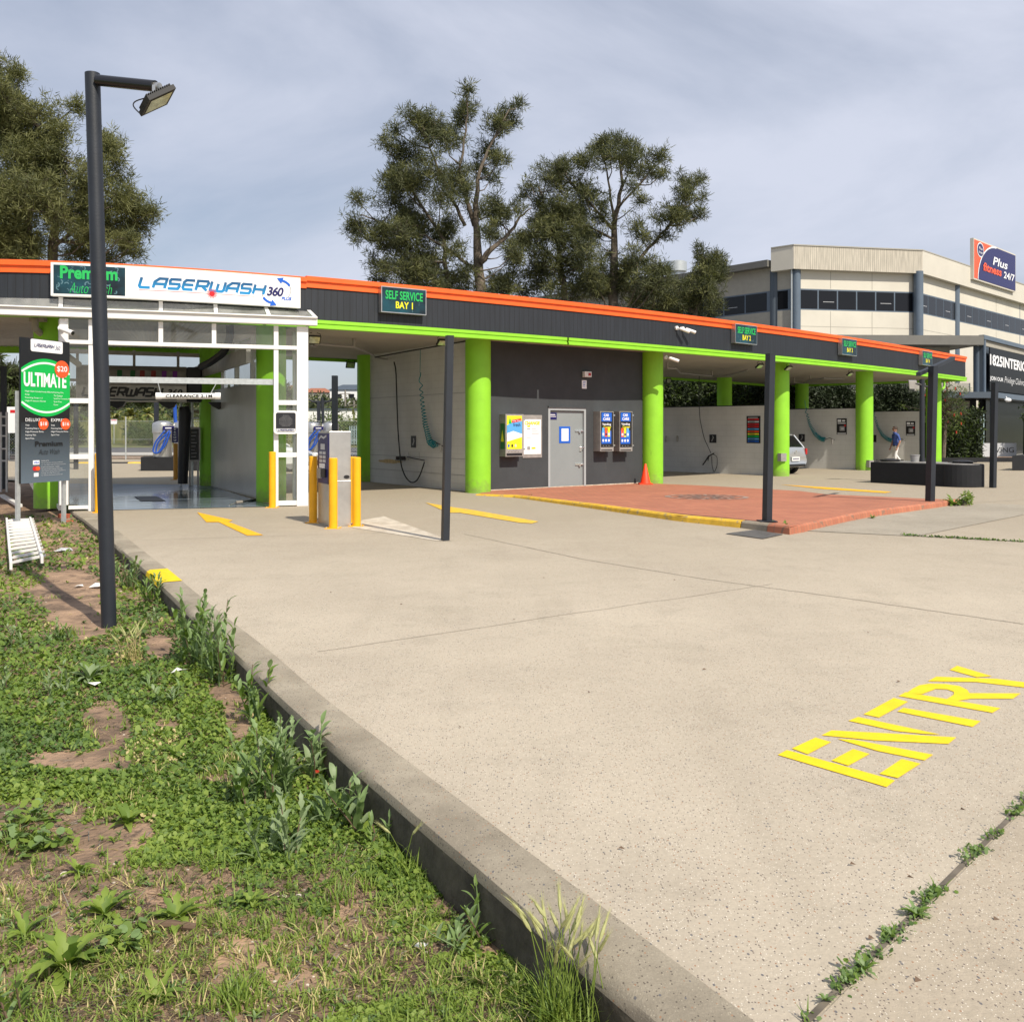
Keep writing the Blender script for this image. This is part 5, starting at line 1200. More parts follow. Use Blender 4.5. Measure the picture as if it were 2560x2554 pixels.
def airhose(label, top, path, gun, group='teal spiral air hoses'):
    e_ = empty('air_hose', path[0], label, 'air hose', group)
    mb = MB(); mb.tube([top, path[0]], 0.008, 'teal_hose', 6); mb.build('feed_line', e_)
    coil(path, 0.075, 24, 0.014, '', '', 'teal_hose', None, (0.55, 1.25)).build('coil', e_, smooth='all')
    mb = MB(); mb.tube([path[-1], gun + V(-0.1, 0, 0.06), gun + V(0.03, 0, 0.0)], 0.013, 'black', 8); g2 = mb.build('nozzle', e_)
    mb = MB(); mb.cyl(gun + V(0.02, 0, 0.0), gun + V(0.02, 0, -0.2), 0.025, 'steel_dull', 10); mb.cyl(gun + V(0.02, 0, -0.02), gun + V(0.10, 0.0, -0.03), 0.014, 'black', 8); mb.build('holder', e_)
airhose('teal coiled air hose hanging in the first bay behind the lone post', wp_(1051, 872, 0.25), [wp_(1050, 932, 0.25), wp_(1055, 1000, 0.22), wp_(1063, 1060, 0.18), wp_(1075, 1105, 0.15), wp_(1086, 1112, 0.12), wp_(1090, 1107, 0.1)], wp_(1100, 1112, 0.1))
for z in (0.42, 0.85, 2.62):
    mb = MB(); mb.fbox(fr, 0.05, L_ - 0.05, z, z + 0.014, min(cw1, cw1 + sgn * .003), max(cw1, cw1 + sgn * .003), 'sign_grey'); mb.build('panel_joint', cw)
br_ = empty('foam_brush', wp_(1010, 1140, 0.1), 'black foam brush on wall hooks with its hose looping below, in the first bay', 'foam brush')
mb = MB(); b0_, b1_ = wp_(1018, 1142, 0.10), wp_(1061, 1151, 0.10); mb.tube([b0_, b1_], 0.016, 'hose_black', 10); mb.build('handle', br_)
rnd = random.Random(3); mb = MB(); c_ = wp_(1003, 1144, 0.12); mb.box(c_ - V(0.16, 0, 0.05), V(0.32, 0.04, 0), V(0, 0.08, 0), V(0, 0, 0.09), 'black')
for k in range(160):
    p = c_ + V(rnd.uniform(-.17, .17), rnd.uniform(-.04, .1), rnd.uniform(-.05, .03)); q = p + V(rnd.uniform(-.05, .05), rnd.uniform(-.03, .05), rnd.uniform(-.09, -.02)); mb.poly([p, p + V(0.012, 0, 0), q], 'black')
mb.build('bristles', br_)
mb = MB(); pts = [wp_(x, y, 0.2) for x, y in ((985, 905), (988, 912), (990, 930), (992, 1000), (995, 1080), (1000, 1140), (1003, 1165), (1012, 1190), (1024, 1205), (1034, 1207), (1044, 1200), (1053, 1180), (1061, 1155))]
mb.tube(smooth_path(resample(pts, 60), 3), 0.020, 'hose_black', 8); mb.build('hose', br_, smooth='all')
for px in (1021, 1048): mb = MB(); mb.tube([wp_(px, 1130, 0.0), wp_(px, 1146, 0.02), wp_(px, 1150, 0.12), wp_(px, 1146, 0.16)], 0.008, 'steel_dull', 6); mb.build('hook', br_)
a, b = hit(fr, 1034, 1104, cw1); mb = MB(); mb.fbox(fr, a - 0.14, a + 0.14, b - 0.17, b + 0.17, min(cw1, cw1 + sgn * 0.012), max(cw1, cw1 + sgn * 0.012), 'black'); cc = cw1 + sgn * 0.016
strip(mb, fr, [(a - 0.03, b - 0.1), (a + 0.05, b + 0.02), (a + 0.02, b + 0.1)], 0.05, 'sign_grey', cc); thing(mb, 'instruction_plate', 'small black plate with a grey figure on the first bay wall above the foam brush', 'sign')
# ceiling boom arms
def boom(px_list, out, z, label):
    pts = [P(x, y, 1) for x, y in px_list]; q = []
    for (x, y) in px_list:
        # point on the horizontal plane z
        d_ = F * (EYE - z) / (y - HY) if y < HY else 10; q.append(V((x - CX) / F * d_, d_, z))
    e_ = empty('ceiling_boom', q[0], label, 'boom arm', 'swinging hose booms under the canopy')
    mb = MB(); mb.tube(q, 0.032, 'sign_grey', 8); mb.build('arm', e_)
    for k in (0, len(q) // 2): mb = MB(); mb.cyl(q[k], V(q[k].x, q[k].y, ZG + 0.09), 0.04, 'steel_dull', 10); mb.build('pivot', e_)
boom([(790, 866), (778, 863), (786, 859), (885, 867), (925, 882), (938, 893), (985, 902)], 0, ZG - 0.12, 'bent steel hose boom under the soffit of the first bay')
boom([(1668, 920), (1690, 921), (1700, 932), (1780, 940), (1820, 938), (1870, 925)], 0, ZG - 0.12, 'bent steel hose boom under the soffit of the second bay')
boom([(1985, 956), (2010, 958), (2025, 950), (2060, 945), (2110, 946)], 0, ZG - 0.12, 'bent steel hose boom under the soffit of the parked car bay')
mb = MB(); mb.tube([P(938, 893, 25.5), P(1060, 871, 23.6), P(1163, 853, 22.9)], 0.02, 'black', 8); thing(mb, 'air_pipe', 'black pipe running along the top of the first bay wall', 'pipe')
# bay 2 wall
def setwall(wd_): 
    global fr, cw1, sgn, L_
    fr, L_, _ = wd_; cw1 = walln(fr, 0.16); sgn = 1 if cw1 > 0 else -1
setwall(w23)
wn = empty('wash_wand', wp_(1778, 1130, 0.1), 'black wash gun hanging on a long hose in the second bay', 'wash gun')
mb = MB(); mb.tube(smooth_path(resample([wp_(x, y, 0.15) for x, y in ((1748, 940), (1747, 1000), (1750, 1050), (1760, 1095), (1777, 1132))], 30), 2), 0.012, 'hose_black', 8); mb.build('hose', wn)
mb = MB(); mb.tube([wp_(1785, 1133, 0.1), wp_(1772, 1140, 0.1), wp_(1757, 1162, 0.1)], [0.02, 0.028, 0.02], 'hose_black', 8); mb.tube([wp_(1772, 1140, 0.1), wp_(1770, 1152, 0.1)], 0.016, 'hose_black', 8); mb.build('gun', wn)
mb = MB(); mb.tube(smooth_path(resample([wp_(x, y, 0.12) for x, y in ((1780, 1134), (1793, 1140), (1793, 1165), (1785, 1182), (1780, 1165), (1779, 1140))], 30), 3), 0.011, 'hose_black', 6); mb.build('hose_loop', wn)
for px, lb_ in ((1665, 'left wall hook in the second bay near the cone column'), (1693, 'right wall hook in the second bay near the cone column')):
    mb = MB(); mb.tube([wp_(px, 1090, 0.0), wp_(px, 1096, 0.08), wp_(px, 1104, 0.02)], 0.02, 'steel_dull', 8); thing(mb, 'wall_hook', lb_, 'hook')
def plate(px0, px1, py0, py1, name, label, cat, paint_=None, m='black'):
    a0, b1 = hit(fr, px0, py0, cw1); a1, b0 = hit(fr, px1, py1, cw1); a0, a1 = min(a0, a1), max(a0, a1)
    mb = MB(); mb.fbox(fr, a0, a1, b0, b1, min(cw1, cw1 + sgn * .012), max(cw1, cw1 + sgn * .012), m)
    if paint_: paint_(mb, a0, a1, b0, b1, cw1 + sgn * 0.016)
    return thing(mb, name, label, cat)
def pm(mb, a0, a1, b0, b1, c):
    cols = ('sign_red', 'sign_lightgrey', 'sign_red', 'sign_red', 'sign_sky', 'sign_orange', 'sign_yellow', 'sign_green', 'sign_sky', 'sign_blue'); h = (b1 - b0) * 0.90 / len(cols)
    for k, m_ in enumerate(cols):
        b = b1 - (b1 - b0) * 0.08 - h * (k + 1); rect(mb, fr, a0 + 0.05, a1 - 0.05, b + 0.02, b + h - 0.015, m_, c); rect(mb, fr, a0 + 0.12, a0 + (a1 - a0) * 0.6, b + h * 0.4, b + h * 0.6, 'sign_black', c + sgn * 0.003)
    rect(mb, fr, a0 + 0.06, a1 - 0.1, b1 - 0.09, b1 - 0.04, 'sign_grey', c)
plate(1774, 1791, 1086, 1107, 'instruction_plate', 'small black plate with a grey figure on the second bay wall', 'sign', lambda mb, a0, a1, b0, b1, c: strip(mb, fr, [(a0 + .1, b0 + .06), (a0 + .18, b0 + .2), (a0 + .14, b1 - .05)], 0.04, 'sign_grey', c))
plate(1867, 1901, 1040, 1108, 'wash_menu', 'black menu board with stacked red, blue, orange and green bands on the second bay wall', 'sign', pm)
def poster(mb, a0, a1, b0, b1, c):
    w_, h_ = a1 - a0, b1 - b0
    for (x, y, ww, hh, m_) in ((.1, .78, .35, .15, 'sign_white'), (.55, .8, .3, .1, 'sign_white'), (.1, .66, .8, .08, 'sign_lightgrey'), (.3, .22, .5, .3, 'sign_grey'), (.45, .3, .3, .12, 'sign_lightgrey'), (.08, .02, .84, .09, 'sign_lightgrey'), (.75, .5, .18, .1, 'sign_red')): rect(mb, fr, a0 + x * w_, a0 + (x + ww) * w_, b0 + y * h_, b0 + (y + hh) * h_, m_, c + sgn * 0.003 * (x > .4))
setwall(w34)
plate(2092, 2117, 1046, 1086, 'wall_poster', 'black and white poster on the wall of the bay with the silver car', 'poster', poster)
plate(1997, 2012, 1085, 1104, 'instruction_plate', 'small black plate above the silver car on the third bay wall', 'sign', lambda mb, a0, a1, b0, b1, c: strip(mb, fr, [(a0 + .1, b0 + .06), (a0 + .18, b0 + .2), (a0 + .14, b1 - .05)], 0.04, 'sign_grey', c))
airhose('teal coiled air hose to the right of the silver car', wp_(2012, 1000, 0.2), [wp_(2014, 1020, 0.2), wp_(2024, 1060, 0.2), wp_(2038, 1085, 0.18), wp_(2052, 1097, 0.15), wp_(2062, 1099, 0.12)], wp_(2080, 1098, 0.1))
setwall(w4)
plate(2265, 2288, 1053, 1089, 'wall_poster', 'black and white poster on the last bay wall to the right of the walking man', 'poster', poster)
plate(2182, 2191, 1087, 1105, 'instruction_plate', 'small black plate on the last bay wall beside the green column', 'sign')
airhose('teal coiled air hose ending behind the walking man', wp_(2184, 1010, 0.2), [wp_(2184, 1030, 0.2), wp_(2194, 1066, 0.2), wp_(2206, 1087, 0.18), wp_(2220, 1098, 0.15), wp_(2230, 1101, 0.12)], wp_(2258, 1100, 0.1))
# grey junction boxes on the two columns
for px, py0, py1, k, lbl in ((1957, 1133, 1153, 4, 'small grey box on the column left of the silver car'), (2177, 1150, 1168, 5, 'small grey box on the column beside the dark planter')):
    c = C(SF[k], 0, -1.12); z = EYE - (py1 - HY) / F * (c.y - 0.4); z2 = EYE - (py0 - HY) / F * (c.y - 0.4); x = (px - CX) / F * (c.y - 0.4); mb = MB(); mb.box(V(x - 0.08, c.y - 0.47, z), V(0.22, 0.1, 0), V(-0.08, 0.15, 0), V(0, 0, z2 - z), 'steel_dull'); thing(mb, 'junction_box', lbl, 'box')

# ------------------------------------------------------------------ wash machine in the laser bay
m_s = (sat(195, -6) + sat(505, -6)) / 2
mf = TF(sat(350, -6.3), 2.40, -6.3)
wm = empty('wash_gantry', mf(0, 0, 0), 'grey overhead wash gantry with slanted black lettering inside the wash bay', 'wash machine')
xl, xr = hit(mf, 190, 1000)[0], hit(mf, 500, 1000)[0]
prof = [(0.0, 0.0), (0.02, 0.42), (-0.05, 0.62), (-0.2, 0.84), (-0.5, 0.98), (-0.9, 0.98), (-0.9, 0.0)]
mb = MB(); n = len(prof)
mb.add([mf(x, b, c) for x in (xl, xr - 0.35) for c, b in prof], [(i, i + 1, n + i + 1, n + i) for i in range(n - 1)] + [tuple(range(n))[::-1], tuple(range(n, 2 * n)), (n - 1, 0, n, 2 * n - 1)], 'steel_dull'); hous = mb.build('housing', wm)
mb = MB(); laserwash(mb, mf, xl + 0.15, xr - 0.95, 0.14, 0.36, 'black', 0.03, 0.26); text(mb, mf, '360', xr - 0.85, xr - 0.45, 0.14, 0.34, 'black', 0.03, bold=0.03, shear=0.25); strip(mb, mf, [(xl + 0.2, 0.06), ((xl + xr) / 2, 0.04), (xr - 0.6, 0.06)], 0.03, 'sign_teal', 0.03); mb.build('lettering', hous)
for k, m_ in enumerate(('light_green', 'light_green', 'light_red', 'light_red', 'light_purple', 'light_purple')):  # coloured light reflections painted on the curved housing face
    x = hit(mf, (298, 331, 355, 383, 410, 437)[k], 940)[0]; mb = MB(); mb.poly([mf(x - 0.06, 0.64, -0.05), mf(x + 0.06, 0.64, -0.05), mf(x + 0.06, 0.84, -0.19), mf(x - 0.06, 0.84, -0.19)], m_); mb.build('light_reflection', hous)
mb = MB(); mb.fbox(mf, xr - 0.35, xr + 0.05, 0.0, 0.95, -0.9, -0.02, 'black'); mb.build('end_housing', wm, bevel=0.05)
for k in range(3):
    x = xl + 0.7 + 1.3 * k; mb = MB(); mb.prism(mf, [(x, 0.0), (x + 0.5, 0.0), (x + 0.42, -0.14), (x + 0.28, -0.2), (x + 0.1, -0.1)], -0.6, -0.1, 'black'); mb.build('nozzle_shroud', wm)
a = hit(mf, 462, 1100)[0]; mb = MB(); mb.tube([mf(a - 0.02, -0.12, -0.4), mf(a, -0.3, -0.4), mf(a - 0.03, -1.2, -0.4), mf(a - 0.06, -2.25, -0.4)], [0.13, 0.17, 0.15, 0.13], 'black', 14); mb.build('spray_arm', wm, smooth=True)
# overhead rails, cable chain
mb = MB(); mb.box(C(SF[1] - 0.75, 3.1, -0.4), C(SF[1] - 0.75, 3.1, -8) - C(SF[1] - 0.75, 3.1, -0.4), V(0.09, 0.03, 0), V(0, 0, 0.34), 'steel_dull'); mb.build('rail', wm)
mb = MB(); p0 = C(SF[1] - 0.95, 3.55, -2.2); pts = [p0 + V(-0.9, 1.2, -0.35), p0 + V(-0.5, 0.6, -0.3), p0 + V(0, 0.1, -0.1), p0 + V(0.22, -0.1, 0.25), p0 + V(0.2, -0.1, 0.55)]; mb.tube(smooth_path(resample(pts, 24), 2), 0.09, 'black', 10); mb.build('cable_chain', wm)
# exit frame at the rear with its narrow menu cabinet
rf = TF(sat(440, -8.0), 0, -8.0); ra = lambda px: hit(rf, px, 1100)[0]
ex = empty('rear_screen', rf(0, 0, 0), 'galvanised frame with high glazing at the far end of the wash bay', 'window frame')
mb = MB()
for px in (190, 332, 442, 500): x = ra(px); mb.fbox(rf, x, x + 0.07, 3.05 if px < 480 else 0, ZG, -0.04, 0.04, 'steel_dull')
x0, x1 = ra(100), ra(512)
mb.fbox(rf, x0, x1, 3.75, 3.86, -0.05, 0.05, 'steel_dull'); mb.fbox(rf, x0, x1, 2.98, 3.05, -0.045, 0.045, 'steel_dull')
for px in (450, 478): x = ra(px); mb.fbox(rf, x, x + 0.06, 0, 3.0, -0.04, 0.04, 'galv')
mb.fbox(rf, ra(450), ra(505), 1.95, 2.0, -0.03, 0.03, 'galv'); mb.build('frame', ex)
mb = MB(); rect(mb, rf, x0, x1, 3.05, 3.75, 'glass', 0.0); mb.build('pane', ex)
x0, x1 = ra(467), ra(497); mc = empty('menu_cabinet', rf(x0, 0, 0.3), 'black-faced menu cabinet on legs inside the far end of the wash bay', 'cabinet')
mb = MB(); mb.prism(rf, [(x0 + x, 0.72 + y) for x, y in rrect(x1 - x0, 1.0, 0.05)], 0.2, 0.34, 'steel_dull'); mb.build('casing', mc); mb = MB(); rect(mb, rf, x0 + 0.04, x1 - 0.04, 0.77, 1.66, 'sign_black', 0.344)
for k in range(8): rect(mb, rf, x0 + 0.08, x1 - 0.1 - 0.03 * (k % 3), 1.55 - 0.1 * k, 1.57 - 0.1 * k, 'sign_grey', 0.348)
mb.build('menu', mc)
for x in (x0 + 0.03, x1 - 0.08): mb = MB(); mb.fbox(rf, x, x + 0.05, 0, 0.74, 0.24, 0.30, 'steel_dull'); mb.build('leg', mc)
bb = bollard(439, 1199, 1108, 'brown-yellow bollard with a VACUUM sign beyond the wash bay', m='bollard_brown', grp=None)
p = bb.location; fv_ = frame(V(p.x - 0.09, p.y - 0.09, 1.22), V(1, 0, 0)); vs_ = empty('vacuum_sign', fv_(0.1, 0, 0), 'narrow navy VACUUM sign standing on the brown bollard', 'sign')
mb = MB(); mb.fbox(fv_, 0, 0.2, 0, 0.48, -0.02, 0, 'sign_navy'); mb.build('panel', vs_); mb = MB()
for k, ch in enumerate('VACUU'): text(mb, fv_, ch, 0.06, 0.14, 0.40 - 0.088 * k, 0.455 - 0.088 * k, 'sign_white', 0.004, bold=0.03)
mb.build('lettering', vs_)
# pressure lance lying at the bay mouth
g0 = G(575, 1262); lw = empty('pressure_lance', g0, 'pressure lance with black hose lying on the floor at the wash bay mouth', 'pressure lance')
mb = MB(); mb.tube([G(573, 1263, .02), G(592, 1256, .04)], 0.012, 'steel', 8); mb.tube([G(590, 1256, .05), G(606, 1254, .06)], 0.035, 'wood_grey', 10); mb.build('lance', lw)
mb = MB(); mb.tube(smooth_path(resample([G(606, 1254, .04), G(630, 1250, .03), G(655, 1244, .03), G(666, 1236, .06)], 20), 2), 0.02, 'black', 8); mb.build('hose', lw)
# left-of-porch white downpipe under the canopy
mb = MB(); p = P(88, 797, 18.9); mb.box(p + V(-0.13, 0, -0.05), V(0.3, 0.0, 0), V(0, 0.15, 0), V(0, 0, 0.12), 'soffit'); mb.tube([p, p + V(0, 0, -0.2), p + V(-0.03, 0.9, -0.5), p + V(0.0, 1.9, -0.8)], 0.07, 'soffit', 10); thing(mb, 'rainwater_pipe', 'cream rainwater outlet pipe under the canopy left of the porch', 'pipe')
# ------------------------------------------------------------------ curved dark planter, bin, pole, second planter
def planter(pts, h, name, label, n_r=0):
    e_ = empty(name, V(pts[0][0], pts[0][1], 0), label, 'planter wall')
    mb = MB(); idf = lambda a, b, c: V(a, b, c); mb.prism(idf, pts, 0.0, h, 'planter'); mb.build('wall', e_, bevel=0.015)
    cx_ = sum(p[0] for p in pts) / len(pts); cy_ = sum(p[1] for p in pts) / len(pts)
    mb = MB(); mb.prism(idf, [(cx_ + (x - cx_) * 0.9, cy_ + (y - cy_) * 0.9) for x, y in pts], h + 0.001, h + 0.02, 'steel_dull'); mb.build('top_slab', e_)
    return e_
cur = [(11.1, 28.5), (11.9, 27.3), (12.45, 26.5)] + [(13.0 + 0.62 * math.cos(a), 26.66 + 0.60 * math.sin(a)) for a in [R(200 + 12 * k) for k in range(14)]] + [(13.55, 27.2), (12.2, 29.3)]
pl = planter(cur, 0.64, 'planter_wall', 'low curved charcoal planter wall with a rounded right end')
mb = MB(); mb.box(V(13.22, 26.2, 0), V(0.28, 0.12, 0), V(-0.1, 0.6, 0), V(0, 0, 0.66), 'planter'); mb.build('end_block', pl, bevel=0.01)
p = P(2357, 1200, 26.2); f_ = frame(V(p.x, 26.16, 0.3), V(1, -0.25, 0))
planter([(20.0, 36.8), (30, 37.5), (30, 39), (21.3, 38.4)], 0.61, 'planter_wall', 'second low charcoal planter wall at the right edge of the picture')
for px, D_, lb_ in ((2225, 28.4, 'flat black lid on the left end of the curved planter wall'), (2406, 26.9, 'flat black lid on the right end of the curved planter wall')):
    q = V((px - CX) / F * D_, D_, 0.66); mb = MB(); mb.lathe(q, [(0.27, 0.0), (0.30, 0.03), (0.30, 0.06), (0.12, 0.09)], 'black', 20); mb.box(q + V(-0.4, -0.05, 0.02), V(0.8, 0, 0), V(0, 0.1, 0), V(0, 0, 0.03), 'black'); thing(mb, 'tank_lid', lb_, 'lid')
q = V((2287 - CX) / F * 28.0, 28.0, 0.66); mb = MB(); mb.lathe(q, [(0.11, 0), (0.14, 0.20), (0.15, 0.20), (0.15, 0.215)], 'sign_grey', 20); o = thing(mb, 'bin', 'small grey bin standing on the curved planter wall beside the pole', 'bin', smooth=True)
q = V((2305 - CX) / F * 28.3, 28.3, 0.66); fp_ = empty('floodlight_pole', q, 'dark round pole with a square floodlight rising from the curved planter', 'lamp post')
MB().tube([q, P(2305, 948, 28.3)], 0.075, 'charcoal', 16).build('pole', fp_, smooth=True)
a = P(2297, 962, 28.2); mb = MB(); mb.box(a + V(-0.28, 0, -0.12), V(0.26, 0.05, 0), V(0.02, 0.1, 0.03), V(-0.03, -0.02, 0.24), 'steel_dull'); hd_ = mb.build('floodlight', fp_)
mb = MB(); mb.tube([a + V(-0.1, 0.05, 0.05), a + V(0.1, 0.06, 0.0), a + V(0.3, 0.1, -0.05)], 0.03, 'black', 8); mb.build('bracket', fp_)

# ------------------------------------------------------------------ people and cars
def person(loc, heading, label):
    e_ = empty('person', loc, label, 'person')
    # walking pose, heading +x in local space, then rotated
    J = [(0, 0, 0.94, .135, .115), (0, 0, 1.08, .13, .11), (0.01, 0, 1.24, .15, .12), (0.02, 0, 1.40, .155, .10), (0.03, 0, 1.48, .06, .06), (0.05, 0, 1.56, .052, .052),
         (0.02, .10, .88, .10, .095), (0.10, .11, .50, .065, .065), (0.10, .11, .11, .045, .045), (0.22, .12, .04, .045, .035),
         (0.02, -.10, .88, .10, .095), (-0.06, -.11, .50, .065, .065), (-0.36, -.11, .16, .045, .045), (-0.26, -.11, .05, .04, .035),
         (0.02, .20, 1.39, .065, .06), (-0.04, .25, 1.12, .048, .048), (0.06, .24, .88, .034, .03), (0.09, .235, .80, .032, .022),
         (0.02, -.20, 1.39, .065, .06), (0.00, -.25, 1.12, .048, .048), (0.10, -.24, .89, .034, .03), (0.13, -.235, .81, .032, .022)]
    E = [(0, 1), (1, 2), (2, 3), (3, 4), (4, 5), (0, 6), (6, 7), (7, 8), (8, 9), (0, 10), (10, 11), (11, 12), (12, 13), (3, 14), (14, 15), (15, 16), (16, 17), (3, 18), (18, 19), (19, 20), (20, 21)]
    ch, sh_ = math.cos(heading), math.sin(heading)
    rot = lambda x, y, z: (x * ch - y * sh_, x * sh_ + y * ch, z)
    me = bpy.data.meshes.new('body'); me.from_pydata([rot(*j[:3]) for j in J], E, [])
    ob_ = bpy.data.objects.new('body', me); col.objects.link(ob_)
    sk = ob_.modifiers.new('s', 'SKIN'); sk.use_smooth_shade = True
    for i, j in enumerate(J): me.skin_vertices[0].data[i].radius = (j[3], j[4])
    me.skin_vertices[0].data[0].use_root = True
    sb = ob_.modifiers.new('d', 'SUBSURF'); sb.levels = sb.render_levels = 2
    dg = bpy.context.evaluated_depsgraph_get(); dg.update()
    m2 = bpy.data.meshes.new_from_object(ob_.evaluated_get(dg)); bpy.data.objects.remove(ob_)
    for k in ('skin', 'shirt', 'trousers', 'black'): m2.materials.append(MATS[k])
    for pgn in m2.polygons:
        c_ = pgn.center; r_ = math.hypot(c_.x * ch + c_.y * sh_, 0); lat = -c_.x * sh_ + c_.y * ch
        if c_.z > 1.49: k = 0
        elif abs(lat) > 0.185 and c_.z < 1.16 and c_.z > 0.7: k = 0
        elif c_.z > 0.95: k = 1
        elif c_.z > 0.91: k = 3
        elif c_.z > 0.09: k = 2
        else: k = 3
        pgn.material_index = k; pgn.use_smooth = True
    body = bpy.data.objects.new('body', m2); col.objects.link(body); body.parent = e_
    def pt(x, y, z): r_ = rot(x, y, z); return V(loc[0] + r_[0], loc[1] + r_[1], loc[2] + r_[2])
    mb = MB(); c_ = pt(0.06, 0, 1.645); mb.ell(c_, .098, .080, .118, 'skin', 16, 12)
    nz_ = pt(0.165, 0, 1.635); mb.ell(nz_, .018, .015, .022, 'skin', 8, 6)
    for s_ in (-1, 1): mb.ell(pt(0.05, .082 * s_, 1.64), .014, .014, .028, 'skin', 8, 6)
    mb.build('head', e_, smooth='all')
    mb = MB(); mb.ell(pt(0.035, 0, 1.685), .103, .092, .098, 'hair', 16, 10); mb.ell(pt(0.09, 0, 1.745), .05, .06, .03, 'hair', 12, 6); mb.build('hair', e_, smooth='all')
    mb = MB(); mb.tube([pt(0.05, .085, 1.66), pt(0.135, .06, 1.66), pt(0.158, .0, 1.655), pt(0.135, -.06, 1.66), pt(0.05, -.085, 1.66)], [.006, .02, .014, .02, .006], 'black_gloss', 8); mb.build('sunglasses', e_, smooth='all')
    for s_, y_ in ((1, .235), (-1, -.235)):
        b_0 = pt(0.09 if s_ > 0 else 0.13, y_, 0.80); mb = MB()
        for k in range(4):
            o_ = rot((k - 1.5) * 0.018, 0, 0); q = b_0 + V(*o_); ln = (0.07, 0.085, 0.08, 0.06)[k]; d1 = V(*rot(0.015, 0, -ln / 2)); d2 = V(*rot(0.03, -0.015 * s_, -ln)); mb.tube([q + V(0, 0, .02), q + d1, q + d2], [.010, .009, .007], 'skin', 6)
        q = b_0 + V(*rot(0.03, 0, 0.0)); mb.tube([q, q + V(*rot(.03, 0, -.03)), q + V(*rot(.035, 0, -.06))], [.011, .010, .008], 'skin', 6)
        mb.build('fingers', body, smooth='all')
    mb = MB(); c_ = pt(0.065, 0, 1.49); mb.lathe(c_, [(0.075, -0.02), (0.085, 0.01), (0.065, 0.035)], 'shirt', 14); mb.build('collar', body, smooth='all')
    return e_
loc = V((2240 - CX) / F * 40.6, 40.6, 0.0)
person(loc, R(188), 'man in sunglasses, blue shirt and white trousers walking left through the last bay')

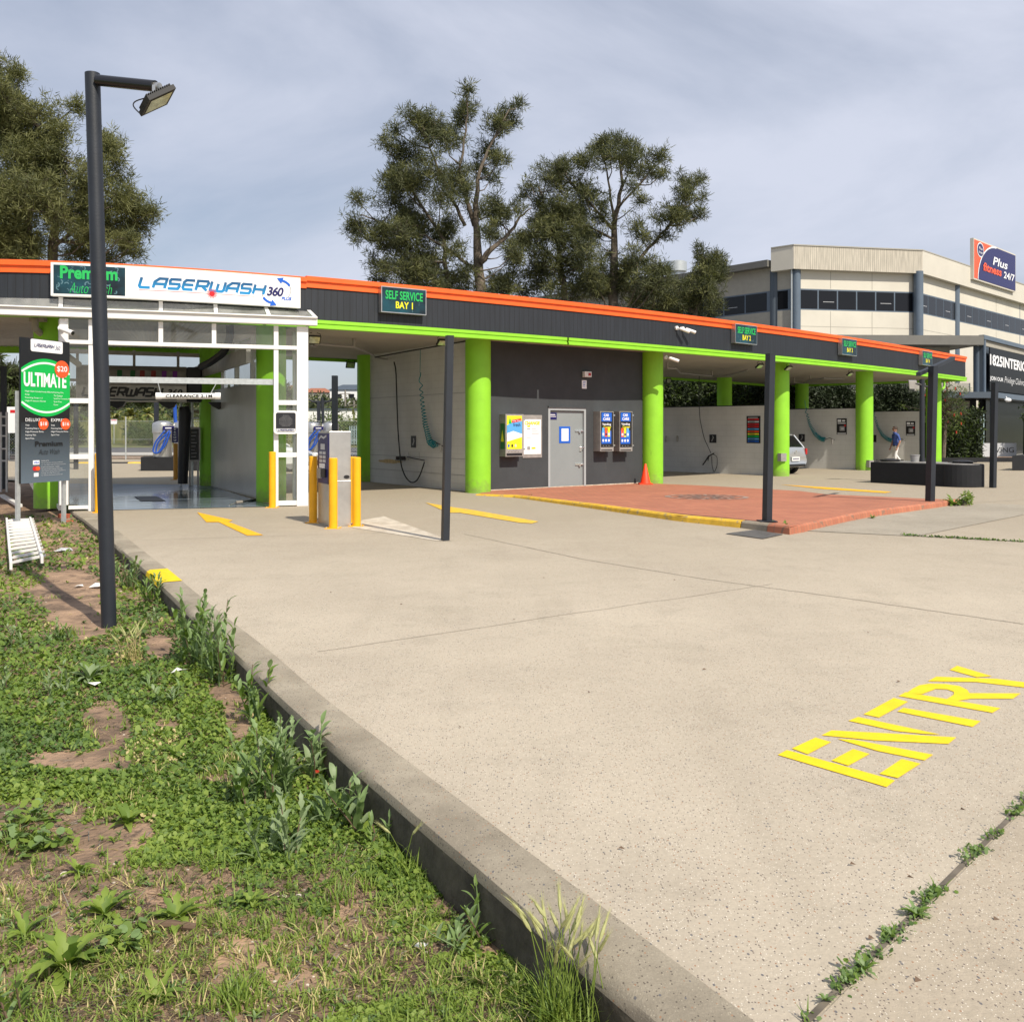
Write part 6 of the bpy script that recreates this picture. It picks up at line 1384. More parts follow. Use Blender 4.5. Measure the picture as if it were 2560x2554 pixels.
def car(loc, heading, body, label, front=False, name='parked_car'):
    """local: rear at y=0, front at y=3.9; heading = world angle of local +y"""
    e_ = empty(name, loc, label, 'car')
    ca, sa = math.cos(heading - math.pi / 2), math.sin(heading - math.pi / 2)
    T = lambda x, y, z: V(loc[0] + x * ca - y * sa, loc[1] + x * sa + y * ca, z)
    def ring(y, zb_, zt_, hw, r=0.1):
        q = [(-hw + r, zb_), (hw - r, zb_), (hw, zb_ + r), (hw, (zb_ + zt_) / 2 + .06), (hw - 0.04, zt_ - r * .6), (hw - r - .03, zt_), (0, zt_ + 0.015), (-hw + r + .03, zt_), (-hw + 0.04, zt_ - r * .6), (-hw, (zb_ + zt_) / 2 + .06), (-hw, zb_ + r)]
        return [T(x, y, z) for x, z in q]
    def loft(secs, m, mb):
        rs = [ring(*s_) for s_ in secs]; n = len(rs[0]); vs = [p_ for r_ in rs for p_ in r_]
        mb.add(vs, [(i * n + k, i * n + (k + 1) % n, (i + 1) * n + (k + 1) % n, (i + 1) * n + k)[::-1] for i in range(len(rs) - 1) for k in range(n)] + [tuple(range(n)), tuple(range((len(rs) - 1) * n, len(rs) * n))[::-1]], m)
    mb = MB(); loft([(0.02, .36, .62, .66), (0.0, .33, .66, .76), (0.06, .27, .98, .80), (0.25, .24, 1.02, .835), (1.0, .22, 1.0, .84), (2.6, .22, .96, .84), (3.1, .22, .90, .83), (3.6, .25, .78, .79), (3.85, .30, .66, .70), (3.92, .36, .58, .55)], body, mb)
    bo = mb.build('body', e_, smooth=True)
    mb = MB(); base = [(-.72, .10), (.72, .10), (.76, .6), (.74, 2.75), (-.74, 2.75), (-.76, .6)]; topq = [(-.55, .42), (.55, .42), (.58, .7), (.55, 2.0), (-.55, 2.0), (-.58, .7)]
    n = 6; mb.add([T(x, y, 0.985) for x, y in base] + [T(x, y, 1.42) for x, y in topq], [(i, (i + 1) % n, n + (i + 1) % n, n + i) for i in range(n)], 'car_glass'); mb.build('windows', e_)
    mb = MB(); mb.add([T(x, y, 1.415) for x, y in topq] + [T(x * .9, 0.08 + y * 0.96, 1.47) for x, y in topq], [(i, (i + 1) % n, n + (i + 1) % n, n + i) for i in range(n)] + [tuple(range(n, 2 * n))], body)
    for i in range(n): mb.tube([T(base[i][0] * 1.01, base[i][1], .97), T(topq[i][0] * 1.01, topq[i][1], 1.43)], 0.035, body, 6)
    mb.build('roof', e_, smooth=True)
    for x in (-.80, .62):
        for y in (.62, 3.15):
            a_, b_3 = T(x, y, .29), T(x + .18, y, .29); mb = MB(); mb.tube([a_, a_.lerp(b_3, .15), a_.lerp(b_3, .85), b_3], [.26, .29, .29, .26], 'black_rubber', 24); wh = mb.build('wheel', e_, smooth=True)
            mb = MB(); mb.cyl(a_.lerp(b_3, -.03), a_.lerp(b_3, 1.03), .18, 'steel', 14); mb.build('rim', wh)
    mb = MB(); mb.box(T(-.66, -0.02, .28), T(.66, -0.02, .28) - T(-.66, -0.02, .28), T(0, .14, 0) - T(0, 0, 0), V(0, 0, .10), 'black'); mb.build('rear_bumper', e_, bevel=0.02)
    for s_ in (-1, 1):
        mb = MB(); q0 = T(s_ * .70, -0.005, .72); mb.box(q0, T(s_ * .10, .0, 0) - T(0, 0, 0), T(s_ * 0.02, .16, 0) - T(0, 0, 0), V(0, 0, .22), 'tail_red'); mb.build('tail_light', e_, bevel=0.01)
        mb = MB(); mb.ell(T(s_ * .60, 3.80, .64), .17, .12, .09, 'lamp_clear', 14, 8); mb.build('headlight', e_, smooth='all')
    f_ = frame(T(-.25, -.025, .50), T(1, 0, 0) - T(0, 0, 0)); mb = MB(); mb.fbox(f_, 0, .5, 0, .14, -0.02, 0.01, 'white'); pl_ = mb.build('number_plate', e_); mb = MB(); [rect(mb, f_, .05 + .07 * k, .095 + .07 * k, .04, .10, 'sign_navy', .013) for k in range(6)]; mb.build('lettering', pl_)
    mb = MB(); disc(mb, f_, .25, .34, .045, .045, 'chrome', -0.012 + .03); mb.build('badge', e_)
    return e_
hd = math.atan2(0.76, -0.65)
car(V(10.36, 33.65, 0), hd, 'car_silver', 'silver hatchback seen from behind, parked in the third self-service bay')
car(V(-11.7, 36.3, 0), R(0), 'car_white', 'white car half hidden behind the pay station, headlight showing')
# second car: blue patterned tail just visible by the last column
q = V((2186 - CX) / F * 42.5, 42.5, 0); car(V(q.x - 0.75, q.y + 0.9, 0), hd, 'annex_grey', 'dark car mostly hidden behind the column left of the walking man')

# ------------------------------------------------------------------ vacuum stations and yard posts
def vac(px, D_, label, blue=True, tw=1.0):
    b0 = V((px - CX) / F * D_, D_, 0); e_ = empty('vacuum_station', b0, label, 'vacuum')
    mb = MB(); mb.box(b0 + V(-1.1, 0, 0), V(2.3, 0.15, 0), V(-0.3, 1.1, 0), V(0, 0, 0.55), 'planter'); mb.build('plinth', e_)
    for dx in (-0.42, 0.42):
        mb = MB(); mb.lathe(b0 + V(dx, .5, .55), [(.36, 0), (.36, .95), (.40, .96), (.40, 1.28), (.37, 1.36), (.15, 1.44)], 'steel', 24); mb.build('tank', e_, smooth=True)
    mb = MB(); f_ = frame(b0 + V(-.25, .08, 1.62), V(1, 0, 0)); mb.fbox(f_, 0, .45, 0, .16, 0, .02, 'sign_navy'); rect(mb, f_, .1, .35, .06, .10, 'sign_white', .024); mb.build('label_plate', e_)
    mb = MB()
    for k in range(2):
        pts = [b0 + V(-.15 + .2 * k, .02, 1.6), b0 + V(-.5 + .1 * k, -.05, 1.15), b0 + V(-.62 + .12 * k, -.05, .75), b0 + V(-.4, -.08, .66), b0 + V(-.2 + .1 * k, -.05, 1.0), b0 + V(-.02 + .1 * k, .0, 1.55)]
        mb.tube(smooth_path(resample(pts, 30), 3), 0.035, 'blue_hose', 8)
    mb.build('hose', e_, smooth='all')
    mb = MB(); mb.cyl(b0 + V(.1, .5, 1.9), b0 + V(.05, .5, 3.1), 0.07, 'blue_hose' if blue else 'charcoal', 12); mb.build('riser', e_)
    return e_
vac(421, 36.5, 'stainless vacuum station with blue hoses seen through the wash bay')
vac(797, 42, 'stainless twin-tank vacuum station with blue hoses seen past the porch', False)
for px, py, top, D_, w_, lb_ in ((837, 1180, 939, 34, .2, 'tall dark post standing behind the pay station'), (391, 1155, 1000, 40, .16, 'dark yard post left of the far vacuum station'), (797, 1130, 1004, 52, .18, 'dark street light column with a crossbar, beyond the vacuum tanks'), (9, 1200, 915, 26, .12, 'dark post by the scaffold at the left edge'), (190, 1170, 1005, 38, .14, 'dark post seen through the left porch glazing')):
    b0 = V((px - CX) / F * D_, D_, -0.1); t0_ = P(px, top, D_); mb = MB(); mb.box(b0 - V(w_ / 2, w_ / 2, 0), V(w_, 0, 0), V(0, w_, 0), t0_ - b0, 'charcoal')
    if px == 797: mb.tube([t0_ + V(-.9, 0, .25), t0_ + V(-.3, 0, 0), t0_ + V(.5, 0, 0), t0_ + V(1.2, 0, .3)], .05, 'charcoal', 8)
    thing(mb, 'yard_post', lb_, 'post')
# rubber speed hump beyond the bay
p = G(345, 1158); mb = MB()
for k in range(6): mb.prism(lambda a, b, c, k=k: V(-22.2 + k * 1.2 + c, 44.5 + a * 1.0, b), [(0, 0), (.12, .06), (.33, .06), (.45, 0)], 0.0, 1.2, 'black_rubber' if k % 2 == 0 else 'yellow_worn')
thing(mb, 'speed_hump', 'black and yellow rubber speed hump in the yard beyond the wash bay', 'speed hump')
# chain-link fence by the street
cf = empty('chain_fence', V(-25, 50.5, 0), 'thin chain-link fence along the street behind the yard', 'fence')
x = -34.0; mb = MB()
while x < 0: 
    m2 = MB(); m2.cyl(V(x, 50.5, 0), V(x, 50.5, 2.35), 0.035, 'galv', 8); m2.build('fence_post', cf); x += 3.2
x = -34.0
while x < -1:
    mb.poly([V(x, 50.5, 0.1), V(x + .008, 50.5, 0.1), V(x + 2.008, 50.5, 2.1), V(x + 2, 50.5, 2.1)], 'galv'); mb.poly([V(x + 2, 50.505, 0.1), V(x + 2.008, 50.505, 0.1), V(x + .008, 50.505, 2.1), V(x, 50.505, 2.1)], 'galv'); x += 0.16
for z in (0.1, 1.1, 2.1): mb.tube([V(-34, 50.5, z), V(-1, 50.5, z)], 0.008, 'galv', 4)
mb.build('wire_mesh', cf)
# palisade fence
def palisade(p0, p1, h, label, z0=0.0, gap=0.15):
    e_ = empty('palisade_fence', p0, label, 'fence'); d_ = (p1 - p0); L2 = d_.length; d_.normalize(); nn_ = V(-d_.y, d_.x, 0); mb = MB(); a = 0.0
    while a < L2: q = p0 + d_ * a; mb.add([q, q + d_ * .06, q + d_ * .06 + V(0, 0, h - .1), q + d_ * .03 + V(0, 0, h), q + V(0, 0, h - .1)], [(0, 1, 2, 3, 4)], 'fence_pale'); a += gap
    mb.build('pales', e_); mb = MB()
    for z in (.35, h - .4): mb.box(p0 + nn_ * .02 + V(0, 0, z), d_ * L2, nn_ * .04, V(0, 0, .05), 'fence_pale')
    mb.build('rail', e_)
palisade(V(-14.5, 82, 0.3), V(2, 82, 0.3), 1.7, 'pale blue-green palisade fence across the street, seen through the first bay')
palisade(V(23.0, 47.5, 0.9), V(24.6, 47.8, 0.9), 1.6, 'short stretch of pale palisade fence in front of the shop, by the red-flowered bush')
# small street sign
q = V((285 - CX) / F * 80, 80, .4); ss_ = empty('street_sign', q, 'small white street sign on a thin post across the road, seen through the wash bay', 'sign'); mb = MB(); mb.cyl(q, q + V(0, 0, 1.9), .03, 'galv', 8); mb.build('post', ss_); mb = MB(); mb.box(q + V(-.27, -.03, 1.7), V(.54, 0, 0), V(0, .02, 0), V(0, 0, .42), 'sign_white'); mb.box(q + V(-.24, -.036, 2.02), V(.48, 0, 0), V(0, .005, 0), V(0, 0, .06), 'sign_red'); mb.build('plate', ss_)
# aluminium ladder on the verge
La, Lb, Lc, Ld = [G(x, y, z) for x, y, z in ((14, 1306, -.02), (73, 1304, -.02), (102, 1408, -.08), (24, 1424, -.08))]
ld = empty('ladder', (La + Lc) / 2, 'white aluminium step ladder lying in the weeds at the left', 'ladder')
for a, b in ((La, Ld), (Lb, Lc)): mb = MB(); mb.box(a, b - a, V(0.035, 0, 0), V(0, 0, 0.09), 'white_metal'); mb.build('rail', ld)
for k in range(13):
    t_ = (k + 0.3) / 13; a, b = La.lerp(Ld, t_), Lb.lerp(Lc, t_); mb = MB(); mb.box(a + V(.035, 0, .03), b - a - V(.035, 0, 0), V(0, 0.15 * (1 + .0 * k), 0), V(0, 0, .035), 'white_metal'); mb.build('tread', ld)
# scaffold rack, banner and stacked aluminium sections at the far left
sc_ = empty('scaffold_rack', V(-14.5, 26, 0), 'white metal scaffold rack standing at the left edge under the canopy', 'scaffold')
mb = MB()
for px in (2, 17): b0 = V((px - CX) / F * 25, 25, -0.05); mb.cyl(b0, P(px, 1030, 25), 0.03, 'white_metal', 8)
for py in (1040, 1062, 1088, 1120, 1150): mb.cyl(P(-30, py, 25), P(17, py + 2, 25), 0.022, 'white_metal', 8)
mb.build('frame', sc_)
mb = MB(); f_ = frame(P(18, 1082, 30), V(1, 0.1, 0)); mb.fbox(f_, 0, 1.3, 0, .85, 0, .02, 'sign_white'); rect(mb, f_, .4, 1.2, .12, .45, 'sign_navy', .024); rect(mb, f_, .1, 1.2, .65, .75, 'sign_red', .024); thing(mb, 'banner', 'white and blue banner hanging behind the price board', 'banner')
for k in range(3): mb = MB(); a = G(62 + 9 * k, 1222 + 4 * k, .0); b = G(84 + 7 * k, 1268 - 3 * k, .0); mb.box(a + V(0, 0, .35 - .1 * k), b - a, V(.07, .02, 0), V(0, 0, .12), 'steel_dull' if k == 1 else 'white_metal'); thing(mb, 'metal_channel', ('leftmost', 'middle', 'rightmost')[k] + ' of three metal channels leaning on the ground behind the price board', 'metal channel')
mb = MB(); mb.box(G(0, 1242, 0), G(44, 1268, 0) - G(0, 1242, 0), V(.05, .1, 0), V(0, 0, .06), 'white_metal'); thing(mb, 'metal_channel', 'single white channel lying flat in the dirt at the left edge', 'metal channel')
q = G(144, 1296, -0.1); mb = MB(); mb.box(q, V(.2, -.05, 0), V(.03, .11, 0), V(0, 0, .09), 'brick_red'); thing(mb, 'brick', 'loose red brick in the weeds by the kerb corner, upper one', 'brick', bevel=0.004)
q = G(158, 1311, -0.14); mb = MB(); mb.box(q, V(.15, .08, 0), V(-.03, .09, 0), V(0, 0, .07), 'brick_red'); thing(mb, 'brick', 'loose red brick lower down in the weeds by the kerb corner', 'brick', bevel=0.004)

# ------------------------------------------------------------------ office building behind, annex, billboard
def seg(mb, p, q, z0, z1, th, m):
    p, q = V(p[0], p[1], 0), V(q[0], q[1], 0); d_ = (q - p).normalized(); n_ = V(d_.y, -d_.x, 0); f_ = frame(p, d_); L2 = (q - p).length; k0 = len(mb.f)
    mb.fbox(f_, 0, L2, z0, z1, -th, 0, m)
    for i in range(k0, len(mb.f)): mb.uv[i] = [((Vector(mb.v[vi]) - p).dot(d_), mb.v[vi][2]) for vi in mb.f[i]]
    return f_, L2
ob2 = empty('office_building', V(24, 68, 0), 'large cream two-storey office building with blue-grey columns and a ribbon of dark windows', 'building')
Z_, A2, B2, C2, E2 = (17.25, 61.3), (18.43, 60.2), (27.68, 62.0), (50.2, 84.1), (-6.0, 89.0)
def inset(p, q, r, d_):  # offset inwards
    return p
wallpts = [(-6.2, 89.4), (17.45, 61.75), (18.6, 60.75), (27.55, 62.45), (50.1, 84.6)]
zt_ = 13.67
mb = MB()
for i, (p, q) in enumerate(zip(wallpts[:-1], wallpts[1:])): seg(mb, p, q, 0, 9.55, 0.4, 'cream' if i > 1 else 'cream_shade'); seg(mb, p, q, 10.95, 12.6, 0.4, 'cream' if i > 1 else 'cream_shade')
mb.build('wall', ob2)
mb = MB()
for i, (p, q) in enumerate(zip(wallpts[:-1], wallpts[1:])): f_, L2 = seg(mb, p, q, 9.55, 10.95, 0.4, 'blue_grey'); 
mb.build('window_surround', ob2)
for i, (p, q, nw) in enumerate(((wallpts[0], wallpts[1], 20), (wallpts[1], wallpts[2], 1), (wallpts[2], wallpts[3], 6), (wallpts[3], wallpts[4], 22))):
    f_ = frame(V(p[0], p[1], 0), V(q[0] - p[0], q[1] - p[1], 0)); L2 = math.hypot(q[0] - p[0], q[1] - p[1]); e0 = 0.35
    for k in range(nw):
        a0 = e0 + (L2 - 2 * e0) * k / nw + 0.05; a1 = e0 + (L2 - 2 * e0) * (k + 1) / nw - 0.05; mb = MB(); rect(mb, f_, a0, a1, 9.64, 10.86, 'window_dark', 0.01)
        if (k * 7 + i) % 3 == 0: rect(mb, f_, a0 + .3, min(a1, a0 + 1.1), 10.1, 10.13, 'sign_lightgrey', 0.013)
        mb.build('window', ob2)
    mb = MB()
    for z in (8.45,): mb.fbox(f_, 0.2, L2 - 0.2, z, z + .03, 0.0, 0.006, 'cream_shade')
    for k in range(1, 4 if nw > 1 else 1): a = L2 * k / (3.0 if nw < 10 else 4.0) - 0.4; mb.fbox(f_, a, a + .035, 0.5, 9.5, 0.0, 0.008, 'cream_shade'); mb.fbox(f_, a, a + .035, 11.0, 12.5, 0.0, 0.008, 'cream_shade')
    if mb.f: mb.build('panel_joints', ob2)
mb = MB()
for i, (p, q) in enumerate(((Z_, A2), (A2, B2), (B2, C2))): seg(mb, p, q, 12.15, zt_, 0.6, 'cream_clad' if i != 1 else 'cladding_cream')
mb.build('parapet', ob2)
mb = MB()
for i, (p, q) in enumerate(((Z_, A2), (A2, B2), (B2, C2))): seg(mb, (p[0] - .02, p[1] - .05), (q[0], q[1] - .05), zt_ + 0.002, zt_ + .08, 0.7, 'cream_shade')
seg(mb, (-6.5, 88.6), (17.0, 61.3), 12.5, 12.95, 0.8, 'annex_fascia'); mb.build('roof_edge', ob2)
mb = MB(); idf = lambda a, b, c: V(a, b, c); mb.prism(idf, [(17.9, 62.0), (27.4, 63.3), (49.8, 85.6), (30, 110), (-5, 100), (-6, 89.8)], 12.3, 12.5, 'annex_fascia'); mb.build('roof', ob2)
for (px, D_, r_, m_) in ((1990, 60.75, .30, 'blue_grey'), (2296, 62.1, .31, 'blue_grey'), (2389, 67.4, .28, 'blue_grey'), (2541, 77.5, .28, 'blue_grey'), (1937, 61.8, .32, 'annex_grey')):
    x = (px - CX) / F * D_; MB().cyl(V(x, D_, 0), V(x, D_, 12.3), r_, m_, 20).build('column', ob2, smooth=True)
x = (1979 - CX) / F * 60.5; MB().cyl(V(x, 60.5, 0), V(x, 60.5, 12.2), .05, 'galv', 8).build('downpipe', ob2)
# steel flue on its roof
q = P(1692, 692, 78); mb = MB(); mb.lathe(V(q.x, q.y, 12.6), [(.62, 0), (.62, 2.3), (.85, 2.4), (.85, 3.2), (.6, 3.3)], 'galv', 20); thing(mb, 'roof_vent', 'round galvanised vent on the roof behind the trees', 'vent', smooth=True)
# annex
an = empty('annex_building', V(28, 58, 0), 'low dark shop annex with deep grey roof fascia and black shop sign', 'building')
a0_, a1_, a2_ = (12.5, 53.2), (27.7, 54.0), (46, 74.2)
mb = MB(); seg(mb, a0_, a1_, 6.6, 7.15, 8, 'annex_fascia'); mb.build('roof_fascia', an)
mb = MB(); seg(mb, (27.72, 54.0), a2_, 6.95, 7.2, .3, 'blue_grey'); seg(mb, (27.72, 54.2), (45.9, 74.4), 6.6, 6.94, .3, 'cream_shade'); mb.build('gutter', an)
mb = MB(); seg(mb, (13, 55.2), (26.6, 55.9), 0, 5.0, .3, 'cream_shade'); seg(mb, (13, 55.2), (26.6, 55.9), 6.1, 6.6, .3, 'cream_shade'); seg(mb, (13, 55.3), (26.6, 56.0), 5.0, 6.1, .3, 'window_dark'); seg(mb, (23.9, 54.6), (27.3, 54.8), 3.80, 4.4, 1.2, 'cream_shade'); mb.build('wall', an)
x = (2444 - CX) / F * 54.9; MB().cyl(V(x, 54.9, 3.4), V(x, 54.9, 6.6), .24, 'blue_grey', 20).build('column', an, smooth=True)
mb = MB(); seg(mb, (27.95, 54.5), (45.5, 74.6), 0, 6.6, .3, 'annex_grey'); mb.build('side_wall', an)
mb = MB(); mb.cyl(V(27.8, 54.15, 3.5), V(27.8, 54.15, 6.9), .09, 'blue_grey', 10); mb.build('downpipe', an)
mb = MB(); seg(mb, (22.5, 51.0), (27.0, 51.4), 3.40, 3.74, 4.0, 'annex_grey'); seg(mb, (27.02, 51.4), (42, 69), 3.42, 3.72, 2.2, 'blue_grey'); mb.build('awning', an)
mb = MB(); seg(mb, (22.6, 53.0), (26.9, 53.3), 0.0, 3.4, .1, 'shop_glass'); seg(mb, (27.3, 53.0), (43, 71.5), 0.0, 3.4, .1, 'shop_glass'); mb.build('shopfront', an)
mb = MB(); f_ = frame(V(22.6, 52.98, 0), V(4.3, .3, 0)); 
for a, b, z0, z1 in ((0.3, 1.9, 1.9, 3.3), (2.6, 3.9, 2.0, 3.3)): rect(mb, f_, a, b, z0, z1, 'cream_shade', 0.02)
mb.build('blind', an)
mb = MB(); mb.cyl(V(26.85, 51.5, 0), V(26.85, 51.5, 3.4), .10, 'annex_grey', 10); mb.build('awning_post', an)
mb = MB(); q = P(2520, 1000, 51.5); mb.ell(q, .2, .1, .12, 'white', 10, 6); mb.tube([q, q + V(.05, .3, .2)], .03, 'white', 6); mb.build('camera', an)
fs2 = frame(V(28.05, 54.2, 0), V(17.55, 20.1, 0)); sg2 = empty('shop_sign', fs2(0, 3.9, 0), 'large black shop sign with bold white capitals on the annex wall at the right edge', 'sign')
mb = MB(); mb.fbox(fs2, 0.15, 12, 3.95, 6.5, 0.0, 0.06, 'shop_black'); mb.build('panel', sg2)
e_w = lambda px, z: hit(fs2, px, HY - (z - EYE) * F / 56)[0]
mb = MB(); text(mb, fs2, '1825INTERIORS', e_w(2472, 5.8), e_w(2472, 5.8) + (e_w(2559, 5.8) - e_w(2472, 5.8)) * 1.26, 5.45, 6.1, 'sign_white', 0.07, bold=0.035)
text(mb, fs2, 'JOIN OUR', e_w(2472, 4.7), e_w(2505, 4.7), 4.50, 4.80, 'sign_white', 0.07, bold=.02); text(mb, fs2, 'Privilege Club', e_w(2508, 4.7), e_w(2549, 4.7), 4.40, 4.92, 'sign_white', 0.07, bold=-0.01, shear=0.4); text(mb, fs2, 'FOR', e_w(2551, 4.7), e_w(2551, 4.7) + 1.25, 4.52, 4.78, 'sign_white', 0.07); mb.build('lettering', sg2)
# billboard
ba, bb_ = P(2434, 698, 68.0), P(2539, 728, 74.6); ba.z = bb_.z = 12.75; fb = frame(ba, V(bb_.x - ba.x, bb_.y - ba.y, 0)); WBB = (bb_ - ba).length; HBB = 3.05
bi = empty('billboard', fb(0, 0, 0), 'orange and navy gym sign standing on the office roof parapet', 'sign')
mb = MB(); mb.fbox(fb, 0, WBB, 0, HBB, -.25, 0, 'cream_clad'); mb.build('casing', bi)
mb = MB(); rect(mb, fb, .1, WBB - .1, .1, HBB - .1, 'sign_orange', .01)
crv = [(0.09 * WBB + 0.42 * WBB * (1 - math.cos(t_)), .1 + (HBB - .2) * math.sin(t_)) for t_ in [math.pi / 2 * k / 12 for k in range(13)]]
mb.poly([fb(a, b, .02) for a, b in [(WBB - .1, .1), (WBB - .1, HBB - .1)] + crv[::-1]], 'sign_navyblue' if 'sign_navyblue' in MATS else 'sign_navy')
strip(mb, fb, crv, .12, 'sign_white', .03); disc(mb, fb, 1.35, HBB - .72, .72, .55, 'sign_white', .03); disc(mb, fb, 1.35, HBB - .72, .62, .47, 'sign_navy', .04); text(mb, fb, 'Plus', 1.0, 1.7, HBB - .72, HBB - .5, 'sign_white', .05); text(mb, fb, 'fitness', .95, 1.75, HBB - 1.0, HBB - .8, 'sign_white', .05); mb.build('face', bi)
mb = MB(); text(mb, fb, 'Plus', WBB * .42, WBB * .78, 1.55, 2.2, 'sign_white', .05, bold=.02, shear=.2); text(mb, fb, 'fitness', WBB * .20, WBB * .63, .85, 1.5, 'sign_orange', .05, bold=.03, shear=.1); text(mb, fb, '24/7', WBB * .68, WBB * .96, .80, 1.35, 'sign_white', .05, bold=.02, shear=.1); mb.build('lettering', bi)
# banner LIVING on the fence line
f_ = frame(V((2456 - CX) / F * 48.6, 48.6, 0.2), V(1, .1, 0)); mb = MB(); mb.fbox(f_, 0, 1.9, .0, .72, 0, .02, 'sign_lightgrey'); text(mb, f_, 'LIVING', .4, 1.75, .22, .5, 'sign_black', .024); thing(mb, 'banner', 'grey banner reading LIVING low on the fence by the hedge', 'banner')
mb = MB(); seg(mb, (14.5, 45.2), (34, 47.6), 0, .22, .2, 'planter'); thing(mb, 'garden_edging', 'low dark kerb wall along the foot of the hedge', 'edging')
# ------------------------------------------------------------------ trees and hedges
def leafclump(mb, rnd, c, r, n, lw, ll, mats_, droop=0.2, up=0.3, flat=0.8):
    """a tuft: n narrow leaf faces radiating from around c"""
    k = mb.mi(rnd.choice(mats_)); V_ = mb.v; F_ = mb.f; M_ = mb.m; g = rnd.gauss; ra = rnd.random
    for _ in range(n):
        dx, dy, dz = g(0, 1), g(0, 1), g(0, flat); l_ = math.sqrt(dx * dx + dy * dy + dz * dz) + 1e-6; q = r * ra() ** 0.6 / l_
        x, y, z = c[0] + dx * q, c[1] + dy * q, c[2] + dz * q
        ex, ey, ez = dx / l_ + g(0, .5), dy / l_ + g(0, .5), dz / l_ + g(0, .5) + up - droop
        e_ = math.sqrt(ex * ex + ey * ey + ez * ez) + 1e-6; s_ = ll * (0.6 + 0.8 * ra()) / e_; ex *= s_; ey *= s_; ez *= s_
        wx, wy, wz = g(0, 1), g(0, 1), g(0, 1); w_ = lw / (math.sqrt(wx * wx + wy * wy + wz * wz) + 1e-6); wx *= w_; wy *= w_; wz *= w_
        o = len(V_); V_.append((x - wx, y - wy, z - wz)); V_.append((x + wx, y + wy, z + wz)); V_.append((x + ex + wx * .4, y + ey + wy * .4, z + ez + wz * .4)); V_.append((x + ex * .9 - wx * .4, y + ey * .9 - wy * .4, z + ez * .9 - wz * .4))
        F_.append((o, o + 1, o + 2, o + 3)); M_.append(k)
def tree(label, D_, blobs, trunks, seed, mats_=('casu1', 'casu1', 'casu2', 'casu3'), dens=1.0, lw=0.022, ll=0.26, name='casuarina_tree', group=None, dep=1.0, zb=0.0, tr=0.25):
    """crown built from leafy boughs: blobs = (px, py, r_px), trunks = lists of (px, py, r_m)"""
    rnd = random.Random(seed); cx_ = trunks[0][0][0]
    base = V((cx_ - CX) / F * D_, D_, zb); e_ = empty(name, base, label, 'tree', group)
    mb = MB(); segs = []
    for tk in trunks:
        pts = [P(x, y, D_ + rnd.uniform(-.3, .3)) for x, y, r in tk]; pts2 = []; rr = []
        for i in range(len(pts) - 1):
            for k in range(4): t_ = k / 4; pts2.append(pts[i].lerp(pts[i + 1], t_) + V(rnd.uniform(-.05, .05), rnd.uniform(-.05, .05), 0)); rr.append(tk[i][2] + (tk[i + 1][2] - tk[i][2]) * t_)
        pts2.append(pts[-1]); rr.append(tk[-1][2]); mb.tube(pts2, rr, 'bark', 8); segs += pts2
    lf = MB(); mpp = D_ / F
    blobs = list(blobs) + [((a[0] + b[0]) / 2 + rnd.uniform(-6, 6), (a[1] + b[1]) / 2 + rnd.uniform(-6, 6), min(a[2], b[2]) * .75) for a, b in [(rnd.choice(blobs), rnd.choice(blobs)) for _ in range(900)] if 10 < math.hypot(a[0] - b[0], a[1] - b[1]) < (a[2] + b[2]) * .95][:int(len(blobs) * .8)]
    for (px, py, rp) in blobs:
        r = rp * mpp; c = P(px, py, D_) + V(0, rnd.uniform(-1, 1) * dep * min(3.0, 1.2 + r), 0)
        c.z = max(c.z, zb + .3)
        # limb from the nearest lower trunk point
        cand = [q for q in segs if q.z < c.z + .2] or segs
        q = min(cand, key=lambda s_: (s_ - c).length + max(0, s_.z - c.z + .8) * 1.5); mid = q.lerp(c, .5) + V(rnd.uniform(-.2, .2), rnd.uniform(-.2, .2), -.12 * (q - c).length)
        rl = 0.018 + 0.010 * (q - c).length; mb.tube([q, q.lerp(mid, .5) + V(0, 0, -.03), mid, c], [rl * 1.3, rl, rl * .8, rl * .4], 'bark', 6, cap=False)
        nsub = max(12, int(36 * dens * (r / 0.9) ** 2 + 8))
        for _ in range(nsub):
            v = V(rnd.gauss(0, 1), rnd.gauss(0, 1), rnd.gauss(0, 1)); v.normalize(); rad = r * (0.25 + 0.95 * rnd.random() ** 0.8)
            s_ = c + V(v.x * rad, v.y * rad, v.z * rad * .85) + V(rnd.gauss(0, .12), 0, rnd.gauss(0, .12))
            if rnd.random() < .5: mb.tube([c, c.lerp(s_, .6) + V(0, 0, -.04), s_], [rl * .35, rl * .25, .008], 'bark', 4, cap=False)
            leafclump(lf, rnd, s_, 0.14 + 0.30 * rnd.random() ** 2 + .05 * r, int(30 * dens ** .3), lw, ll, mats_, droop=0.1, up=0.35)
    mb.build('trunk', e_, smooth='all'); lf.build('crown', e_)
    return e_
def cv(l, s=1.756, ox=800, oy=200): return [(x / s + ox, y / s + oy, r / s) for x, y, r in l]
def cvt(l, s=1.756, ox=800, oy=200): return [[(x / s + ox, y / s + oy, r) for x, y, r in t_] for t_ in l]
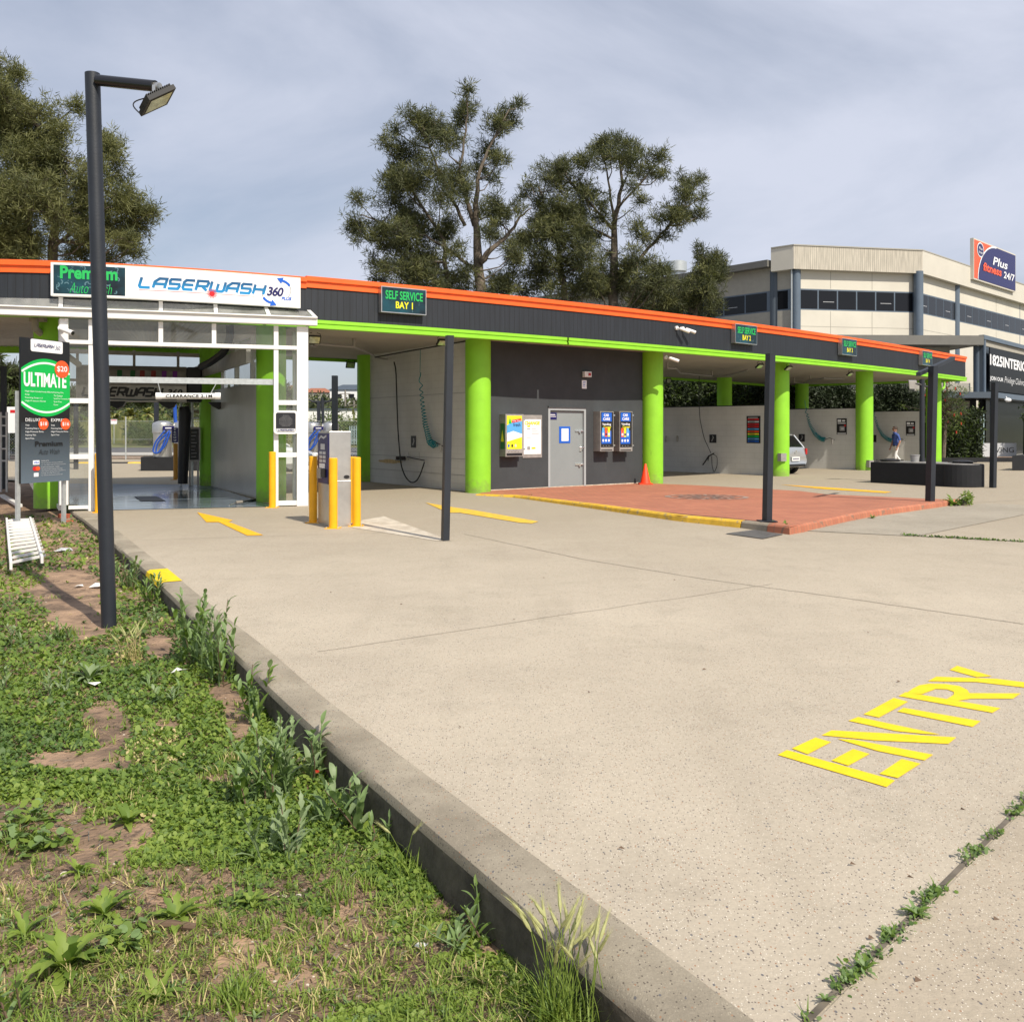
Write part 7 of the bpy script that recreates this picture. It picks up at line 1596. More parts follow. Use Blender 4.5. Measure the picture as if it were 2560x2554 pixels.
b1 = [(640, 85, 50), (650, 60, 30), (600, 150, 40), (630, 130, 35), (820, 110, 45), (862, 90, 28), (845, 150, 30), (770, 190, 50), (800, 200, 35), (740, 270, 50), (770, 310, 36), (790, 380, 34), (450, 150, 36), (400, 190, 45), (470, 210, 50), (530, 220, 55), (590, 230, 40), (560, 300, 60), (330, 230, 24), (300, 300, 40), (350, 310, 50), (430, 330, 70), (340, 390, 55), (300, 440, 45), (400, 440, 70), (500, 430, 75), (600, 410, 70), (680, 350, 50), (750, 400, 34), (180, 555, 40), (150, 610, 40), (225, 620, 50), (180, 690, 36), (130, 640, 26), (250, 690, 40), (320, 520, 70), (410, 560, 80), (350, 640, 80), (290, 720, 60), (255, 800, 50), (440, 660, 80), (540, 560, 70), (620, 490, 60), (700, 540, 50), (760, 560, 44), (790, 620, 50), (740, 690, 46), (390, 760, 80), (330, 850, 60), (480, 820, 80), (240, 870, 30), (590, 760, 60), (640, 850, 55), (780, 880, 50), (560, 880, 60), (430, 880, 70), (560, 640, 60), (860, 580, 36)]
t1 = [[(708, 1500, .34), (706, 960, .30), (698, 800, .26), (682, 620, .16), (690, 440, .11), (740, 300, .07), (830, 130, .03)], [(705, 800, .2), (760, 735, .13), (820, 690, .10), (880, 600, .06), (930, 560, .03)], [(682, 640, .14), (610, 420, .08), (640, 220, .05), (650, 90, .02)], [(690, 840, .12), (600, 770, .08), (460, 680, .05), (300, 700, .03)], [(640, 640, .10), (560, 480, .08), (480, 300, .05), (440, 170, .03)], [(560, 900, .14), (540, 700, .1), (430, 520, .07), (340, 400, .04)], [(430, 640, .06), (300, 640, .05), (180, 590, .03)]]
b1 += [(x, y, 46) for x, y in ((270, 900), (340, 930), (430, 940), (520, 930), (600, 930), (680, 910), (760, 930), (830, 900), (860, 820), (840, 740), (380, 820), (460, 740), (520, 660))]
tree('tall ragged casuarina with a pale forked trunk behind the middle of the car wash roof', 50, cv(b1), cvt(t1), 11, group='casuarinas behind the car wash')
b2 = [(1312, 240, 38), (1250, 290, 45), (1215, 280, 25), (1330, 300, 50), (1395, 290, 36), (1120, 335, 45), (1060, 370, 40), (1170, 390, 50), (1260, 370, 60), (1340, 390, 55), (1410, 380, 40), (1465, 350, 40), (1505, 345, 26), (1510, 395, 26), (1440, 430, 40), (930, 445, 40), (900, 470, 26), (1000, 440, 60), (1060, 460, 70), (1150, 480, 60), (950, 540, 40), (1000, 580, 60), (1090, 590, 70), (1150, 570, 50), (1120, 670, 60), (1350, 500, 34), (1600, 450, 44), (1660, 440, 34), (1690, 490, 22), (1580, 510, 46), (1545, 570, 44), (1620, 570, 40), (1680, 585, 30), (1560, 640, 36), (1480, 620, 36), (1510, 690, 30), (900, 690, 46), (980, 700, 66), (1070, 740, 80), (950, 810, 66), (1040, 870, 70), (1160, 790, 70), (1200, 690, 40), (1280, 740, 36), (1370, 660, 40), (1430, 790, 40), (1360, 790, 36), (1280, 880, 60), (1180, 900, 70), (1380, 900, 60), (1480, 890, 46), (1020, 940, 50), (870, 720, 36), (1390, 560, 30), (1230, 560, 34)]
t2 = [[(1288, 1500, .34), (1286, 900, .26), (1292, 640, .16), (1325, 460, .09), (1312, 260, .03)], [(1288, 660, .1), (1200, 560, .07), (1080, 420, .04)], [(1290, 620, .09), (1270, 480, .06), (1245, 320, .03)], [(1318, 870, .15), (1400, 790, .11), (1460, 720, .09), (1530, 640, .06), (1600, 520, .04), (1650, 450, .02)], [(1310, 560, .07), (1400, 460, .05), (1470, 370, .03)], [(1080, 1500, .22), (1070, 900, .18), (1040, 700, .12), (990, 560, .07), (960, 470, .03)], [(1060, 800, .09), (950, 720, .05)], [(1290, 700, .08), (1170, 640, .05)]]
b2 += [(x, y, 50) for x, y in ((900, 900), (960, 900), (940, 780), (1010, 810), (1100, 820), (1120, 900), (1220, 820), (1240, 920), (1330, 840), (1340, 930), (1440, 930), (1240, 620), (1180, 500), (1020, 660), (960, 640), (1160, 740), (1420, 700), (1470, 840))]
tree('wide dark casuarina with airy right boughs behind the self-service bays', 52, cv(b2), cvt(t2), 12, group='casuarinas behind the car wash')
b3 = [(1735, 770, 40), (1775, 800, 28), (1700, 810, 44), (1660, 860, 46), (1740, 860, 46), (1620, 900, 50), (1700, 930, 60), (1560, 950, 60), (1510, 830, 26), (1640, 990, 60), (1730, 1000, 46), (1470, 980, 60), (1380, 1000, 60), (1540, 1020, 60), (1440, 920, 40), (1660, 760, 26)]
t3 = [[(1640, 1500, .22), (1640, 1050, .16), (1680, 900, .1), (1730, 790, .04)], [(1640, 1020, .1), (1540, 940, .06)], [(1450, 1500, .15), (1460, 1000, .1), (1480, 900, .05)]]
tree('low bushy casuarina in front of the office building roof, left of its parapet', 54, cv(b3), cvt(t3), 13, group='casuarinas behind the car wash')
bl_ = [(a, b + 14, c * .92) for a, b, c in [(20, 190, 40), (0, 230, 50), (60, 260, 55), (20, 320, 60), (110, 280, 50), (160, 330, 40), (90, 350, 70), (20, 420, 70), (90, 430, 80), (160, 400, 60), (130, 500, 80), (30, 520, 80), (200, 460, 50), (190, 540, 60), (230, 500, 50), (80, 600, 80), (170, 610, 60), (20, 620, 70), (250, 400, 40), (260, 340, 46), (283, 360, 24), (280, 440, 40), (260, 560, 50), (300, 560, 40), (320, 500, 36), (350, 505, 40), (385, 525, 24), (340, 550, 36), (300, 600, 34), (340, 600, 28), (230, 620, 40), (190, 250, 30), (60, 180, 24), (-40, 300, 80), (-60, 450, 90), (-50, 580, 90)]]
tl_ = [[(130, 900, .3), (132, 640, .24), (140, 500, .16), (120, 380, .1), (60, 250, .05)], [(75, 900, .22), (75, 640, .18), (68, 450, .12), (20, 250, .05)], [(134, 620, .1), (200, 560, .08), (270, 520, .05), (350, 520, .02)], [(138, 520, .08), (200, 440, .06), (260, 360, .03)], [(70, 560, .08), (20, 500, .05), (-50, 450, .03)]]
tree('dense olive casuarina towering over the roof at the left edge', 44, bl_, tl_, 14, mats_=('casu1', 'casu2', 'casu2', 'casu2'), dens=1.25, group='casuarinas behind the car wash')

def hedge(name, label, cat, path, h, wd, n, mats_, seed, base=0.0, lw=0.05, ll=0.16, gaps=None, kind=None, group=None):
    rnd = random.Random(seed); pts = resample([V(*p) for p in path], 60); mb = MB()
    for _ in range(n):
        t_ = rnd.random() * 58.99; i = int(t_); p = pts[i].lerp(pts[i + 1], t_ - i); hh = h(t_ / 59) if callable(h) else h
        hh *= 1 + 0.22 * noise.noise(V(p.x * .55, p.y * .55, seed)); d_ = (pts[i + 1] - pts[i]).normalized(); nn_ = V(d_.y, -d_.x, 0)
        side = rnd.random(); z = base + hh * rnd.random() ** .8; off = (wd / 2) * (1 if side < .62 else rnd.uniform(-1, 1)) * (1 + .25 * noise.noise(V(p.x * 1.3, z * 1.3, seed + 5)))
        if side >= .62: z = base + hh * rnd.uniform(.85, 1.05)
        leafclump(mb, rnd, p + nn_ * off + V(0, 0, z), .22, 9, lw, ll, mats_, droop=0.1, up=.15)
    # woody inner mass: dark twiggy core
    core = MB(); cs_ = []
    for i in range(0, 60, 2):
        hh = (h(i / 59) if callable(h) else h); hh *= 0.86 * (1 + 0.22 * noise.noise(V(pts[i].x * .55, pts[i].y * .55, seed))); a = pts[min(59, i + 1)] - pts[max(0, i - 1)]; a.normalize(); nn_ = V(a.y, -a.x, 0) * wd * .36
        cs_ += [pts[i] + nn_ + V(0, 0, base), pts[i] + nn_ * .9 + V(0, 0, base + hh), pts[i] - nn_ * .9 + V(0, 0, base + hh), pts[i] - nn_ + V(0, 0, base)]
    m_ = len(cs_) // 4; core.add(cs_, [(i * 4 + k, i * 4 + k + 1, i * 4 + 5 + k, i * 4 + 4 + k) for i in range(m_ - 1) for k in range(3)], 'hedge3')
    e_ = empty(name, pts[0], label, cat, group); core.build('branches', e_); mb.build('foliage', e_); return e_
hedge('hedge', 'tall lit green hedge behind the second self-service bay', 'hedge', [(4, 45.5, 0), (8, 47, 0), (12, 49, 0)], lambda t: 4.5 - .5 * t, 2.2, 3600, ('hedge1', 'hedge3', 'hedge4', 'hedge3'), 21)
hedge('hedge', 'tall hedge with shade-darkened leaves behind the two right-hand bays', 'hedge', [(12.2, 49, 0), (18, 51, 0), (23, 50.5, 0)], lambda t: 4.2 - .6 * t, 2.2, 3600, ('hedge3', 'hedge3', 'hedge4'), 26)  # canopy and tree shade is put into the near-black leaf colours
hedge('hedge', 'clipped dark hedge in front of the shop, left of the LIVING banner', 'hedge', [(21.3, 47.6, 0), (24.0, 48.2, 0)], 2.35, 1.5, 1300, ('hedge4', 'hedge3', 'hedge4', 'hedge1'), 22, base=.1)
hedge('hedge', 'dark hedge at the right edge, right of the LIVING banner', 'hedge', [(26.9, 47.6, 0), (31.5, 49.0, 0)], 2.6, 1.6, 1500, ('hedge4', 'hedge3', 'hedge1'), 23, base=.1)
# bottlebrush with red flowers
rnd = random.Random(31); bbp = V((2362 - CX) / F * 46, 46.2, 0); bt = empty('bottlebrush_tree', bbp, 'bottlebrush tree with red flowers hanging beyond the last green column', 'tree')
mb = MB(); mb.tube([bbp, bbp + V(.1, 0, 1.6), bbp + V(.2, 0, 3.4)], [.12, .09, .04], 'bark', 8); 
lf = MB(); rf_ = MB()
for k in range(130):
    c = bbp + V(rnd.gauss(0, .55), rnd.gauss(0, .5), 3.0 + rnd.gauss(0, .75)); leafclump(lf, rnd, c, .25, 26, .02, .14, ('hedge1', 'hedge2', 'hedge3'), droop=.5)
    if k % 4 == 0: rf_.tube([c, c + V(rnd.uniform(-.05, .05), 0, -.13)], .035, 'redflower', 6)
    mb.tube([bbp + V(.1, 0, 2.4), c], [.02, .006], 'bark', 4)
mb.build('trunk', bt); lf.build('crown', bt); rf_.build('flowers', bt)

# ------------------------------------------------------------------ far side of the street
rnd = random.Random(41)
mb = MB()
for _ in range(9000):
    x = rnd.uniform(-62, -6); y = rnd.uniform(86, 100); hgt = rnd.uniform(1.2, 2.7) * (1 + .35 * noise.noise(V(x * .25, y * .2, 3))); z = .3
    if x > -22 and rnd.random() < .75: continue
    lean = rnd.gauss(0, .35); w_ = .05; mb.poly([V(x - w_, y, z), V(x + w_, y, z), V(x + lean + .01, y + rnd.gauss(0, .3), z + hgt)], rnd.choice(('reed1', 'reed1', 'reed2', 'casu2')))
tag(mb.build('reeds'), 'mass of tall pale green reeds across the street', 'reeds', kind='stuff')
def bush(label, c, rx, rz, seed, mats_, n=160, name='bush', cat='bush', group=None, lw=.06, ll=.25):
    rnd = random.Random(seed); e_ = empty(name, c, label, cat, group); mb = MB(); tk = MB(); tk.tube([c, c + V(0, 0, rz)], [.12, .06], 'bark', 6)
    for _ in range(n):
        v = V(rnd.gauss(0, 1), rnd.gauss(0, 1), rnd.gauss(0, 1)).normalized() * (0.55 + .5 * rnd.random()); leafclump(mb, rnd, c + V(v.x * rx, v.y * rx, rz + v.z * rz), (.3 if rx > 1 else .08) + .1 * rx, 16, lw, ll, mats_)
    tk.build('trunk', e_); mb.build('crown', e_); return e_
bush('round dark green shrub in the reeds, behind the vacuum station', V(-33.5, 85, .2), 2.3, 1.2, 51, ('hedge1', 'hedge3', 'hedge1'))
bush('small dark shrub in the reeds, left of the round shrub', V(-41, 85, .2), 1.4, .9, 52, ('hedge1', 'hedge3'))
bush('green shrub beyond the palisade fence in the first bay view', V(-17, 88, .2), 3.2, 1.5, 53, ('hedge1', 'hedge2', 'hedge1'))
bush('dark shrub beyond the palisade fence near the back column', V(-13.5, 86, .2), 2.2, 1.3, 54, ('hedge1', 'hedge3', 'hedge1'))
for k, (px, r_) in enumerate(((290, 2.4), (330, 2.6), (368, 2.2), (560, 2.0), (250, 2.0))):
    rnd = random.Random(60 + k); D_ = 112 + 3 * k; b0 = V((px - CX) / F * D_, D_, .5); e_ = empty('palm_tree', b0, 'yellow-green palm over the reeds, ' + ('left of the hanging clearance tube', 'under the middle of the wash gantry', 'nearest the vacuum station', 'seen right of the wash bay wall', 'furthest left behind the lamp post')[k], 'palm', 'palms across the street')
    top = b0 + V(0, 0, 2.6 + .3 * (k % 3)); MB().tube([b0, top], [.25, .2], 'bark', 8).build('trunk', e_); mb = MB()
    for j in range(46):
        a = rnd.uniform(0, 6.283); el_ = rnd.uniform(-.5, 1.2); pr = None
        for q_ in range(6):
            t_ = q_ / 5; h_ = r_ * t_; p = top + V(math.cos(a) * math.cos(el_) * h_, math.sin(a) * math.cos(el_) * h_, math.sin(el_) * h_ - .55 * r_ * t_ * t_); w_ = .22 * (1 - t_) + .02; sd = V(-math.sin(a), math.cos(a), 0) * w_
            if pr: mb.poly([pr[0], pr[1], p + sd, p - sd], rnd.choice(('palm1', 'reed1', 'reed2')))
            pr = (p - sd, p + sd)
    mb.build('crown', e_)
# hill with houses
def hz(x, y): 
    t_ = max(0, min(1, (y - 170) / 330.0)); return -1 + 26 * t_ ** 1.2 * (0.78 + .25 * noise.noise(V(x * .006, y * .004, 2)) + .12 * math.sin(x * .011))
mb = MB(); nx, ny = 60, 22; vs = [V(-520 + 1100 * i / nx, 150 + 500 * j / ny, hz(-520 + 1100 * i / nx, 150 + 500 * j / ny)) for j in range(ny + 1) for i in range(nx + 1)]
mb.add(vs, [(j * (nx + 1) + i, j * (nx + 1) + i + 1, (j + 1) * (nx + 1) + i + 1, (j + 1) * (nx + 1) + i) for j in range(ny) for i in range(nx)], 'wood_ground'); struct(mb, 'hill', True)
rnd = random.Random(71); mb = MB()
for _ in range(2600):
    y = rnd.uniform(150, 520) ; x = rnd.uniform(-.60, -.02) * y
    c = V(x, y, hz(x, y)); r_ = rnd.uniform(1.5, 4.2); m_ = rnd.choice((('hedge1', 'hedge3'), ('casu1', 'casu3'), ('casu2', 'casu1'), ('hedge3', 'casu3')))
    for _k in range(5): leafclump(mb, rnd, c + V(rnd.gauss(0, r_ * .5), rnd.gauss(0, r_ * .5), r_ * rnd.uniform(.3, 1.5)), r_ * .5, 10, .35, .8, m_)
tag(mb.build('woodland'), 'far wooded hillside under the skyline', 'woodland', kind='stuff')
for k, (px, py, D_, w_, h_, m_, rm, lb_) in enumerate(((865, 991, 400, 9, 3.5, 'cream', 'terracotta', 'small cream house with a red roof on the skyline'), (884, 990, 430, 8, 4, 'cream_shade', 'terracotta', 'brick-roofed house on the far hill beside the back column'), (880, 1003, 330, 16, 5, 'white', 'annex_grey', 'white modern house on the hillside'), (790, 995, 390, 12, 3.4, 'cream_shade', 'terracotta', 'low house with a terracotta roof among the hillside trees'), (735, 990, 410, 9, 4, 'cream', 'terracotta', 'house on the hill seen through the porch glass'))):
    c = P(px, py + 6, D_); e_ = empty('house', c, lb_, 'house', 'houses on the far hill'); mb = MB(); mb.box(c + V(-w_ / 2, 0, -3), V(w_, 0, 0), V(0, 8, 0), V(0, 0, h_ + 3), m_); mb.build('wall', e_)
    mb = MB(); mb.add([c + V(-w_ / 2 - .5, -.5, h_), c + V(w_ / 2 + .5, -.5, h_), c + V(w_ / 2 + .5, 8.5, h_), c + V(-w_ / 2 - .5, 8.5, h_), c + V(-w_ / 4, 4, h_ + 2), c + V(w_ / 4, 4, h_ + 2)], [(0, 1, 5, 4), (1, 2, 5), (2, 3, 4, 5), (3, 0, 4)], rm); mb.build('roof', e_)
    for j in range(3): mb = MB(); mb.box(c + V(-w_ * .35 + w_ * .28 * j, -.06, h_ * .35), V(w_ * .12, 0, 0), V(0, .05, 0), V(0, 0, h_ * .35), 'window_dark'); mb.build('window', e_)
c = P(780, 1046, 150); e_ = empty('warehouse', c, 'long low white warehouse with a yellow band, seen through the first bay', 'warehouse'); mb = MB(); mb.box(c + V(-14, 0, -.5), V(21.5, 0, 0), V(0, 20, 0), V(0, 0, 1.9), 'white'); mb.build('wall', e_); mb = MB(); mb.box(c + V(-14, -.3, -1.4), V(18.5, 0, 0), V(0, .2, 0), V(0, 0, .8), 'yellow_worn'); mb.build('band', e_); mb = MB(); mb.box(c + V(-14.2, -.2, 1.4), V(21.9, 0, 0), V(0, 20.4, 0), V(0, 0, .2), 'annex_grey'); mb.build('roof', e_)
for px, D_, top, lb_ in ((863, 200, 975, 'tall wooden power pole on the hillside with a crossarm'), (885, 180, 1002, 'shorter wooden power pole near the back column')):
    b0 = V((px - CX) / F * D_, D_, 0); t0_ = P(px, top, D_); mb = MB(); mb.cyl(b0, t0_, .18, 'wood_grey', 8); mb.box(t0_ + V(-1.2, -.1, -.9), V(2.4, 0, 0), V(0, .15, 0), V(0, 0, .15), 'wood_grey'); thing(mb, 'power_pole', lb_, 'power pole')
for k, (px, D_, blobs, sd, lb_) in enumerate(((20, 60, [(0, 1010, 60), (30, 960, 40), (45, 1040, 50), (-20, 1080, 70), (60, 1085, 40), (10, 930, 36)], 81, 'dark tree behind the scaffold rack at the left edge'), (240, 105, [(180, 1000, 30), (215, 990, 26), (250, 998, 24), (290, 985, 22), (330, 995, 24), (360, 985, 26)], 82, 'dark tree line over the palms on the left'), (470, 108, [(400, 985, 26), (440, 992, 22), (480, 985, 26), (515, 990, 24), (555, 985, 26), (600, 990, 28), (650, 985, 30), (700, 990, 30), (735, 1000, 26)], 83, 'dark trees over the reeds right of the palms'))):
    tree(lb_, D_, blobs, [[(px, 1105, .2), (px, 1000, .1)]], sd, mats_=('casu1', 'casu3', 'hedge1'), lw=.06, ll=.5, name='background_tree', dens=.8)
# ------------------------------------------------------------------ weedy verge at the left
kx = sorted([(p.y, p.x) for p in KO]); kd = [a for a, b in kx]; kxx = [b for a, b in kx]
eL = C(SL, 0, -1.0); eB = C(SL, 0, -9.0)
def xr(D_):
    if D_ <= kd[-1]: return float(np.interp(D_, kd, kxx)) + 0.03
    return float(np.interp(D_, [kd[-1], 21.0, 28.5, 36, 38, 44], [kxx[-1] + .03, -10.6, -14.6, -24, -40, -60]))
def vz(x, y):
    b = float(np.interp(y, [0, 5, 11, 16, 20, 60], [-.235, -.225, -.19, -.12, -.06, -.04]))
    return b + 0.035 * noise.noise(V(x * .9, y * .9, 0)) + 0.015 * noise.noise(V(x * 3.1, y * 3.1, 1)) + .008 * noise.noise(V(x * 9, y * 9, 2))
rows = [1.0 * (44.0 ** (j / 150.0)) for j in range(151)]; cols = [0, .03, .08, .15, .23, .32, .42, .53, .65, .78, .92, 1.07, 1.25, 1.45, 1.7, 2.0, 2.4, 3, 4, 6, 9, 14]
cols = sorted(set(cols + [.05 * k for k in range(50)]))
mb = MB(); nc = len(cols); vs = []
for y in rows:
    x0 = xr(y)
    for c_ in cols: x = x0 - c_ * 1.15 + 0.0; vs.append(V(x, y, vz(x, y)))
mb.add(vs, [(j * nc + i + 1, j * nc + i, (j + 1) * nc + i, (j + 1) * nc + i + 1) for j in range(len(rows) - 1) for i in range(nc - 1)], 'dirt'); struct(mb, 'verge', True)
def gp(px, py):
    y = 6.0
    for _ in range(6):
        z = vz((px - CX) / F * y, y); y = F * (EYE - z) / (py - HY)
    x = (px - CX) / F * y; return V(x, y, vz(x, y))
def topx(p): return (CX + F * p.x / p.y, HY + F * (EYE - p.z) / p.y)
bare = [(272, 1815, 62, 62), (200, 1905, 130, 26), (180, 1490, 95, 62), (215, 1560, 60, 40), (130, 2150, 170, 75), (40, 2210, 110, 60), (300, 2085, 80, 40), (420, 1815, 30, 14), (600, 1790, 36, 60), (690, 2350, 120, 60), (720, 2460, 150, 60), (120, 2500, 60, 80), (470, 2330, 90, 26), (390, 2400, 90, 30), (300, 1290, 30, 20), (560, 1700, 40, 60), (900, 2440, 160, 70), (640, 2330, 60, 20), (880, 2240, 60, 40), (540, 1950, 50, 16), (60, 1230, 90, 30), (400, 1620, 34, 30)]
def cover(px, py, p):
    m_ = 0.60 + .75 * noise.noise(V(p.x * 1.1, p.y * 1.1, 7)) + .5 * noise.noise(V(p.x * 3.3, p.y * 3.3, 9)) + .25 * noise.noise(V(p.x * 9, p.y * 9, 4))
    for (bx, by, rx, ry) in bare:
        d_ = ((px - bx) / rx) ** 2 + ((py - by) / ry) ** 2
        if d_ < 2.0: m_ -= max(0, 1.5 - d_) * 1.1
    m_ -= .62 * max(0, min(1, (py + 190 * noise.noise(V(p.x * 2.2, p.y * 2.2, 31)) - 2080) / 220))
    if py > 2000 and px < 300: m_ -= .3
    if 1500 < py < 1950 and px < 560: m_ += .15
    return m_
rnd = random.Random(101)
def fan(mb, p, s_, m_, tilt):
    """small rounded leaf: a hexagon-ish face"""
    a = rnd.uniform(0, 6.283); ca, sa = math.cos(a), math.sin(a); t1_, t2_ = rnd.gauss(0, tilt), rnd.gauss(0, tilt); u = V(ca, sa, t1_) * s_; v = V(-sa, ca, t2_) * s_ * .75
    o = len(mb.v); mb.v += [tuple(p - u), tuple(p - u * .3 - v), tuple(p + u * .6 - v * .8), tuple(p + u), tuple(p + u * .6 + v * .8), tuple(p - u * .3 + v)]; mb.f.append((o, o + 1, o + 2, o + 3, o + 4, o + 5)); mb.m.append(mb.mi(m_))
mb = MB(); made = 0
ys = np.linspace(0, 1, 400)
while made < 170000:
    px = rnd.uniform(-60, 1500); py = 1290 + 1330 * rnd.random() ** 0.75
    p = gp(px, py)
    if p.x > xr(p.y) - .01 or p.y > 19: continue
    made += 1
    cvr = cover(px, py, p); edge = xr(p.y) - p.x
    if edge < .18: cvr += .35 if py < 2200 else .12
    if cvr < .02 + .75 * rnd.random() ** 2: continue
    s_ = (.0034 + .00115 * p.y) * rnd.choice((.8, .9, 1, 1.1, 1.6)) * (.7 + .6 * rnd.random()); hh = max(0.0, min(.05, .035 * cvr)) * rnd.random() + .004
    tone = noise.noise(V(p.x * .8, p.y * .8, 11)) + .25 * rnd.gauss(0, 1)
    dry = noise.noise(V(p.x * 1.7, p.y * 1.7, 15))
    m_ = 'leaf_mat3' if tone < -.22 else ('leaf_mat2' if tone > .22 else 'leaf_mat')
    if dry > .32 and rnd.random() < .55: m_ = 'leaf_straw' if rnd.random() < .3 else 'leaf_grass'
    fan(mb, p + V(0, 0, hh + .2 * s_), s_, m_, .55)
tag(mb.build('ground_cover'), 'mat of small-leaved green weeds over the dirt verge', 'weeds', kind='stuff')
def blade(mb, p, h_, a, bend, w_, m_, n=3):
    ca, sa = math.cos(a), math.sin(a); k = mb.mi(m_); o = len(mb.v)
    for i in range(n + 1):
        t_ = i / n; r_ = bend * h_ * t_ * t_; ww = w_ * (1 - t_) ** .7; c = (p.x + ca * r_, p.y + sa * r_, p.z + h_ * (t_ - .35 * bend * t_ * t_))
        mb.v += [(c[0] - sa * ww, c[1] + ca * ww, c[2]), (c[0] + sa * ww, c[1] - ca * ww, c[2])]
    for i in range(n): mb.f.append((o + 2 * i, o + 2 * i + 1, o + 2 * i + 3, o + 2 * i + 2)); mb.m.append(k)
mb = MB(); k_ = 0
while k_ < 1800:
    px = rnd.uniform(-60, 1500); py = 1290 + 1330 * rnd.random() ** .7; p = gp(px, py)
    if p.x > xr(p.y) - .03 or p.y > 19: continue
    g_ = noise.noise(V(p.x * 1.3, p.y * 1.3, 21)); k_ += 1
    if g_ < (.05 if py < 2150 else -.25) and rnd.random() < .9: continue
    dry = noise.noise(V(p.x * 1.7, p.y * 1.7, 15)) > -.05; nb = rnd.randint(4, 11); hh = rnd.uniform(.02, .075) * (1 + .25 * (p.y > 7))
    for _ in range(nb): blade(mb, p + V(rnd.gauss(0, .018), rnd.gauss(0, .018), 0), hh * rnd.uniform(.6, 1.3), rnd.uniform(0, 6.283), rnd.uniform(.2, 1.3), .0022 + .0004 * p.y, rnd.choice(('leaf_straw', 'leaf_grass', 'leaf_grass', 'leaf_mat2')) if dry else rnd.choice(('leaf_grass', 'leaf_mat2', 'leaf_mat')))
tag(mb.build('grass_tufts'), 'short wispy grass tufts on the dirt verge', 'grass', kind='stuff')
mb = MB()
for _ in range(2600):
    px = rnd.uniform(-60, 1500); py = 1330 + 1290 * rnd.random() ** .7; p = gp(px, py)
    if p.x > xr(p.y) - .03 or p.y > 12: continue
    a = rnd.uniform(0, 6.283); l_ = rnd.uniform(.01, .06) * rnd.choice((1, 1, 1, 2.4)); d_ = V(math.cos(a), math.sin(a), rnd.gauss(0, .12)) * l_; r_ = rnd.uniform(.0010, .0024)
    mb.tube([p + V(0, 0, .004), p + d_ * .5 + V(0, 0, .008), p + d_ + V(0, 0, .004)], r_, rnd.choice(('leaf_straw', 'twig', 'twig', 'wood_grey')), 3, cap=False)
tag(mb.build('dry_litter'), 'scattered dry twigs and straw on the dirt', 'litter', kind='stuff')
mb = MB()
for _ in range(2400):
    px = rnd.uniform(-60, 1500); py = 1330 + 1290 * rnd.random() ** .7; p = gp(px, py)
    if p.x > xr(p.y) - .03 or p.y > 12: continue
    r_ = rnd.uniform(.003, .009) * (1 if rnd.random() < .95 else 2.0); mb.ell(p + V(0, 0, r_ * .3), r_, r_ * rnd.uniform(.6, 1), r_ * .6, rnd.choice(('dirt', 'dirt', 'concrete_pale', 'dirt_dark')), 5, 3)
tag(mb.build('pebbles'), 'small clods and pebbles on the dirt verge', 'pebbles', kind='stuff')

# individual weeds ------------------------------------------------------
def lance(mb, p, a, el_, l_, w_, m_, droop=.5, n=5, lobed=False):
    """one lance-shaped leaf with a folded midrib"""
    k = mb.mi(m_); ca, sa = math.cos(a), math.sin(a); o = len(mb.v); c = V(p.x, p.y, p.z); prev = c
    for i in range(n + 1):
        t_ = i / n; e2_ = el_ - droop * t_ * t_; c = prev + V(ca * math.cos(e2_), sa * math.cos(e2_), math.sin(e2_)) * (l_ / n) if i else c; prev = c
        ww = w_ * math.sin(math.pi * (0.08 + 0.9 * t_) ** .8) if t_ < 1 else .001
        if lobed and i % 2: ww *= .55
        mb.v += [(c.x - sa * ww, c.y + ca * ww, c.z + ww * .45), (c.x, c.y, c.z), (c.x + sa * ww, c.y - ca * ww, c.z + ww * .45)]
    for i in range(n):
        for q in (0, 1): mb.f.append((o + 3 * i + q, o + 3 * i + q + 1, o + 3 * i + 4 + q, o + 3 * i + 3 + q)); mb.m.append(k)
def dock(p, h_, ns, seed, label, m_='leaf_dock', m2='leaf_dock2', lobed=False, spread=.1, ll=.11):
    rnd = random.Random(seed); e_ = empty('weed_plant', p, label, 'weed'); st = MB(); lf = MB()
    for s_ in range(ns):
        a0 = rnd.uniform(0, 6.283); b0 = p + V(-abs(rnd.gauss(0, spread * .4)), rnd.gauss(0, spread * .3), -.01); tp = b0 + V(math.cos(a0) * spread * rnd.random() * (.25 if math.cos(a0) > 0 else 1), math.sin(a0) * spread * rnd.random(), h_ * rnd.uniform(.65, 1)); pts = [b0, b0.lerp(tp, .5) + V(rnd.gauss(0, .01), rnd.gauss(0, .01), 0), tp]; st.tube(pts, [.0045, .0035, .002], 'twig' if s_ % 3 == 0 else m_, 5, cap=False)
        nl = int(5 + h_ * 15)
        for k in range(nl):
            t_ = (k + .5) / nl; q = b0.lerp(tp, t_); lance(lf, q, rnd.uniform(0, 6.283), rnd.uniform(.75, 1.4), ll * (1.25 - .65 * t_) * rnd.uniform(.7, 1.2), ll * .115 * rnd.uniform(.8, 1.25), m_ if rnd.random() < .6 else m2, rnd.uniform(.3, 1.1), 6, lobed)
    st.build('stem', e_); lf.build('leaves', e_, smooth='all'); return e_
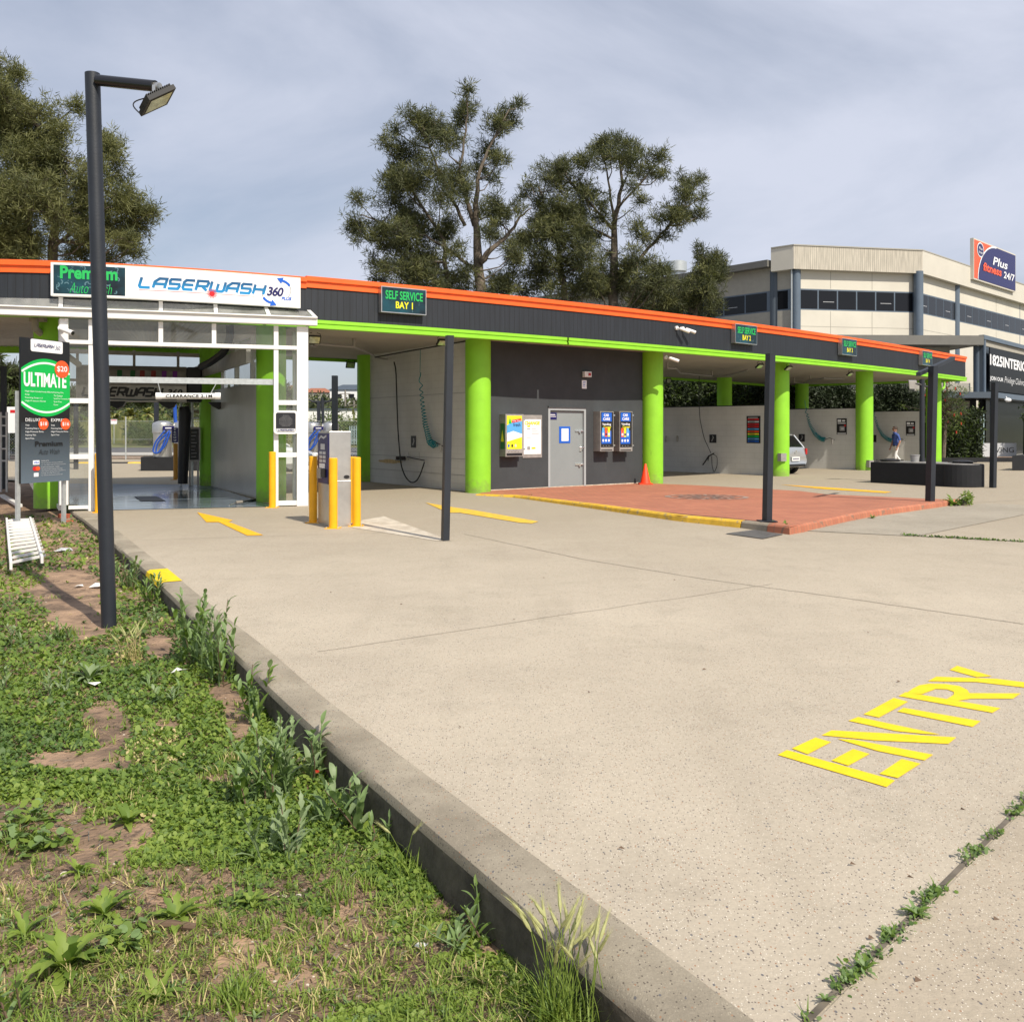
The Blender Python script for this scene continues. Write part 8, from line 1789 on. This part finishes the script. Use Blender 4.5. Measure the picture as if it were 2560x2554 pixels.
def rosette(p, r_, n, seed, label, m_='leaf_mat2', lobed=True):
    rnd = random.Random(seed); lf = MB()
    for k in range(n): lance(lf, p + V(0, 0, .005), 2.4 * k + rnd.uniform(-.2, .2), rnd.uniform(.25, 1.2), r_ * rnd.uniform(.6, 1.1), r_ * .14, rnd.choice((m_, m_, 'leaf_mat')), rnd.uniform(.5, 1.2), 6, lobed)
    o = lf.build('weed_plant', None, 'all', loc=tuple(p)); return tag(o, label, 'weed')
def barley(p, h_, n, heads, seed, label, dry=False):
    if p.x > xr(p.y) - .09: p = V(xr(p.y) - .09, p.y, vz(xr(p.y) - .09, p.y))
    rnd = random.Random(seed); e_ = empty('barley_grass', p, label, 'grass'); lf = MB(); hd_ = MB()
    for k in range(n): blade(lf, p + V(rnd.gauss(0, .035), rnd.gauss(0, .035), 0), h_ * rnd.uniform(.4, .85), rnd.uniform(0, 6.283), rnd.uniform(.2, .9), .0042, rnd.choice(('leaf_straw', 'leaf_grass') if dry else ('leaf_mat2', 'leaf_grass', 'leaf_mat')), 5)
    for k in range(heads):
        b0 = p + V(rnd.gauss(0, .035), rnd.gauss(0, .03), 0); a = rnd.uniform(0, 6.283); sp = rnd.uniform(.05, .3) * h_; tp = b0 + V(math.cos(a) * sp, math.sin(a) * sp, h_ * rnd.uniform(.75, 1.05)); mid = b0.lerp(tp, .5) + V(-math.cos(a) * .25 * sp, -math.sin(a) * .25 * sp, 0.01); lf.tube([b0, mid, tp], [.0022, .0018, .0014], 'leaf_straw' if dry else 'leaf_grass', 4, cap=False)
        d_ = (tp - mid).normalized() + V(math.cos(a), math.sin(a), -.4) * .35; d_.normalize(); L_ = .065 * rnd.uniform(.8, 1.2); hd_.tube([tp, tp + d_ * L_ * .3, tp + d_ * L_ * .8, tp + d_ * L_], [.002, .0062, .0045, .001], 'seedhead', 6)
        for j in range(46):
            t_ = rnd.random(); q = tp + d_ * L_ * t_; w_ = V(rnd.gauss(0, 1), rnd.gauss(0, 1), rnd.gauss(0, 1)).normalized(); e3 = (d_ + w_ * .35).normalized() * rnd.uniform(.03, .055); sd = w_.cross(d_).normalized() * .0007; hd_.poly([q - sd, q + sd, q + e3], 'seedhead')
    lf.build('blades', e_, smooth='all'); hd_.build('seed_heads', e_); return e_
W = [ # px, py, height, stems, label, kind
 (500, 1652, .56, 9, 'tallest leafy weed against the kerb, just right of the lamp post foot'), (556, 1680, .62, 9, 'large toothed-leaf weed leaning over the kerb edge'), (604, 1708, .42, 6, 'leafy weed hugging the kerb below the largest one'), (352, 1470, .42, 7, 'leafy weed by the kerb opposite the yellow kerb paint'), (400, 1508, .36, 6, 'weed on the kerb side just below the yellow kerb paint'), (391, 1562, .16, 2, 'small upright seedling on the dirt right of the lamp post'), (668, 1800, .34, 5, 'slim leafy weed tucked against the dark kerb face halfway down'), (735, 1990, .46, 8, 'big upright broad-leaved weed near the kerb, right of the yellow grass patch'), (690, 2010, .36, 6, 'broad-leaved weed beside the biggest one, further from the kerb'), (812, 1960, .32, 4, 'pair of pale upright leaves close to the kerb face'), (650, 2010, .28, 3, 'two-leaf upright weed on a reddish stem'), (905, 2082, .27, 5, 'round-leaved dock clump standing clear against the dark kerb'), (991, 2122, .18, 2, 'narrow weed by the kerb below the dock clump'), (738, 2148, .26, 5, 'grey-green weed in the middle of the lower verge'), (1242, 2372, .20, 2, 'single spear of leaves in front of the yellow-stained kerb'), (1160, 2382, .13, 3, 'low toothed seedling near the barley grass'), (62, 1612, .20, 4, 'grey weed near the left edge below the ladder'), (160, 1738, .20, 4, 'dark feathery weed at the left, beside the white paper scrap'), (402, 1722, .18, 3, 'upright weed in the middle of the green mat'), (445, 1762, .12, 4, 'bushy weed just below and right of the upright one'), (170, 1600, .17, 5, 'yellow-green leafy weed left of the lamp post foot'), (20, 1730, .22, 4, 'tall weed cut by the left edge of the picture'), (40, 2560, .16, 5, 'leafy weed at the bottom left corner'), (180, 1285, .32, 3, 'bright weed at the kerb corner by the porch'), (110, 1262, .3, 2, 'weed at the foot of the price board')]
for i, (px, py, h_, ns, lb_) in enumerate(W):
    p = gp(px, py); lim = xr(p.y) - .05
    if p.x > lim: p = V(lim, p.y, vz(lim, p.y))
    gy = i in (16, 17, 13, 5); dock(p, h_, ns, 200 + i, lb_, 'leaf_dock2' if gy else 'leaf_dock', 'leaf_dock2' if i % 2 else 'leaf_mat', lobed=i in (1, 4, 7, 8, 13), spread=.10 + .02 * ns, ll=.13 if h_ > .25 else .08)
for i, (px, py, r_, n, lb_) in enumerate(((438, 1892, .13, 16, 'spiky rosette weed on the bare patch in the middle of the verge'), (318, 2062, .12, 16, 'grassy rosette left of centre on the lower dirt'), (198, 2185, .10, 14, 'small rosette on bare dirt below the grassy one'), (262, 2290, .14, 20, 'lush toothed rosette at the lower left'), (438, 2300, .15, 18, 'toothed rosette with an upright tuft, right of the lush one'), (626, 2262, .09, 9, 'little rosette beside the dry stick'), (165, 2425, .20, 22, 'largest rosette with long leaves at the bottom left'), (390, 2500, .12, 12, 'flat rosette at the bottom edge'), (225, 1700, .19, 24, 'grey-green clump beside the white paper scrap'), (60, 2340, .11, 14, 'rosette at the lower left edge of the picture'), (100, 1820, .10, 12, 'small rosette in the green mat at the left'))):
    rosette(gp(px, py), r_, n, 300 + i, lb_, 'leaf_dock2' if i == 8 else 'leaf_mat2', i not in (8, 1))
# mallow plants: broad round leaves
for i, (px, py, lb_) in enumerate(((85, 2050, 'round-leaved mallow patch at the left, upper one'), (22, 2110, 'round-leaved mallow patch cut by the left edge'), (120, 2120, 'round-leaved mallow patch on bare dirt, lower one'), (300, 2360, 'round-leaved mallow sprig near the lush rosette'))):
    p = gp(px, py); mb = MB(); rr_ = random.Random(400 + i)
    for k in range(60):
        q = p + V(rr_.gauss(0, .07), rr_.gauss(0, .07), rr_.uniform(.01, .07)); s_ = rr_.uniform(.012, .022); a = rr_.uniform(0, 6.28); t1_, t2_ = rr_.gauss(0, .4), rr_.gauss(0, .4); mb.tube([V(p.x, p.y, p.z - .005), q], .0015, 'leaf_mat', 3, cap=False); mb.poly([q + V(math.cos(a + j * .698) * s_, math.sin(a + j * .698) * s_, (math.cos(a + j * .698) * t1_ + math.sin(a + j * .698) * t2_) * s_) for j in range(9)], rr_.choice(('leaf_mat', 'leaf_mat2', 'leaf_dock')))
    tag(mb.build('mallow_plant', None, loc=tuple(p)), lb_, 'weed')
barley(gp(1400, 2600), .36, 150, 22, 501, 'green barley grass with pale seed heads in front of the kerb at the bottom')
barley(gp(1560, 2640), .34, 40, 7, 502, 'thin barley stalks against the kerb top at the bottom edge')
barley(gp(335, 1652), .22, 60, 16, 503, 'straw-coloured barley clump below the lamp post', dry=True)
barley(gp(1062, 2190), .24, 22, 2, 504, 'tuft of long green grass at the foot of the kerb halfway down')
barley(gp(590, 2500), .13, 90, 0, 505, 'bright green grass tuft near the bottom centre of the verge')
barley(gp(850, 2250), .11, 60, 0, 506, 'yellowing grass tuft right of the dry stick')
barley(gp(575, 1905), .10, 70, 0, 507, 'yellow-green grass tuft right of the spiky rosette', dry=True)
barley(gp(175, 1590), .16, 50, 0, 508, 'long grass clump left of the lamp post among yellow flowers')
# litter
def scrap(px, py, s_, m_, lb_, z=.012):
    p = gp(px, py) + V(0, 0, z); rr_ = random.Random(px); mb = MB(); q = [p + V(s_ * x, s_ * y, rr_.uniform(0, s_ * .5)) for x, y in ((-1, -.5), (.3, -.8), (1, .1), (.4, .8), (-.6, .6))]; c = p + V(0, 0, s_ * .35)
    for j in range(5): mb.poly([q[j], q[(j + 1) % 5], c], m_)
    tag(mb.build('litter_scrap', None, loc=tuple(p)), lb_, 'litter')
scrap(238, 1720, .045, 'paper', 'crumpled white paper scrap below the grey-green clump', .03); scrap(245, 1470, .09, 'paper', 'white paper scrap on bare dirt left of the lamp post'); scrap(198, 1468, .05, 'paper', 'small white scrap left of the bigger one on the bare dirt'); scrap(450, 1684, .06, 'paper', 'torn pale scrap near the kerb weeds'); scrap(1053, 2374, .024, 'paper', 'small white chip near the barley grass'); scrap(160, 1380, .13, 'sign_lightgrey', 'clear plastic sheet in the weeds right of the ladder')
p = gp(370, 2322); q = gp(490, 2328); mb = MB(); mb.tube([p + V(0, 0, .02), p.lerp(q, .5) + V(0, 0, .024), q + V(0, 0, .018)], [.014, .016, .013], 'twig', 8); thing(mb, 'stick', 'short thick stick lying on the lower verge', 'stick', loc=tuple(p))
scrap(792, 1960, .03, 'redflower', 'red dead leaf at the foot of the kerb weeds', .06)
# weeds in the slab joint and along the brick apron
mb = MB(); rnd = random.Random(601); A_, B_ = G(2600, 1975), G(2010, 2560)
for _ in range(520):
    t_ = rnd.random(); 
    q_ = noise.noise(V(t_ * 11, 0, 5)) + .5 * noise.noise(V(t_ * 37, 0, 6))
    if q_ < .0: continue
    p = A_.lerp(B_, t_) + V(rnd.gauss(0, .014), rnd.gauss(0, .014), .003); 
    for _k in range(2): fan(mb, p + V(rnd.gauss(0, .014), rnd.gauss(0, .012), rnd.uniform(.003, .012 + .05 * q_)), rnd.uniform(.004, .010), rnd.choice(('leaf_mat3', 'leaf_mat', 'leaf_dock')), .6)
    if rnd.random() < .4: blade(mb, p, rnd.uniform(.02, .05), rnd.uniform(0, 6.28), 1.0, .003, 'leaf_mat')
a, b = G(2050, 1327), G(2560, 1355)
for _ in range(200):
    t_ = .42 + .58 * rnd.random(); p = a.lerp(b, t_) + V(rnd.gauss(0, .03), rnd.gauss(0, .03), .004); fan(mb, p + V(0, 0, rnd.uniform(.0, .02)), .018, rnd.choice(('leaf_mat3', 'leaf_mat')), .6)
tag(mb.build('joint_weeds'), 'tiny weeds growing in the concrete joints', 'weeds', kind='stuff')
for i, (px, py, r_, n, lb_) in enumerate(((2292, 2290, .070, 11, 'largest toothed weed in the slab joint at the lower right'), (2230, 2345, .045, 10, 'purplish weed in the slab joint just below the largest'), (2160, 2430, .065, 12, 'spreading weed in the slab joint near the bottom edge'), (2065, 2505, .04, 9, 'last little weed in the slab joint at the bottom edge'))):
    rosette(G(px, py, .002), r_, n, 620 + i, lb_, 'leaf_dock', True)
for i, (px, py, r_, lb_) in enumerate(((1752, 1304, .10, 'small weed at the yellow kerb edge, left of the drain grate'), (1822, 1311, .16, 'weed at the yellow kerb edge directly above the drain grate'), (1925, 1324, .2, 'flat weed at the brick apron corner right of the grate'), (1962, 1326, .24, 'spreading weed at the tip of the brick apron corner'), (2005, 1321, .2, 'weed just right of the brick apron corner'), (2384, 1263, .34, 'grassy weed at the far tip of the brick apron'), (2181, 1296, .1, 'tiny weed along the right side of the brick apron'), (1325, 1242, .12, 'tiny weed at the start of the yellow kerb'), (2360, 1262, .2, 'thin weed left of the bush at the apron tip'))):
    rosette(G(px, py, .003), r_, 22, 640 + i, lb_, 'leaf_mat', True)
bush('leafy bush at the far tip of the brick apron', G(2412, 1264, .0), .13, .15, 660, ('leaf_mat', 'leaf_mat2', 'leaf_dock'), n=26, lw=.018, ll=.05)
mb = MB(); rnd = random.Random(7)
for _ in range(26):
    px, py = rnd.uniform(700, 2500), rnd.uniform(1380, 2500); p = G(px, py, .003)
    if p.x < xr(p.y) + .4: continue
    mb.poly([p + V(rnd.uniform(-1, 1), rnd.uniform(-1, 1), rnd.uniform(.1, .5)) * .014, p + V(.016, 0, .004), p + V(0, .01, .012)], 'twig')
tag(mb.build('leaf_litter'), 'few tiny dark dead leaves scattered on the concrete', 'litter', kind='stuff')
# dead thatch matted over the lower verge
mb = MB(); rnd = random.Random(88); nn_c = 0
while nn_c < 26000:
    px = rnd.uniform(-60, 1450); py = 1420 + 1200 * rnd.random() ** .6; p = gp(px, py)
    if p.x > xr(p.y) - .02: continue
    nn_c += 1
    if cover(px, py, p) > .75 or noise.noise(V(p.x * 2.0, p.y * 2.0, 51)) < (-.15 if py > 2150 else .12): continue
    a = rnd.uniform(0, 6.283); l_ = rnd.uniform(.012, .05); d_ = V(math.cos(a), math.sin(a), rnd.gauss(0, .15)) * l_; sd = V(-math.sin(a), math.cos(a), 0) * (.0009 + .0002 * p.y); q = p + V(0, 0, rnd.uniform(.003, .014)); mb.poly([q - sd, q + sd, q + d_], rnd.choice(('twig', 'twig', 'thatch', 'thatch', 'dirt_dark', 'leaf_straw')))
tag(mb.build('thatch'), 'dark dead stalks matted over the dirt', 'litter', kind='stuff')
mb = MB(); rnd = random.Random(91); made = 0
while made < 900:
    px = rnd.uniform(-60, 1450); py = 1400 + 1220 * rnd.random() ** .7; p = gp(px, py)
    if p.x > xr(p.y) - .04: continue
    made += 1; s_ = rnd.uniform(.012, .035) * (.8 + .06 * p.y); m_ = rnd.choice(('leaf_mat', 'leaf_mat2', 'leaf_dock', 'leaf_mat3', 'leaf_grass'))
    for k in range(rnd.randint(4, 9)): lance(mb, p + V(0, 0, .004), rnd.uniform(0, 6.283), rnd.uniform(.2, 1.3), s_ * rnd.uniform(.6, 1.3), s_ * .16, m_, .6, 3)
tag(mb.build('seedlings'), 'tiny mixed seedlings scattered through the verge', 'weeds', kind='stuff')
